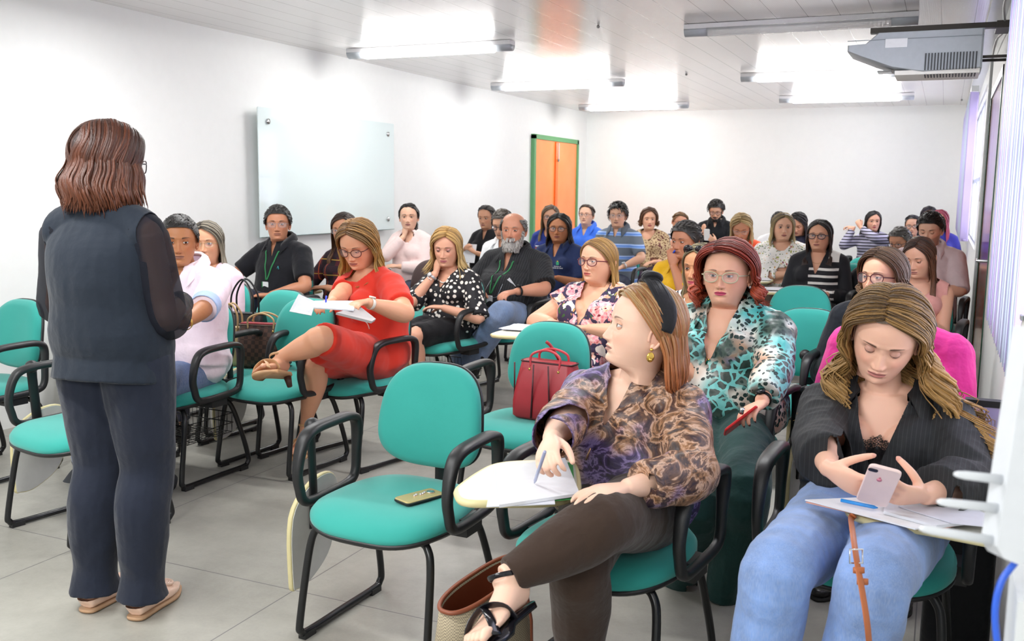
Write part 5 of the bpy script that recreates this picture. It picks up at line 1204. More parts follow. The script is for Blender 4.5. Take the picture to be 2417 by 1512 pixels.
# 26
P = dict(id=26, hd=.95, px=(2154, 511, 550), d=11.0, r=4, p=6, by=0, skin='cfa086', lips='b06a64', glasses=('22242a', (.026, .019, .002)), hair=dict(st='long', c=('16121a', '2c2434'), len=-.1, tie=(0, .115, .03)), arms=LAP, top=dict(m=fabric('grey_blouse', '5a5a6a'), sl=1.5, nk=('c',)), bottom=TRS('22222a'))
person(P, 'woman with dark hair and black glasses at the far right rear, behind the grey-haired man')
chair_for(P, 'teal chair under the woman with black glasses at the far right rear')
# 27
P = dict(id=27, px=(2192, 489, 532), d=11.9, r=0, p=0, by=0, skin='cb9a7e', hair=dict(st='long', c=('16121a', '3a2c40'), len=-.15), arms=LAP, top=dict(m=fabric('black_tee', '1b1b20'), sl=.6, nk=('c',)), bottom=TRS('22222a'))
person(P, 'dark-haired person of whom only the top of the head shows at the back wall')
chair_for(P, 'teal chair under the person at the back wall behind the man in pale mauve')
# 28
P = dict(id=28, px=(2218, 497, 542), d=11.0, r=20, p=0, by=0, skin='d0a086', pz=None, hair=dict(st='long', c=('7a2434', 'a83c50', 'c0506a'), len=-.24, part=-.01, vol=.012), arms=LAP, top=dict(m=fabric('violet_blue_top', '3a3c9a'), sl=.7, nk=('c',)), bottom=TRS('22222a')); P.pop('pz')
person(P, 'person with long magenta-red hair and violet-blue top by the far blind')
chair_for(P, 'teal chair under the person with magenta-red hair')
# 29: pale mauve shirt
MAU = fabric('pale_mauve_shirt', 'd8c4c8', .85, .45)
P = dict(id=29, px=(2196, 501, 578), d=7.3, r=14, p=15, open=.15, by=8, skin='dcae94', fem=0, lips='a8705f', brow='201a18', browt=1.3, stubble=('4a3a34', .45), hair=st_(('1c1918', '3a3634'), off=.014, l=.045, lift=.008, comb=(.3, .6, .2)),
    arms=(((-.08, -.30, .72), (.5, -.8, 0), (0, 0, -1), 25), ((.04, -.26, .74), (-.8, -.5, 0), (0, 0, -1), 25, (1., .3, -.4))), top=dict(m=MAU, sl=1.0, nk=('v', .12, .025), collar=dict(ang=138, tip=.04), off=.016), bottom=TRS('2a2e3a'))
person(P, 'man with short dark hair and stubble looking down in a pale mauve shirt')
P29 = P; chair_for(P, 'dark chair under the man in the pale mauve shirt', back=LEA)
# 30
P = dict(id=30, px=(2124, 535, 602), d=8.6, r=28, p=14, by=6, skin='b88468', fem=0, age=1., brow='5a5450', glasses=('2a2422', (.026, .016, .002), 3), hair=st_(('4c4846', '8a8682'), off=.012, bump=.010, l=.03, lift=.006), arms=WRITE, top=dict(m=WHITE, sl=1.9, nk=('v', .1, .03), collar=dict(ang=138)), bottom=TRS('2a2e3a'))
person(P, 'grey-haired man with glasses and white sleeves behind the curly-haired woman')
P30 = P; chair_for(P, 'teal chair under the grey-haired man with white sleeves', tablet='open')
# 31
P = dict(id=31, px=(2170, 558, 650), d=6.0, r=24, p=16, open=.2, by=8, q=1, skin='cf9c84', lips='a86a62', age=.2, hair=dict(st='long', c=('1e1412', '4a2c20', '7a4c34'), len=-.38, part=.01, vol=.010, n=260, frontaz=100), arms=WRITE, w=.98,
    top=dict(m=fabric('rose_strap_top', 'd89a94'), sl=0, nk=('u', .12, .12, .10), armcut=.175), bottom=TRS('22222a'))
person(P, 'woman with long straight brown hair and bare shoulder behind the curly-haired woman')
chair_for(P, 'teal chair under the woman with the bare shoulder')
# 32: curly brown hair, tortoiseshell glasses
P = dict(id=32, px=(2082, 588, 712), d=4.55, r=34, p=-2, by=10, q=0, skin='d8a98c', lips='b05a58', age=.7, gaze=(0, 0), glasses=('5a2c30', (.028, .022, .0024), 2.3, .1), hair=dict(st='long', c=('3a2a20', '5c4432', '7a5c40'), len=-.16, part=.0, wave=.016, wf=16, vol=.028, puff=.6, n=420, r=.0045, az=74), arms=LAP,
    top=dict(m=fabric('charcoal_jacket', '1b2028', .85), sl=1.9, nk=('v', .2, .06), off=.024, wr=.006), bottom=TRS('22222a'), w=1.08)
person(P, 'woman with curly brown hair, tortoiseshell glasses and a charcoal jacket')
chair_for(P, 'dark chair under the curly-haired woman in the charcoal jacket', back=LEA)
# 33: pink shirt, head hidden behind the woman with the phone
PK = fabric('hot_pink_shirt', 'e83c98', .8, .5)
P = dict(id=33, px=(2110, 700, 845), d=3.62, r=10, p=42, ho=(0, -.14, 0), by=6, q=0, skin='d8a98c', hair=dict(st='long', c=('3a2a20', '6a4c34'), len=-.12, vol=.010, n=150), arms=LAP, w=1.12, fat=1.2, aw=1.25, nk=.085, sw=.185,
    top=dict(m=PK, sl=1.9, nk=('v', .12, .04), collar=dict(ang=138, w=.05), off=.02), bottom=TRS('22222a'))
person(P, 'person in a hot pink shirt hidden behind the woman with the phone')
chair_for(P, 'teal chair under the person in the hot pink shirt')
# 34: white strap top with black lines
t = NT('white_with_black_lines'); t.set(Roughness=.8); co = t.coord((1, .3, 1)); mp = t.n('ShaderNodeMapping'); mp.inputs['Rotation'].default_value = (0, radians(38), 0); t.l(co, mp.inputs[0]); sp = t.n('ShaderNodeSeparateXYZ'); t.l(mp.outputs[0], sp.inputs[0])
a = t.math('LESS_THAN', t.math('FRACT', t.math('MULTIPLY', sp.outputs[0], 11)), .10); b = t.math('LESS_THAN', t.math('FRACT', t.math('MULTIPLY', sp.outputs[2], 6)), .06); t.color(t.mix(t.math('MAXIMUM', a, b), lin('f0efee'), lin('1c1c22'))); LNS = t.m
P = dict(id=34, px=(1655, 576, 680), d=5.05, r=32, p=2, by=6, q=0, skin='c08a64', lips='c8506a', shadow='7a5a50', age=.6, gaze=(6, 0), hair=dict(st='long', c=('3a342c', '8a8060', 'b0a480'), len=-.25, part=.0, vol=.012, wave=.006, frontaz=130, n=260), necklace=('f4efe6', .045, .0045, 54), arms=LAP, w=1.08, fat=1.12, aw=1.15,
    top=dict(m=LNS, sl=0, nk=('v', .17, .11, .10), armcut=.165), bottom=TRS('22222a'))
person(P, 'woman with a pearl necklace and white black-lined top beside the red-haired woman')
P34 = P; chair_for(P, 'teal chair under the woman with the pearl necklace')
# 36: red hair, leopard print
def leopard():
    t = NT('teal_leopard_satin'); t.set(Roughness=.38, Specular_IOR_Level=.5); co = t.coord(); big = t.noise(co, 4.2, 2, .5); b2 = t.noise(t.coord((1.3, 1.1, 1.9)), 3.1, 2, .5)
    v = t.n('ShaderNodeTexVoronoi', i_Scale=46., i_Randomness=.85); n = t.n('ShaderNodeTexNoise', i_Scale=22., i_Detail=2.); t.l(co, n.inputs[0]); mp = t.n('ShaderNodeVectorMath', operation='MULTIPLY_ADD'); t.l(n.outputs['Color'], mp.inputs[0]); mp.inputs[1].default_value = (.03,)*3; t.l(co, mp.inputs[2]); t.l(mp.outputs[0], v.inputs['Vector'])
    bgc = t.ramp(big, [(.32, lin('2c9c9c')), (.42, lin('5fc0bc')), (.52, lin('e9e4da')), (.62, lin('c89a78')), (.72, lin('2c6fae'))]); bgc = t.mix(t.ramp(b2, [(.5, (0,)*3), (.62, (1,)*3)]), bgc, lin('3a4e46'))
    sp_ = t.math('LESS_THAN', v.outputs['Distance'], t.math('ADD', .30, t.math('MULTIPLY', b2, .22))); c1 = t.mix(sp_, bgc, lin('1b3330'))
    ve = t.n('ShaderNodeTexVoronoi', i_Scale=26., feature='DISTANCE_TO_EDGE'); t.l(mp.outputs[0], ve.inputs['Vector']); vein = t.math('LESS_THAN', ve.outputs['Distance'], .11)
    c2 = t.mix(vein, t.mix(big, lin('24423e'), lin('3a4640')), t.mix(b2, lin('5ec4c4'), lin('8fd8d0'))); m3 = t.noise(t.coord((1, 1, 1.6)), 4.6, 1)
    t.color(t.mix(t.ramp(m3, [(.50, (0,)*3), (.56, (1,)*3)]), c1, c2)); t.bump(t.noise(co, 10, 3), .4, .02); return t.m
LEO = leopard()
P = dict(id=36, px=(1715, 574, 713), d=3.92, r=14, p=0, by=10, q=0, skin='dba78c', lips='c03a66', brow='7a5a4c', age=.75, face=1.1, gaze=(-4, 0), w=1.2, fat=1.2, aw=1.3, sw=.195, bust=1.3, belly=.06, nk=.205,
    glasses=('c4bc9c', (.0285, .0195, .0024), 2.3, .35), hair=dict(st='long', c=('4a120c', '82281a', 'a8482c'), len=-.15, part=-.028, wave=.020, wf=11, vol=.034, puff=.85, n=330, flip=.02, az=72, r=.0058), earring=(('c8ccd0', 'stud', (1,)),), necklace=('b8864a', .155, .0013, 0),
    arms=(((-.12, -.26, .74), (.4, -.9, 0), (0, 0, -1), 25, (-.9, .2, -.5)), (('w', 1795, 962, 3.42), ('w', 1722, 1003, 3.28), (.2, .2, -1), 38, (.9, .35, -.5))), watch=('1c1e22', 1, 1, '0c0e12'), nails='5a1420',
    legs=[(('w', 1640, 1190, 3.35), ('w', 1600, 1400, 3.6), (-.2, -1, 0)), (('w', 1760, 1160, 3.30), ('w', 1700, 1420, 3.45), (-.2, -1, 0))],
    top=dict(m=LEO, sl=1.8, nk=('v', .215, .062), collar=dict(ang=136, w=.062, tip=.04), off=.016, wr=.009, flare=.012), bottom=TRS('1d3f3c', off=.014), lw=1.2)
person(P, 'red-haired woman with pale glasses in a teal leopard-print blouse holding a red phone')
P36 = P; chair_for(P, 'teal chair under the woman in the leopard-print blouse', co=(0, -.06))
# 37: floral dress
P = dict(id=37, px=(1412, 566, 660), d=5.35, r=40, p=-2, by=16, q=0, skin='dba88a', lips='c05a56', age=.5, face=1.1, w=1.16, fat=1.25, aw=1.4, bust=1.3, belly=.05, sw=.175, glasses=('6a2430', (.027, .019, .0026), 2.4, .2), gaze=(0, 0),
    hair=dict(st='long', c=('7a5a38', 'a8834c', 'bc9658'), len=-.22, part=-.02, vol=.012, wave=.003, az=76, n=300, frontaz=110), arms=(((-.12, -.30, .73), (.7, -.7, 0), (0, 0, -1), 25, (-1, .1, -.4)), ((.14, -.32, .72), (-.7, -.6, 0), (0, 0, -1), 25, (1, .2, -.4))),
    legs=[((-.12, -.42, .50), (-.18, -.30, .09), (0, -1, 0)), ((.12, -.42, .50), (.10, -.34, .09), (0, -1, 0))],
    top=dict(m=floralw('navy_floral_dress', lin('3a3050'), [(0, lin('e0405a')), (.3, lin('ec6a8c')), (.5, lin('f4ece4')), (.7, lin('ee8a4a')), (.85, lin('c82a3a'))], 17, .74), name='dress', sl=.42, nk=('v', .21, .085, .085), off=.014, dress=.5, flare=.02), bottom=None)
person(P, 'woman with straight light brown hair and burgundy glasses in a floral dress')
P37 = P; chair_for(P, 'teal chair under the woman in the floral dress', tablet='open', cby=8)
# 38: the woman with the headband, front row
def purple():
    t = NT('purple_brown_silk'); t.set(Roughness=.45, Specular_IOR_Level=.45); n0 = t.n('ShaderNodeTexNoise', i_Scale=9., i_Detail=5., i_Roughness=.62, i_Distortion=1.9); co = t.coord((1.0, 1.0, 1.5)); t.l(co, n0.inputs[0]); n1 = t.noise(t.coord(), 5.0, 2)
    c = t.ramp(n0.outputs['Fac'], [(.30, lin('241c26')), (.40, lin('4a3428')), (.47, lin('9a7050')), (.515, lin('c8a48c')), (.55, lin('6a4c3a')), (.64, lin('30242e')), (.76, lin('8a6c60'))])
    p = t.ramp(n0.outputs['Fac'], [(.32, lin('221a30')), (.45, lin('3a2a58')), (.51, lin('8a78ac')), (.56, lin('42325c')), (.66, lin('2a2430'))])
    t.color(t.mix(t.ramp(n1, [(.485, (0,)*3), (.56, (1,)*3)]), c, p)); t.bump(t.noise(co, 9, 4), .5, .02); return t.m
PUR = purple()
P = dict(id=38, px=(1519, 676, 862), d=2.78, r=74, p=-9, roll=0, by=14, q=0, skin='dfb8a2', lips='b07a70', brow='5a4438', age=.95, face=1.1, gaze=(-10, 8), iris='6a4a2c', w=1.04, fat=1.14, aw=1.12, bust=1.15, belly=.06, sw=.165, nk=.21, ho=(.045, -.02, 0), neck=.056,
    hair=dict(st='long', c=('a08458', '9a6a3c', 'a4603a'), len=-.195, part=.0, vol=.018, wave=.002, flare=.02, az=98, n=420, frontaz=60, r=.0048, inn=.01, hl=([0, 30, 50, 66, 80, 100, 125, 180], [.084, .080, .070, .045, .02, -.02, -.055, -.075])), earring=(('d8b45a', 'drop', (1, -1)),), barefoot=1, hs=.97,
    arms=((('w', 1275, 1068, 2.34), ('w', 1252, 1135, 2.22), (.5, .2, -.85), (38, 46, 52, 58), (-.7, .3, -.6)), (('w', 1478, 1152, 2.38), ('w', 1385, 1165, 2.30), (0, .3, -1), 18, (.9, .35, -.5))),
    legs=[(('w', 1368, 1330, 2.40), ('w', 1362, 1640, 2.56), (-.25, -1, 0)), (('w', 1425, 1230, 2.33), ('w', 1190, 1365, 2.22), ('w', 1082, 1440, 2.06), (-.35, -.55, .75))], lw=1.25, cv=(0, .01, -.005),
    top=dict(m=PUR, sl=(1.98, 1.70), nk=('v', .13, .040, .070), off=.017, wr=.009, puff=.014, flare=.010, hem=(.60, .245, .20, -.03)), bottom=dict(k='trousers', m=fabric('brown_stretch_twill', '3a2b22', .8, .4), off=.008, len=.945, flare=.0, hemw=.004, wr=.004),
    shoes=('sandal', 'black patent', '15141a', .12), fs=.98)
person(P, 'woman in profile with a black knotted headband, purple and brown blouse, legs crossed')
P38 = P; X = P['X']; c2 = chair(*(local_to_world(P, (.01, -.10, 0))[:2]), 8, 'teal chair under the woman with the black headband', tablet=None)
# headband
hx = lambda v: v@X[0].T+X[1]
a = np.linspace(radians(-96), radians(96), 50); pts = SKC+np.stack([(SKR[0]+.022)*1.06*np.sin(a), 0*a-.004+.012*np.cos(a), (SKR[2]+.021)*np.cos(a)], 1); pts[:, 1] += -.018*np.cos(a)**2+.03*abs(np.sin(a))**3
g = G(); g.tube(pts, np.stack([.010+.017*np.clip(np.cos(a)+.55, 0, 1), .0060+0*a], 1), 12, side=(0, 1, 0), fix=True)
for k in (-1, 0, 1): g.tube(pts+np.stack([0*a, k*.015*np.clip(np.cos(a)+.3, .2, 1), .0035*np.cos(a)], 1), .0042, 8)
kp = pts[25]; g.ball(kp+(0, -.002, .004), (.024, .028, .016), 16, 10)
for s in (-1, 1):
    th = np.linspace(0, pi, 12); g.tube(kp+np.stack([s*(.004+.016*np.sin(th)), .022*np.cos(th)*s, .006+.012*np.sin(th)], 1), .0085, 10)
g.xf(hx).build('headband', fabric('black_satin', '17181d', .55), P['root'])
# bronze ring trim at the neckline
tp = P['topo']; g = G(); B = P['B']
for z, x in ((B['zs']-.075, -.004), (B['zs']-.105, -.010), (B['zs']-.135, -.014)):
    o_, n_ = shoot(tp, (x, -1, z))
    if o_ is not None: g.tube(np.array([(x+.008, o_[1]-.004, z+.018), (x-.004, o_[1]-.006, z-.018)]), .0028, 8)
g.build('neckline_trim', plain('bronze_trim', 'c8a080', .3, .8), tp)
# 35: the woman with the phone, front right
P = dict(id=35, px=(2092, 690, 880), d=2.68, r=6, p=27, roll=11, open=.0, by=4, q=0, skin='e2b39c', lips='b8706c', brow='4a3026', browt=1.1, browa=.95, age=.2, face=1.04, nose=1., shadow='b08a84', w=1.06, fat=1.06, aw=1.06, bust=1.2, sw=.165, nk=.225, lean=-.03, hs=.95,
    hair=dict(st='long', c=('4e3a24', '8a6a3c', 'a88450'), len=-.33, part=-.012, vol=.028, wave=.026, wf=13, puff=.7, n=520, az=66, sweepl=(.17, -.07), sweep=(-.02, .0), flip=.02, r=.0048, frontaz=125, fs=0), nails='e0a898',
    arms=((('w', 1958, 1112, 2.36), ('w', 2060, 1175, 2.27), (.1, .9, .4), (36,44,50,56), (-.9, .1, -.6), 75), (('w', 2180, 1168, 2.32), ('w', 2080, 1170, 2.24), (-.1, .9, .4), (36, 44, 50, 56), (.9, .1, -.6), 75)),
    legs=[(('w', 1838, 1345, 2.20), ('w', 1760, 1700, 2.25), (-.1, -1, 0)), (('w', 2065, 1370, 2.12), ('w', 1975, 1720, 2.2), (-.05, -1, 0))], lw=1.22,
    top=dict(m=pin('black_crinkle', '1a1c20', '2c3034', 90), sl=1.72, nk=('open', .225, .075), collar=dict(ang=132, w=.075, tip=.045, r=(.088, .082)), off=.020, wr=.010, flare=.022, hem=(.585, .22, .19, -.05), buttons=(plain('snap_steel', 'c8ccd0', .2, .9), (.80, .70), .02)), bottom=jeans('5f86c4', off=.010))
person(P, 'woman in a black crinkle shirt and jeans looking down at a pale pink phone')
P35 = P; c3 = chair(*(local_to_world(P, (-.025, -.07, 0))[:2]), 3, 'teal chair under the woman looking at her phone', tablet=None)
# lace camisole seen in the open shirt
B = P['B']; g = G(); torso(g, B, .003, t0=.2, t1=.95); m = remesh(g, .006, 2)
m = cut(m, lambda v: np.minimum(B['zs']-.085-.35*abs(v[:, 0]-.0)+.0-v[:, 2], v[:, 2]-(B['zs']-.30)))
t = NT('black_camisole'); t.set(Roughness=.6, Base_Color=(*lin('15151a'), 1)); m.build('camisole', t.m, P['root'], fixn=False)
g = G(); torso(g, B, .0045, t0=.2, t1=.95); m = remesh(g, .006, 2); m = cut(m, lambda v: np.minimum(B['zs']-.055-.35*abs(v[:, 0])+.004*np.sin(v[:, 0]*300)-v[:, 2], v[:, 2]-(B['zs']-.125)+.35*abs(v[:, 0])))
t = NT('black_lace'); t.set(Roughness=.6, Base_Color=(*lin('1c181a'), 1)); v = t.n('ShaderNodeTexVoronoi', i_Scale=170., feature='DISTANCE_TO_EDGE'); t.l(t.coord(), v.inputs['Vector']); t.l(t.math('ADD', t.math('LESS_THAN', v.outputs['Distance'], .14), .25, True), t.b.inputs['Alpha']); m.build('lace_trim', t.m, P['root'], fixn=False)
# ---------------------------------------------------------------- empty chairs
chair(-1.555, 2.61, 2, 'empty teal chair in the front row with a gold phone on its seat')
chair(-3.244, 2.87, 11, 'empty teal chair in the front row directly left of the standing woman')
chair(-3.09, 3.99, 4, 'empty teal chair in front of the woman in the red dress')
C12 = chair(-1.585, 3.76, 3, 'empty teal chair carrying the red handbag', tablet=None)
chair(*(atd(40, 830, 4.95)[:2]+np.array([0, -.2])), 5, 'empty teal chair at the left edge beside the wall')
C5B = chair(-4.55, 4.3, 5, 'teal chair by the left wall with a striped bag, behind the left edge chair')
C8 = chair(*atd(600, 840, 5.35)[:2]+np.array([0, .02]), 8, 'teal chair piled with handbags beside the man in pink', tablet=None)
chair(*(atd(1892, 770, 4.95)[:2]+np.array([.02, -.2])), 4, 'empty teal chair nearest, right of the leopard-print blouse', tablet=None)
chair(*(atd(1880, 690, 6.15)[:2]+np.array([.02, -.2])), 2, 'empty teal chair second behind the leopard-print blouse')
chair(*(atd(2045, 600, 9.0)[:2]+np.array([.02, -.2])), 0, 'empty teal chair in front of the young woman in the striped sweater')
chair(*(atd(2012, 625, 8.1)[:2]+np.array([.02, -.2])), 0, 'empty teal chair with a black backpack, right of the cat-eye glasses', tablet=None)
chair(*(atd(1000, 640, 8.0)[:2]+np.array([.05, -.2])), 8, 'empty dark brown leather chair in front of the powder pink blouse', back=LEA)
# ---------------------------------------------------------------- things held, worn, resting on tablets and seats
def flat(name, pxs, z, th, mat, label=None, cat=None, group=None, parent=None, bev=0., rnd=0):
    """thin horizontal thing with the given outline, lying at height z"""
    P = np.array([atz(x, y, z)[:2] for x, y in pxs])
    if rnd: P = cr(P, rnd, True)
    c = P.mean(0); g = G(); g.slab(P-c, 0, th, bev)
    if parent is None:
        o = g.build(name, mat, None, False); o.location = (*c, z)
        tag(o, label, cat, group)
    else:
        M = np.array(parent.matrix_basis.inverted()); g.xf(lambda v: (np.c_[v+np.array([*c, z]), np.ones(len(v))]@M.T)[:, :3]); o = g.build(name, mat, parent, False)
    return o
def slab3(c, u, v, hw, hl, th, r=.01, g=None, off=0.):
    """rounded plate centred at c, axes u (width), v (length)"""
    u = nrm(u); v = np.asarray(v, float); v = nrm(v-u*(u@v)); n = np.cross(u, v); O = rrect(0, 0, hw, hl, r, 5); g = g or G(); b = min(th*.4, .002); rings = []
    for ins, e in ((b, 0), (0, b), (0, th-b), (b, th)):
        k = np.array([1-ins/hw, 1-ins/hl]); rings.append(np.array([np.asarray(c)+u*x*k[0]+v*y*k[1]+n*(e+off) for x, y in O]))
    return g.loft(rings), n
PAPER = plain('paper_white', 'e3e5ea', .7); PAPER2 = plain('paper_offwhite', 'd2d5de', .7); PSH = plain('printed_sheet', 'eceef0', .7)
def at(o, c): # move mesh origin to c
    me = o.data; me.transform(Matrix.Translation(-Vector(c))); o.location = Vector(c); return o
def thing(g, name, mat, c, label, cat, group=None, smooth=False, sharp=None):
    o = g.build(name, mat, None, smooth, sharp); at(o, c); tag(o, label, cat, group); return o
def pen(a, b, hexc, label, r=.0042, cap=None):
    a, b = np.array(a), np.array(b); g = G(); g.tube([a, lerp(a, b, .9), b], [r, r, r*.3], 10); o = thing(g, 'pen', plain('pen_'+hexc, hexc, .25), (a+b)/2, label, 'pen', smooth=True)
    if cap: G().tube([a-(a+b)/2, lerp(a, b, .28)-(a+b)/2], r*1.25, 10).build('pen_cap', plain('pen_'+cap, cap, .3), o)
    return o
# --- phone on the empty seat
PH0 = atz(990, 1174, .467); ux = nrm(atz(1030, 1160, .46)-atz(955, 1180, .46))*np.array([1, 1, 0]); vy = np.cross((0, 0, 1), ux)
g, n = slab3(PH0, -vy, ux, .037, .075, .009, .012); o = thing(g, 'mobile_phone', plain('phone_gold', 'd9bf86', .3, .4), PH0, 'gold phone with black rim lying on the empty front row seat', 'phone')
g = G(); g, _ = slab3((0, 0, -.003), -vy, ux, .039, .077, .008, .013, g); g.build('case_rim', plain('case_black', '141416', .5), o, False)
g = G(); g.ball(ux*.045+(0, 0, .010), (.011, .011, .003), 14, 6); g.tube([ux*.045*1+vy*.012*cos(a)+ux*.012*sin(a)+(0, 0, .0105) for a in np.linspace(0, 2*pi, 16, endpoint=False)], .0018, 6, closed=True); g.build('camera_ring', CHR, o)
g = G(); 
for k in range(5): g.ball(ux*(.0+.011*k-.02)+vy*(.004*sin(k*2))+(0, 0, .011), .0045, 8, 6)
g.build('jewelled_ornament', plain('gem_silver', 'e4e2e8', .1, .8), o)
# --- headband woman's tablet and papers
T2 = flat('tablet', [(1080, 1172), (1090, 1155), (1140, 1120), (1180, 1104), (1260, 1098), (1345, 1100), (1362, 1140), (1355, 1175), (1300, 1192), (1180, 1194), (1100, 1192)], .668, .016, plain('tablet_white_top', 'd9d7cc', .35), parent=c2, bev=.003, rnd=50)
Pp = np.array([np.asarray(atz(x, y, .668))+(0, 0, .006) for x, y in cr([(1080, 1172), (1090, 1155), (1140, 1120), (1180, 1104), (1260, 1098), (1345, 1100), (1362, 1140), (1355, 1175), (1300, 1192), (1180, 1194), (1100, 1192)], 50, True)])
Mi = np.array(c2.matrix_basis.inverted()); G().tube((np.c_[Pp, np.ones(50)]@Mi.T)[:, :3], .0105, 8, closed=True).build('edge_band', CRM, T2)
flat('folder', [(1150, 1196), (1172, 1108), (1352, 1092), (1358, 1178)], .686, .003, plain('folder_green', '4fae62', .5), 'thin green folder under the notes of the woman with the headband', 'folder')
flat('paper', [(1148, 1197), (1168, 1106), (1300, 1096), (1310, 1190)], .690, .002, PAPER2, 'loose paper sheet sticking out left under the notebook of the woman with the headband', 'paper')
o = flat('notebook', [(1178, 1198), (1170, 1110), (1334, 1086), (1368, 1170)], .693, .008, PAPER, 'open white notebook under the writing hand of the woman with the headband', 'notebook')
pen(atd(1286, 1066, 2.20), atz(1261, 1140, .703), '9fa6c4', 'slim silver pen in the writing hand of the woman with the headband')
# --- tote under her feet
ca, cb = atz(1020, 1420, .33), atz(1195, 1322, .33); cc = (ca+cb)/2; uu = nrm(cb-ca); L_ = np.linalg.norm(cb-ca)/2; vv = np.cross((0, 0, 1), uu); sgn = 1 if (vv@(-FW)) > 0 else -1; vv *= sgn
ctr = cc+vv*.045; th = np.linspace(0, 2*pi, 48, endpoint=False)
def trg(k, z, w): return np.array([np.array([ctr[0], ctr[1], 0])+uu*(L_+.0)*k*np.sign(cos(a))*abs(cos(a))**.8+vv*w*np.sign(sin(a))*abs(sin(a))**.8+np.array([0, 0, z+(.02*cos(a) if z > .3 else 0)]) for a in th])
t = NT('woven_beige'); t.set(Roughness=.8); co = t.coord(); wv = t.n('ShaderNodeTexChecker', i_Scale=230.); t.l(co, wv.inputs[0]); wv.inputs[1].default_value = (*lin('b9ab8e'), 1); wv.inputs[2].default_value = (*lin('8a7f6c'), 1); t.color(wv.outputs[0]); WOV = t.m
g = G(); g.loft([trg(.95, .005, .085), trg(1.03, .02, .095), trg(1.05, .12, .10), trg(1.0, .24, .08), trg(1.0, .33, .062), trg(.975, .33, .055), trg(.97, .2, .07), trg(.95, .02, .08)]); TOTE = thing(g, 'tote_bag', WOV, ctr*np.array([1, 1, 0]), 'woven beige tote bag with brown lining standing on the floor under the crossed foot', 'bag', smooth=True)
BRN = plain('brown_leather', '8a4a30', .45); off0 = -ctr*np.array([1, 1, 0])
G().tube(trg(1.0, .333, .061)+off0, .0065, 8, closed=True).build('leather_rim', BRN, TOTE)
g = G(); g.loft([trg(.965, .325, .052)+off0, trg(.955, .2, .066)+off0, trg(.93, .03, .074)+off0], caps=False); g.build('lining', BRN, TOTE)
for k in (-.62, .62):
    p0 = uu*L_*k+vv*.104; g = G(); g.tube(np.array([p0+(0, 0, .31)-vv*.036, p0+(0, 0, .2)-vv*.012, p0+(0, 0, .02)-vv*.006]), np.tile([.007, .003], (3, 1)), 8, side=uu); g.build('leather_strip', BRN, TOTE)
p0 = uu*L_*-.2+vv*.108; g = G(); t_ = np.linspace(0, 2*pi, 14, endpoint=False); g.tube(np.array([p0+uu*.012*cos(a)+np.array([0, 0, .14+.018*sin(a)]) for a in t_]), .002, 6, closed=True); g.build('metal_charm', plain('brass', 'c8a860', .25, .9), TOTE)
# --- bags
def handbag(c, ang, w, h, d, mat, trim, label, handle=.14, hm=None, taper=.75, extra=None, cat='handbag', slump=0.):
    r = empty('handbag', c, ang); tag(r, label, cat)
    g = G(); rings = []
    for k, z in ((.9, 0), (1, .012), (1.0, h*.3), ((1+taper)/2, h*.65), (taper, h*.97), (taper*.95, h)):
        dd = d*(1 if z < h*.5 else 1-.55*(z/h-.5)*2); O = rrect(0, 0, w*k/2, dd*(.9 if z == 0 else 1)/2, min(.03, dd*.3), 4); rings.append([(x+slump*z, y, z) for x, y in O])
    g.loft(rings); m = g.build('bag_body', mat, r, True, 50)
    for s in (-1, 1):
        g = G(); e = taper*w*.28; g.tube(cr([(-e, s*d*.25, h*.9), (-e*.95, s*d*.22, h+handle*.55), (0, s*d*.15, h+handle), (e*.95, s*d*.22, h+handle*.55), (e, s*d*.25, h*.9)], 26), .0055, 8); g.build('handle', hm or trim, r)
        g = G(); rr_ = np.array([(x*1.005, y*1.02+0, h*.985) for x, y in rrect(0, 0, taper*w/2, d*.46/2, .02, 4)])
    G().tube(rr_, .004, 6, closed=True).build('piping', trim, r)
    g = G(); [g.ball((e*s, -d*.29, h*.86), .007, 8, 6) for s in (-1, 1)]; g.tube([(-.02, -d*.30, h*.8), (.02, -d*.30, h*.8)], .004, 6); g.build('hardware', plain('brass', 'c8a860', .25, .9), r)
    return r
REDL = plain('red_leather', 'a82a34', .4); RTRM = plain('dark_red_edge', '4a1a20', .4)
p = local = np.array(C12.location); r_ = handbag((p[0]+.07, p[1]+.04, .462), radians(-6), .29, .25, .17, REDL, RTRM, 'red leather handbag standing on the empty teal chair', handle=.05, hm=plain('red_handle', 'c8404a', .4), taper=.86)
g = G(); g.tube([(-.155, -.03, .01), (-.125, -.086, .245)], .004, 6); g.tube([(-.04, -.088, .01), (-.03, -.088, .245)], .004, 6); g.tube([(.05, -.088, .01), (.04, -.088, .245)], .004, 6); g.build('edge_seams', RTRM, r_)
g = G(); g.tube(cr([(.02, .05, .25), (-.01, .03, .31), (-.03, .02, .33)], 8), .007, 8); g.build('strap_end', REDL, r_)
def checker(name, a, b, s):
    t = NT(name); t.set(Roughness=.45); co = t.coord(); ck = t.n('ShaderNodeTexChecker', i_Scale=s); t.l(co, ck.inputs[0]); ck.inputs[1].default_value = (*lin(a), 1); ck.inputs[2].default_value = (*lin(b), 1); t.color(ck.outputs[0]); return t.m
pc = np.array(C8.location); TANL = plain('tan_leather', 'c4a878', .5)
handbag((pc[0]-.13, pc[1]+.07, .462), radians(10), .27, .27, .13, plain('black_bag_leather', '1b1c20', .35), plain('black_bag_trim', '101114', .3), 'black leather handbag with tall loop handles at the back of the bag pile', handle=.19, hm=plain('black_bag_trim', '101114', .3), taper=.9)
handbag((pc[0]-.10, pc[1]-.08, .462), radians(14), .20, .21, .12, plain('beige_gold_leather', 'd2bd8c', .42), TANL, 'beige handbag with tan strap at the front left of the bag pile', handle=.13, hm=TANL, taper=.85)
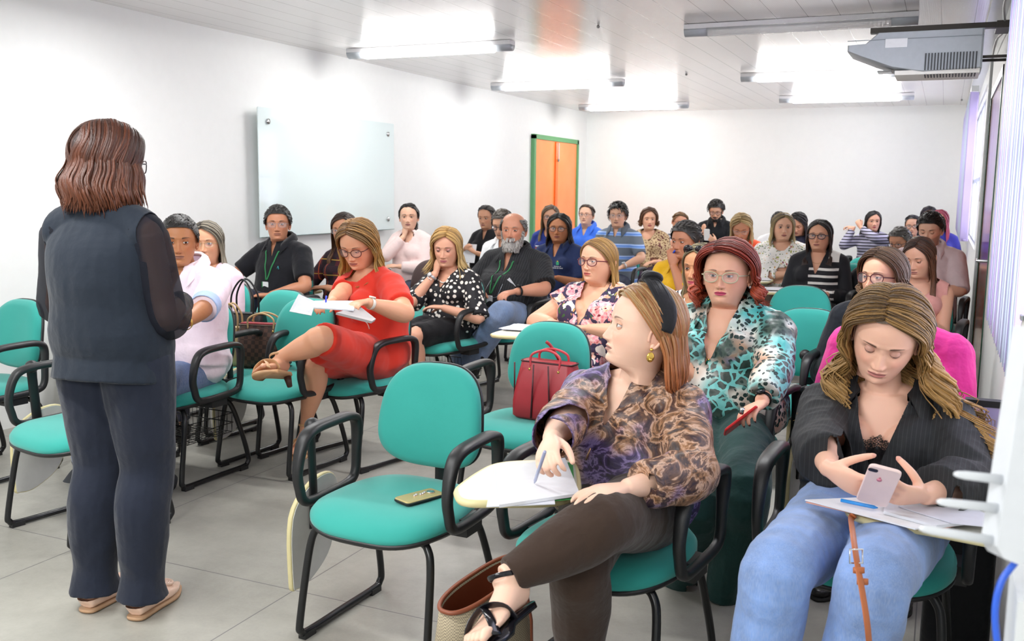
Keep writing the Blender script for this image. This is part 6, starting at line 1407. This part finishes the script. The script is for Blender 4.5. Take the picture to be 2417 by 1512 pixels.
r_ = handbag((pc[0]+.095, pc[1]-.05, .462), radians(14), .27, .235, .16, checker('brown_chequer_canvas', '5a4034', '3a2a24', 46), plain('chequer_trim', '6a5a50', .4), 'brown chequered open tote beside the beige handbag', handle=.06, hm=TANL, taper=.98)
G().box((-.125, -.028, .228), (.125, .028, .240)).build('red_lining', plain('lining_red', '9a3038', .6), r_, False)
pb = np.array(C5B.location); t = NT('zebra_bag'); t.set(Roughness=.6); wv = t.n('ShaderNodeTexWave', i_Scale=9., i_Distortion=9.); t.l(t.coord(), wv.inputs[0]); t.color(t.ramp(wv.outputs[1], [(.5, lin('d8ccb0')), (.55, lin('3a2c22'))], 'CONSTANT'))
handbag((pb[0]+.06, pb[1]-.08, .462), 0, .26, .14, .13, t.m, plain('brown_trim', '4a3424', .5), 'small striped cream and brown bag on the chair by the left wall', handle=.04)
# --- red dress woman's papers
w2 = lambda x, y, d: atd(x, y, d)
def sheet(name, pts, mat, label, cat, th=.0015, group=None, smooth=False):
    P = np.array(pts, float); n = nrm(np.cross(P[1]-P[0], P[2]-P[1])); 
    if n[2] < 0: n = -n
    g = G(); g.loft([P, P+n*th], True); return thing(g, name, mat, P.mean(0), label, cat, group)
sheet('paper_stack', [w2(683, 735, 4.42), w2(705, 694, 4.46), w2(745, 712, 4.46), w2(735, 745, 4.40)], PAPER, 'curled white pages lifted at the left edge of the red dress woman\'s papers', 'papers', .004)
sheet('paper_stack', [w2(742, 712, 4.50), w2(838, 712, 4.62), w2(835, 734, 4.45), w2(740, 728, 4.38)], PAPER, 'white papers open on the lap of the woman in the red dress', 'papers', .006)
r_ = sheet('notebook', [w2(792, 742, 4.38), w2(848, 728, 4.55), w2(885, 757, 4.50), w2(876, 763, 4.40)], plain('notebook_grey', 'b4aeae', .5), 'grey notebook with a green spine on the lap of the woman in the red dress', 'notebook', .012)
pen(w2(770, 698, 4.45), w2(769, 714, 4.46), '3a50e0', 'blue capped pen standing up in the right hand of the woman in the red dress')
# stripes on her dress: white piping along the side
tp = P6['topo']
for k in range(3):
    g = G(); pts = []
    for s in np.linspace(0, 1, 16):
        x = .15+.02*k+.02*sin(s*3.0); z = lerp(.76, .56, s); o_, n_ = shoot(tp, (x, -1, z))
        if o_ is not None and (not pts or abs(o_[1]-pts[-1][1]) < .018): pts.append(o_+(0, -.003, 0))
    if len(pts) > 3: g.tube(np.array(pts), np.tile([.0045, .002], (len(pts), 1)), 6, side=(1, 0, 0)); g.build('white_piping', CRMW, tp)
# --- tablets with papers of the seated rows
def on_tablet(P, label, what='papers', dx=0, dy=0, w=.15, h=.11, ang=.2, mats=(PAPER, PAPER2), n=2):
    for k in range(n):
        a = ang+.18*k; c0 = local_to_world(P, (-.20+dx+.02*k, -.36+dy-.01*k, .688+.004*k)); M = rz(P['root'].rotation_euler[2]+a); O = np.array([(-w, -h), (w, -h), (w, h), (-w, h)])@M[:2, :2].T
        g = G(); g.slab(O, 0, .003, 0); o = g.build('paper', mats[k % 2], None, False); o.location = c0; tag(o, (label if k == 0 else label.replace('lower', 'upper')), 'paper')
on_tablet(P37, 'lower white paper on the writing tablet of the woman in the floral dress')
on_tablet(P24, 'lower paper on the writing tablet of the woman with cat-eye glasses')
on_tablet(P22, 'paper on the writing tablet of the woman in the white floral top', n=1)
on_tablet(P16, 'paper on the writing tablet of the woman with curly auburn hair', n=1)
on_tablet(P30, 'paper on the writing tablet of the grey-haired man with white sleeves', n=1)
on_tablet(P4, 'paper on the writing tablet of the man in the black polo', n=1)
on_tablet(P5, 'lower white notebook page on the writing tablet of the woman in plaid')
h5 = P5['hands'][0]; a5 = local_to_world(P5, h5); pen(a5+(.05, -.02, .09), a5+(-.03, -.05, -.02), '6aa8e0', 'pale blue pen in the hand of the woman in the plaid shirt')
h4 = P4['hands'][0]; a4 = local_to_world(P4, h4); pen(a4+(.03, -.03, .05), a4+(.01, -.05, -.06), '1f8a4a', 'green pen in the hand of the man in the black polo shirt', .006)
h7 = local_to_world(P7, P7['tips'][0][0]); pen(h7+(-.03, -.03, .06), h7+(.0, -.01, -.05), '4aa0b0', 'teal and white pen at the chin of the woman in powder pink', .006)
h18 = local_to_world(P18, P18['X'][0]@np.array([0, -.11, -.066])+P18['X'][1]); w18 = local_to_world(P18, P18['hands'][1]); pen(h18+(0, -.0, .012), h18*.25+w18*.75, '2a50c8', 'blue pen held to the lips of the man in the yellow shirt', .006)
def phone_at(P, i, label, mat, u=(1, 0, 0), v=(0, -.2, 1), off=(0, 0, 0), name='mobile_phone'):
    M = rz(P['root'].rotation_euler[2]); c = local_to_world(P, P['hands'][i])+np.array(off); g, n = slab3(c, M@np.array(u), M@np.array(v), .036, .073, .009, .011); return thing(g, name, mat, c, label, 'phone'), n, M@np.array(u), M@np.array(v)
phone_at(P19, 1, 'white phone held up by the bearded man at the back wall', plain('phone_white', 'eeeeee', .3), off=(-.05, -.02, .05))
o, n, u, v = phone_at(P36, 1, 'red phone held by the woman in the leopard-print blouse', plain('phone_red', 'd01c22', .25), u=(.35, -.75, .5), v=(-.6, -.45, -.65), off=(-.035, -.03, -.015))
G().tube([(.01, -.03, .03), (.015, -.036, .05)], .008, 8).build('finger_ring_holder', CHR, o)
c9 = local_to_world(P9, (0, -.36, P9['B']['zs']-.17)); g, n = slab3(c9, (1, 0, 0), (0, -.3, -1), .085, .10, .002, .004); thing(g, 'paper', PAPER, c9, 'white sheet held up by the woman in the black top near the left wall', 'paper')
# --- pale pink phone
c = atd(2074, 1142, 2.245); u, v = np.array([.97, .12, -.18]), np.array([.06, -.58, .80]); g, n = slab3(c, u, v, .036, .072, .009, .012); o = thing(g, 'mobile_phone', plain('phone_pale_pink', 'f2d8d4', .3), c, 'pale pink phone held in both hands by the woman in black', 'phone')
sg = -1 if n@FW > 0 else 1; u, v = nrm(u), nrm(v); off_ = .0095 if sg > 0 else -.0006; nn = n
g, _ = slab3(-u*.016*sg+v*.058+nn*off_, u, v, .011, .0055, .0012, .005); g.build('camera_lens', plain('lens_dark', '2a2630', .1), o, False)
g = G(); lg_ = v*.028+nn*(off_+.0003*sg); g.tube([lg_, lg_+nn*.0006*sg], .0058, 16); g.tube([lg_+v*.0085+u*.001, lg_+v*.0085+u*.001+nn*.0006*sg], .0022, 8); g.build('printed_logo', plain('logo_pink', 'e08ca0', .5), o)
# --- tablet, papers, strap of the woman with the phone
TP = cr([(2008, 1218), (2015, 1200), (2110, 1172), (2250, 1165), (2400, 1190), (2440, 1240), (2420, 1292), (2360, 1292), (2200, 1262), (2060, 1238)], 50, True)
T3 = flat('tablet', TP, .655, .016, plain('tablet_white_top', 'd9d7cc', .35), parent=c3, bev=.003)
Pp = np.array([np.asarray(atz(x, y, .655))+(0, 0, .006) for x, y in TP]); Mi = np.array(c3.matrix_basis.inverted()); G().tube((np.c_[Pp, np.ones(50)]@Mi.T)[:, :3], .0105, 8, closed=True).build('edge_band', CRM, T3)
flat('folder', [(1902, 1186), (2010, 1182), (2260, 1240), (2200, 1256)], .677, .003, plain('folder_coral', 'd8a090', .5), 'coral folder edge under the papers beside the pale pink phone', 'folder')
flat('paper', [(1900, 1181), (2020, 1176), (2260, 1232), (2160, 1250)], .681, .003, PAPER, 'white papers on the tablet of the woman with the pale pink phone', 'paper')
o = flat('notebook', [(2090, 1186), (2250, 1190), (2340, 1232), (2210, 1246), (2085, 1212)], .685, .007, PAPER2, 'spiral notebook on the tablet of the woman with the pale pink phone', 'notebook')
flat('paper', [(2120, 1196), (2300, 1200), (2350, 1225), (2345, 1245), (2250, 1236)], .693, .002, plain('paper_grey', 'd2d4e2', .7), 'greyish sheet on top of the spiral notebook at the right edge', 'paper')
pen(atz(1985, 1180, .692), atz(2072, 1198, .692), '2f8fe0', 'pale blue pen with a bright blue cap lying on the papers beside the phone', .0045, None)
SB = [atz(2016, 1214, .676), atz(2009, 1224, .672), atd(2012, 1250, 2.06), atd(2022, 1320, 1.96), atd(2036, 1400, 1.93), atd(2048, 1480, 1.92), atd(2056, 1580, 1.98)]
g = G(); g.tube(cr(SB, 40), np.tile([.0085, .0022], (40, 1)), 8, side=RT, pw=3); o = thing(g, 'bag_strap', plain('cognac_leather', 'b5673a', .45), SB[2], 'brown leather bag strap with buckle hanging from the tablet over the jeans', 'strap', smooth=True)
g = G(); pm = atd(2021, 1312, 1.955)-SB[2]; g.tube([pm+RT*.013+UP*.014, pm-RT*.013+UP*.014, pm-RT*.013-UP*.014, pm+RT*.013-UP*.014], .0022, 6, closed=True); g.build('buckle', CHR, o)
for px_ in ((2027, 1345), (2036, 1372)): pm = atd(*px_, 1.945)-SB[2]; G().tube([pm-UP*.006, pm+UP*.006], np.tile([.012, .005], (2, 1)), 8, side=RT).build('strap_keeper', plain('cognac_leather', 'b5673a', .45), o)
# rings
# --- lanyards and badges
def lanyard(P, z, hexc, badge):
    tp = P['topo']; B = P['B']; g = G(); L = []
    for s in (-1, 1):
        pts = []
        for t_ in np.linspace(0, 1, 12):
            x = B['xs']+s*lerp(.070, .004, t_); zz = lerp(B['zs']+.045, z, t_); o_, n_ = shoot(tp, (x, -1, zz)); pts.append((x, (o_[1]-.004) if o_ is not None else (pts[-1][1] if pts else B['ys']-.05), zz))
        pts = np.array(pts); pts[:2, 1] = np.maximum(pts[:2, 1], B['ys']-.06); g.tube(cr(pts, 24), np.tile([.006, .0015], (24, 1)), 6, side=(1, 0, 0)); L.append(pts[-1])
    o = g.build('lanyard', plain('lanyard_green', '1f7a44', .6), P['root']); c = L[0]+np.array([0, -.006, -.055]); gg, n = slab3(c, (1, 0, .0), (0, .0, 1), .030, .044, .002, .004); gg.build('badge', plain('badge_white', 'eef2f4', .3), o, False)
    G().box((c[0]-.030, c[1]-.0035, c[2]-.044), (c[0]-.022, c[1]-.0005, c[2]+.044)).build('badge_band', plain('lanyard_green', '1f7a44', .6), o, False)
lanyard(P4, P4['B']['zs']-.20, '1f7a44', 1); lanyard(P11, P11['B']['zs']-.22, '1f7a44', 1)
# reading glasses and a folded card in the bearded man's shirt
tp = P11['topo']; B = P11['B']; g = G()
for x0, x1, z0_, z1_ in ((-.03, -.05, -.13, -.20), (.075, .06, -.15, -.24)):
    pts = [(lerp(x0, x1, t_), shoot(tp, (lerp(x0, x1, t_), -1, B['zs']+lerp(z0_, z1_, t_)))[0][1]-.006, B['zs']+lerp(z0_, z1_, t_)) for t_ in np.linspace(0, 1, 5)]; g.tube(np.array(pts), .0018, 6)
pts = [(x, shoot(tp, (x, -1, B['zs']-.235))[0][1]-.008, B['zs']-.235-.01*sin((x-.0)*50)) for x in np.linspace(.0, .06, 6)]; g.tube(np.array(pts), .0018, 6); g.build('hanging_reading_glasses', plain('frame_b9bfc6', 'b9bfc6', .25, .6), P11['root'])
o_, _ = shoot(tp, (.12, -1, B['zs']-.14))
if o_ is not None: g = G(); g.loft([np.array([(.095, o_[1]-.004, B['zs']-.12), (.115, o_[1]-.002, B['zs']-.105), (.16, o_[1]+.012, B['zs']-.165)]), np.array([(.095, o_[1]-.006, B['zs']-.12), (.115, o_[1]-.004, B['zs']-.105), (.16, o_[1]+.010, B['zs']-.165)])]); g.build('folded_card', PAPER, tp, False)
# emblem and lettering on the navy polo
tp = P13['topo']; B = P13['B']
def text(s, size, loc, parent, mat, ext=.0006):
    cu = bpy.data.curves.new('lettering', 'FONT'); cu.body = s; cu.size = size; cu.extrude = ext; cu.align_x = 'CENTER'; to = bpy.data.objects.new('t', cu); COL.objects.link(to)
    dg = bpy.context.evaluated_depsgraph_get(); me = bpy.data.meshes.new_from_object(to.evaluated_get(dg)); bpy.data.objects.remove(to)
    me.transform(Matrix.Rotation(pi/2, 4, 'X')); me.transform(Matrix.Translation(loc)); me.materials.clear(); o = bpy.data.objects.new('lettering', me); me.materials.append(mat); COL.objects.link(o); o.parent = parent; return o
WT = plain('print_white', 'eef0f4', .6); xe = .075
o_, _ = shoot(tp, (xe, -1, B['zs']-.115)); ye = o_[1]-.012
text('Governo do', .014, (xe, ye, B['zs']-.118), tp, WT); text('Estado do Ceará', .015, (xe, ye, B['zs']-.132), tp, WT)
g = G(); g.slab(rrect(xe, B['zs']-.088, .013, .014, .005, 3), ye-.001, ye+.001, 0, axes=(0, 2, 1)); g.build('emblem', plain('emblem_green', '3aa878', .6), tp, False)
G().box((xe-.006, ye-.001, B['zs']-.074), (xe+.006, ye+.001, B['zs']-.066)).build('emblem_crown', plain('emblem_yellow', 'e0c83a', .6), tp, False)
# chest print of the blue top
tp = P12['topo']; B = P12['B']; o_, _ = shoot(tp, (-.03, -1, B['zs']-.12))
for z, c_, nm in ((-.105, 'e8ecf4', 'white_stripe'), (-.125, 'e8683a', 'orange_stripe'), (-.145, 'e8ecf4', 'white_stripe')): G().box((-.12, o_[1]-.012, B['zs']+z-.006), (.07, o_[1]-.008, B['zs']+z+.006)).build(nm, plain('stripe_'+c_, c_, .7), tp, False)
o_, _ = shoot(P4['topo'], (.085, -1, P4['B']['zs']-.10)); G().tube([(.075, o_[1]-.004, P4['B']['zs']-.115), (.085, o_[1]-.004, P4['B']['zs']-.10), (.09, o_[1]-.003, P4['B']['zs']-.12)], .004, 6).build('chest_emblem', plain('emblem_teal', '3aa0a8', .6), P4['topo'])
# belt of the leopard-print woman and her pendant
B = P36['B']; g = G(); zb = .60; th = np.linspace(0, 2*pi, 50, endpoint=False); g.tube(np.stack([.225*np.cos(th), .02-.215*np.sin(th)-.01, zb+0*th], 1), np.tile([.016, .004], (50, 1)), 8, side=(0, 0, 1), closed=True, fix=True); o = g.build('belt', plain('belt_black', '141416', .4), P36['root'])
g = G(); t_ = np.linspace(0, 2*pi, 18, endpoint=False); g.tube(np.stack([-.005+.026*np.cos(t_), 0*t_-.222, zb+.013*np.sin(t_)], 1), .005, 8, closed=True); g.build('jewelled_buckle', plain('buckle_gold_mix', 'b89a4a', .25, .8), o)
if 'nlpt' in P36: q_ = P36['nlpt']; g = G(); g.ball(q_+(0, -.006, -.014), (.012, .007, .012), 14, 10); g.build('pendant', plain('emerald', '0f6a58', .08), P36['root']); g = G(); g.ball(q_+(0, -.004, .0), (.007, .004, .005), 8, 6); g.ball(q_+(-.004, -.006, -.032), (.004, .003, .006), 8, 6); g.build('pendant_setting', plain('brass', 'c8a860', .25, .9), P36['root'])
# sunglasses on the head of the pearl necklace woman
X = P34['X']; g = G(); L = []
for s in (-1, 1): L.append(np.array([s*.032, -.075, .095])); g.ball(np.array([s*.033, -.070, .098]), (.028, .010, .020), 16, 10)
g.tube([(-.006, -.082, .10), (.006, -.082, .10)], .003, 6)
for s in (-1, 1): g.tube([(s*.06, -.07, .095), (s*.085, .0, .03)], .0025, 6)
g.xf(lambda v: v@X[0].T+X[1]).build('sunglasses', plain('sunglass_black', '17151a', .08), P34['root'])
# backpack on the chair, purple clear bag, wall side things
pbk = atd(2035, 655, 7.75); g = G(); g.ball((0, 0, .0), (.13, .09, .21), 20, 14); g = remesh(g, .012, 2); o = thing(g, 'backpack', fabric('black_nylon', '17181c', .7), (0, 0, 0), 'black backpack on the chair right of the woman with cat-eye glasses', 'backpack', smooth=True); o.location = (pbk[0], pbk[1], .66)
G().tube(cr([(-.09, -.05, .15), (-.11, -.10, .02), (-.08, -.07, -.14)], 12), np.tile([.018, .004], (12, 1)), 8, side=(1, 0, 0)).build('shoulder_strap', fabric('black_nylon', '17181c', .7), o)
bp = atd(2290, 1010, 3.0); t = NT('clear_purple_vinyl'); t.set(Base_Color=(*lin('9a86c8'), 1), Roughness=.08, Alpha=.45); g = G(); g.loft([np.array([(x, y*(1-.2*k), .02*k*0+z) for x, y in rrect(0, 0, .10*(1-.1*k), .045*(1-.5*k), .02, 4)]) for k, z in ((0, 0), (.3, .05), (.7, .12), (1, .17))])
o = thing(g, 'clear_bag', t.m, (0, 0, 0), 'transparent purple vinyl bag beside the right wall behind the woman in black', 'bag', smooth=True); o.location = bp-np.array([.0, 0, .09])
G().box((-.02, -.02, .165), (.09, .02, .185)).build('zip_band', plain('zip_black', '131316', .5), o, False)
g = G(); g.slab(rrect(0, 0, .10, .07, .03, 4), 0, bp[2]-.092, .02); o = thing(g, 'upright_bag', fabric('black_nylon', '17181c', .7), (0, 0, 0), 'black upright bag by the right wall under the clear purple bag', 'bag', smooth=True, sharp=40); o.location = (bp[0], bp[1], 0)
# --- white device with three antennas on its stand, right edge, close to the camera
D0 = 1.0; poly = [(2432, 770), (2360, 1250), (2353, 1290), (2370, 1318), (2405, 1332), (2560, 1345), (2560, 770)]
P_ = np.array([atd(x, y, D0) for x, y in poly]); c = P_.mean(0); r_ = empty('wireless_router', c); tag(r_, 'white device with three white antennas at the right edge, close to the camera', 'router')
WPL = plain('router_white', 'd9dde2', .35); g = G(); g.loft([P_-c, P_-c+FW*.035]); g.build('casing', WPL, r_, True, 35)
for (a, b) in (((2252, 1118), (2372, 1132)), ((2212, 1183), (2362, 1200)), ((2170, 1246), (2375, 1280))):
    A_, B_ = atd(*a, D0+.012)-c, atd(*b, D0+.012)-c; k = nrm(B_-A_); g = G(); g.tube([A_, A_+k*.004, A_+k*.012, B_], np.array([[.0018, .0018], [.0036, .003], [.0046, .0035], [.0052, .004]]), 12, side=UP, pw=3); g.build('antenna', WPL, r_)
st0 = atd(2440, 1400, D0+.02); g = G(); g.box((-.022, -.06, 0), (.06, .06, st0[2]-.0)); o = thing(g, 'device_stand', plain('stand_white', 'd8dcde', .4), (0, 0, 0), 'pale narrow stand holding the white device at the right edge', 'stand'); o.location = (st0[0]+.005, st0[1]+.03, 0)
g = G(); CB = [atd(2400, 1322, D0+.03), atd(2365, 1370, D0+.03), atd(2350, 1430, D0+.03), atd(2352, 1500, D0+.03), atd(2365, 1570, D0+.03), atd(2380, 1760, D0+.03)]; e_ = CB[-1].copy(); CB.append(np.array([e_[0], e_[1]+.02, .5])); CB.append(np.array([e_[0]+.02, e_[1]+.05, .006])); CB.append(np.array([e_[0]+.02, e_[1]-.3, .006]))
g.tube(cr(CB, 80), .0036, 8); thing(g, 'network_cable', plain('cable_blue', '2f62d8', .35), CB[0], 'blue network cable curving down from the white device', 'cable', smooth=True)
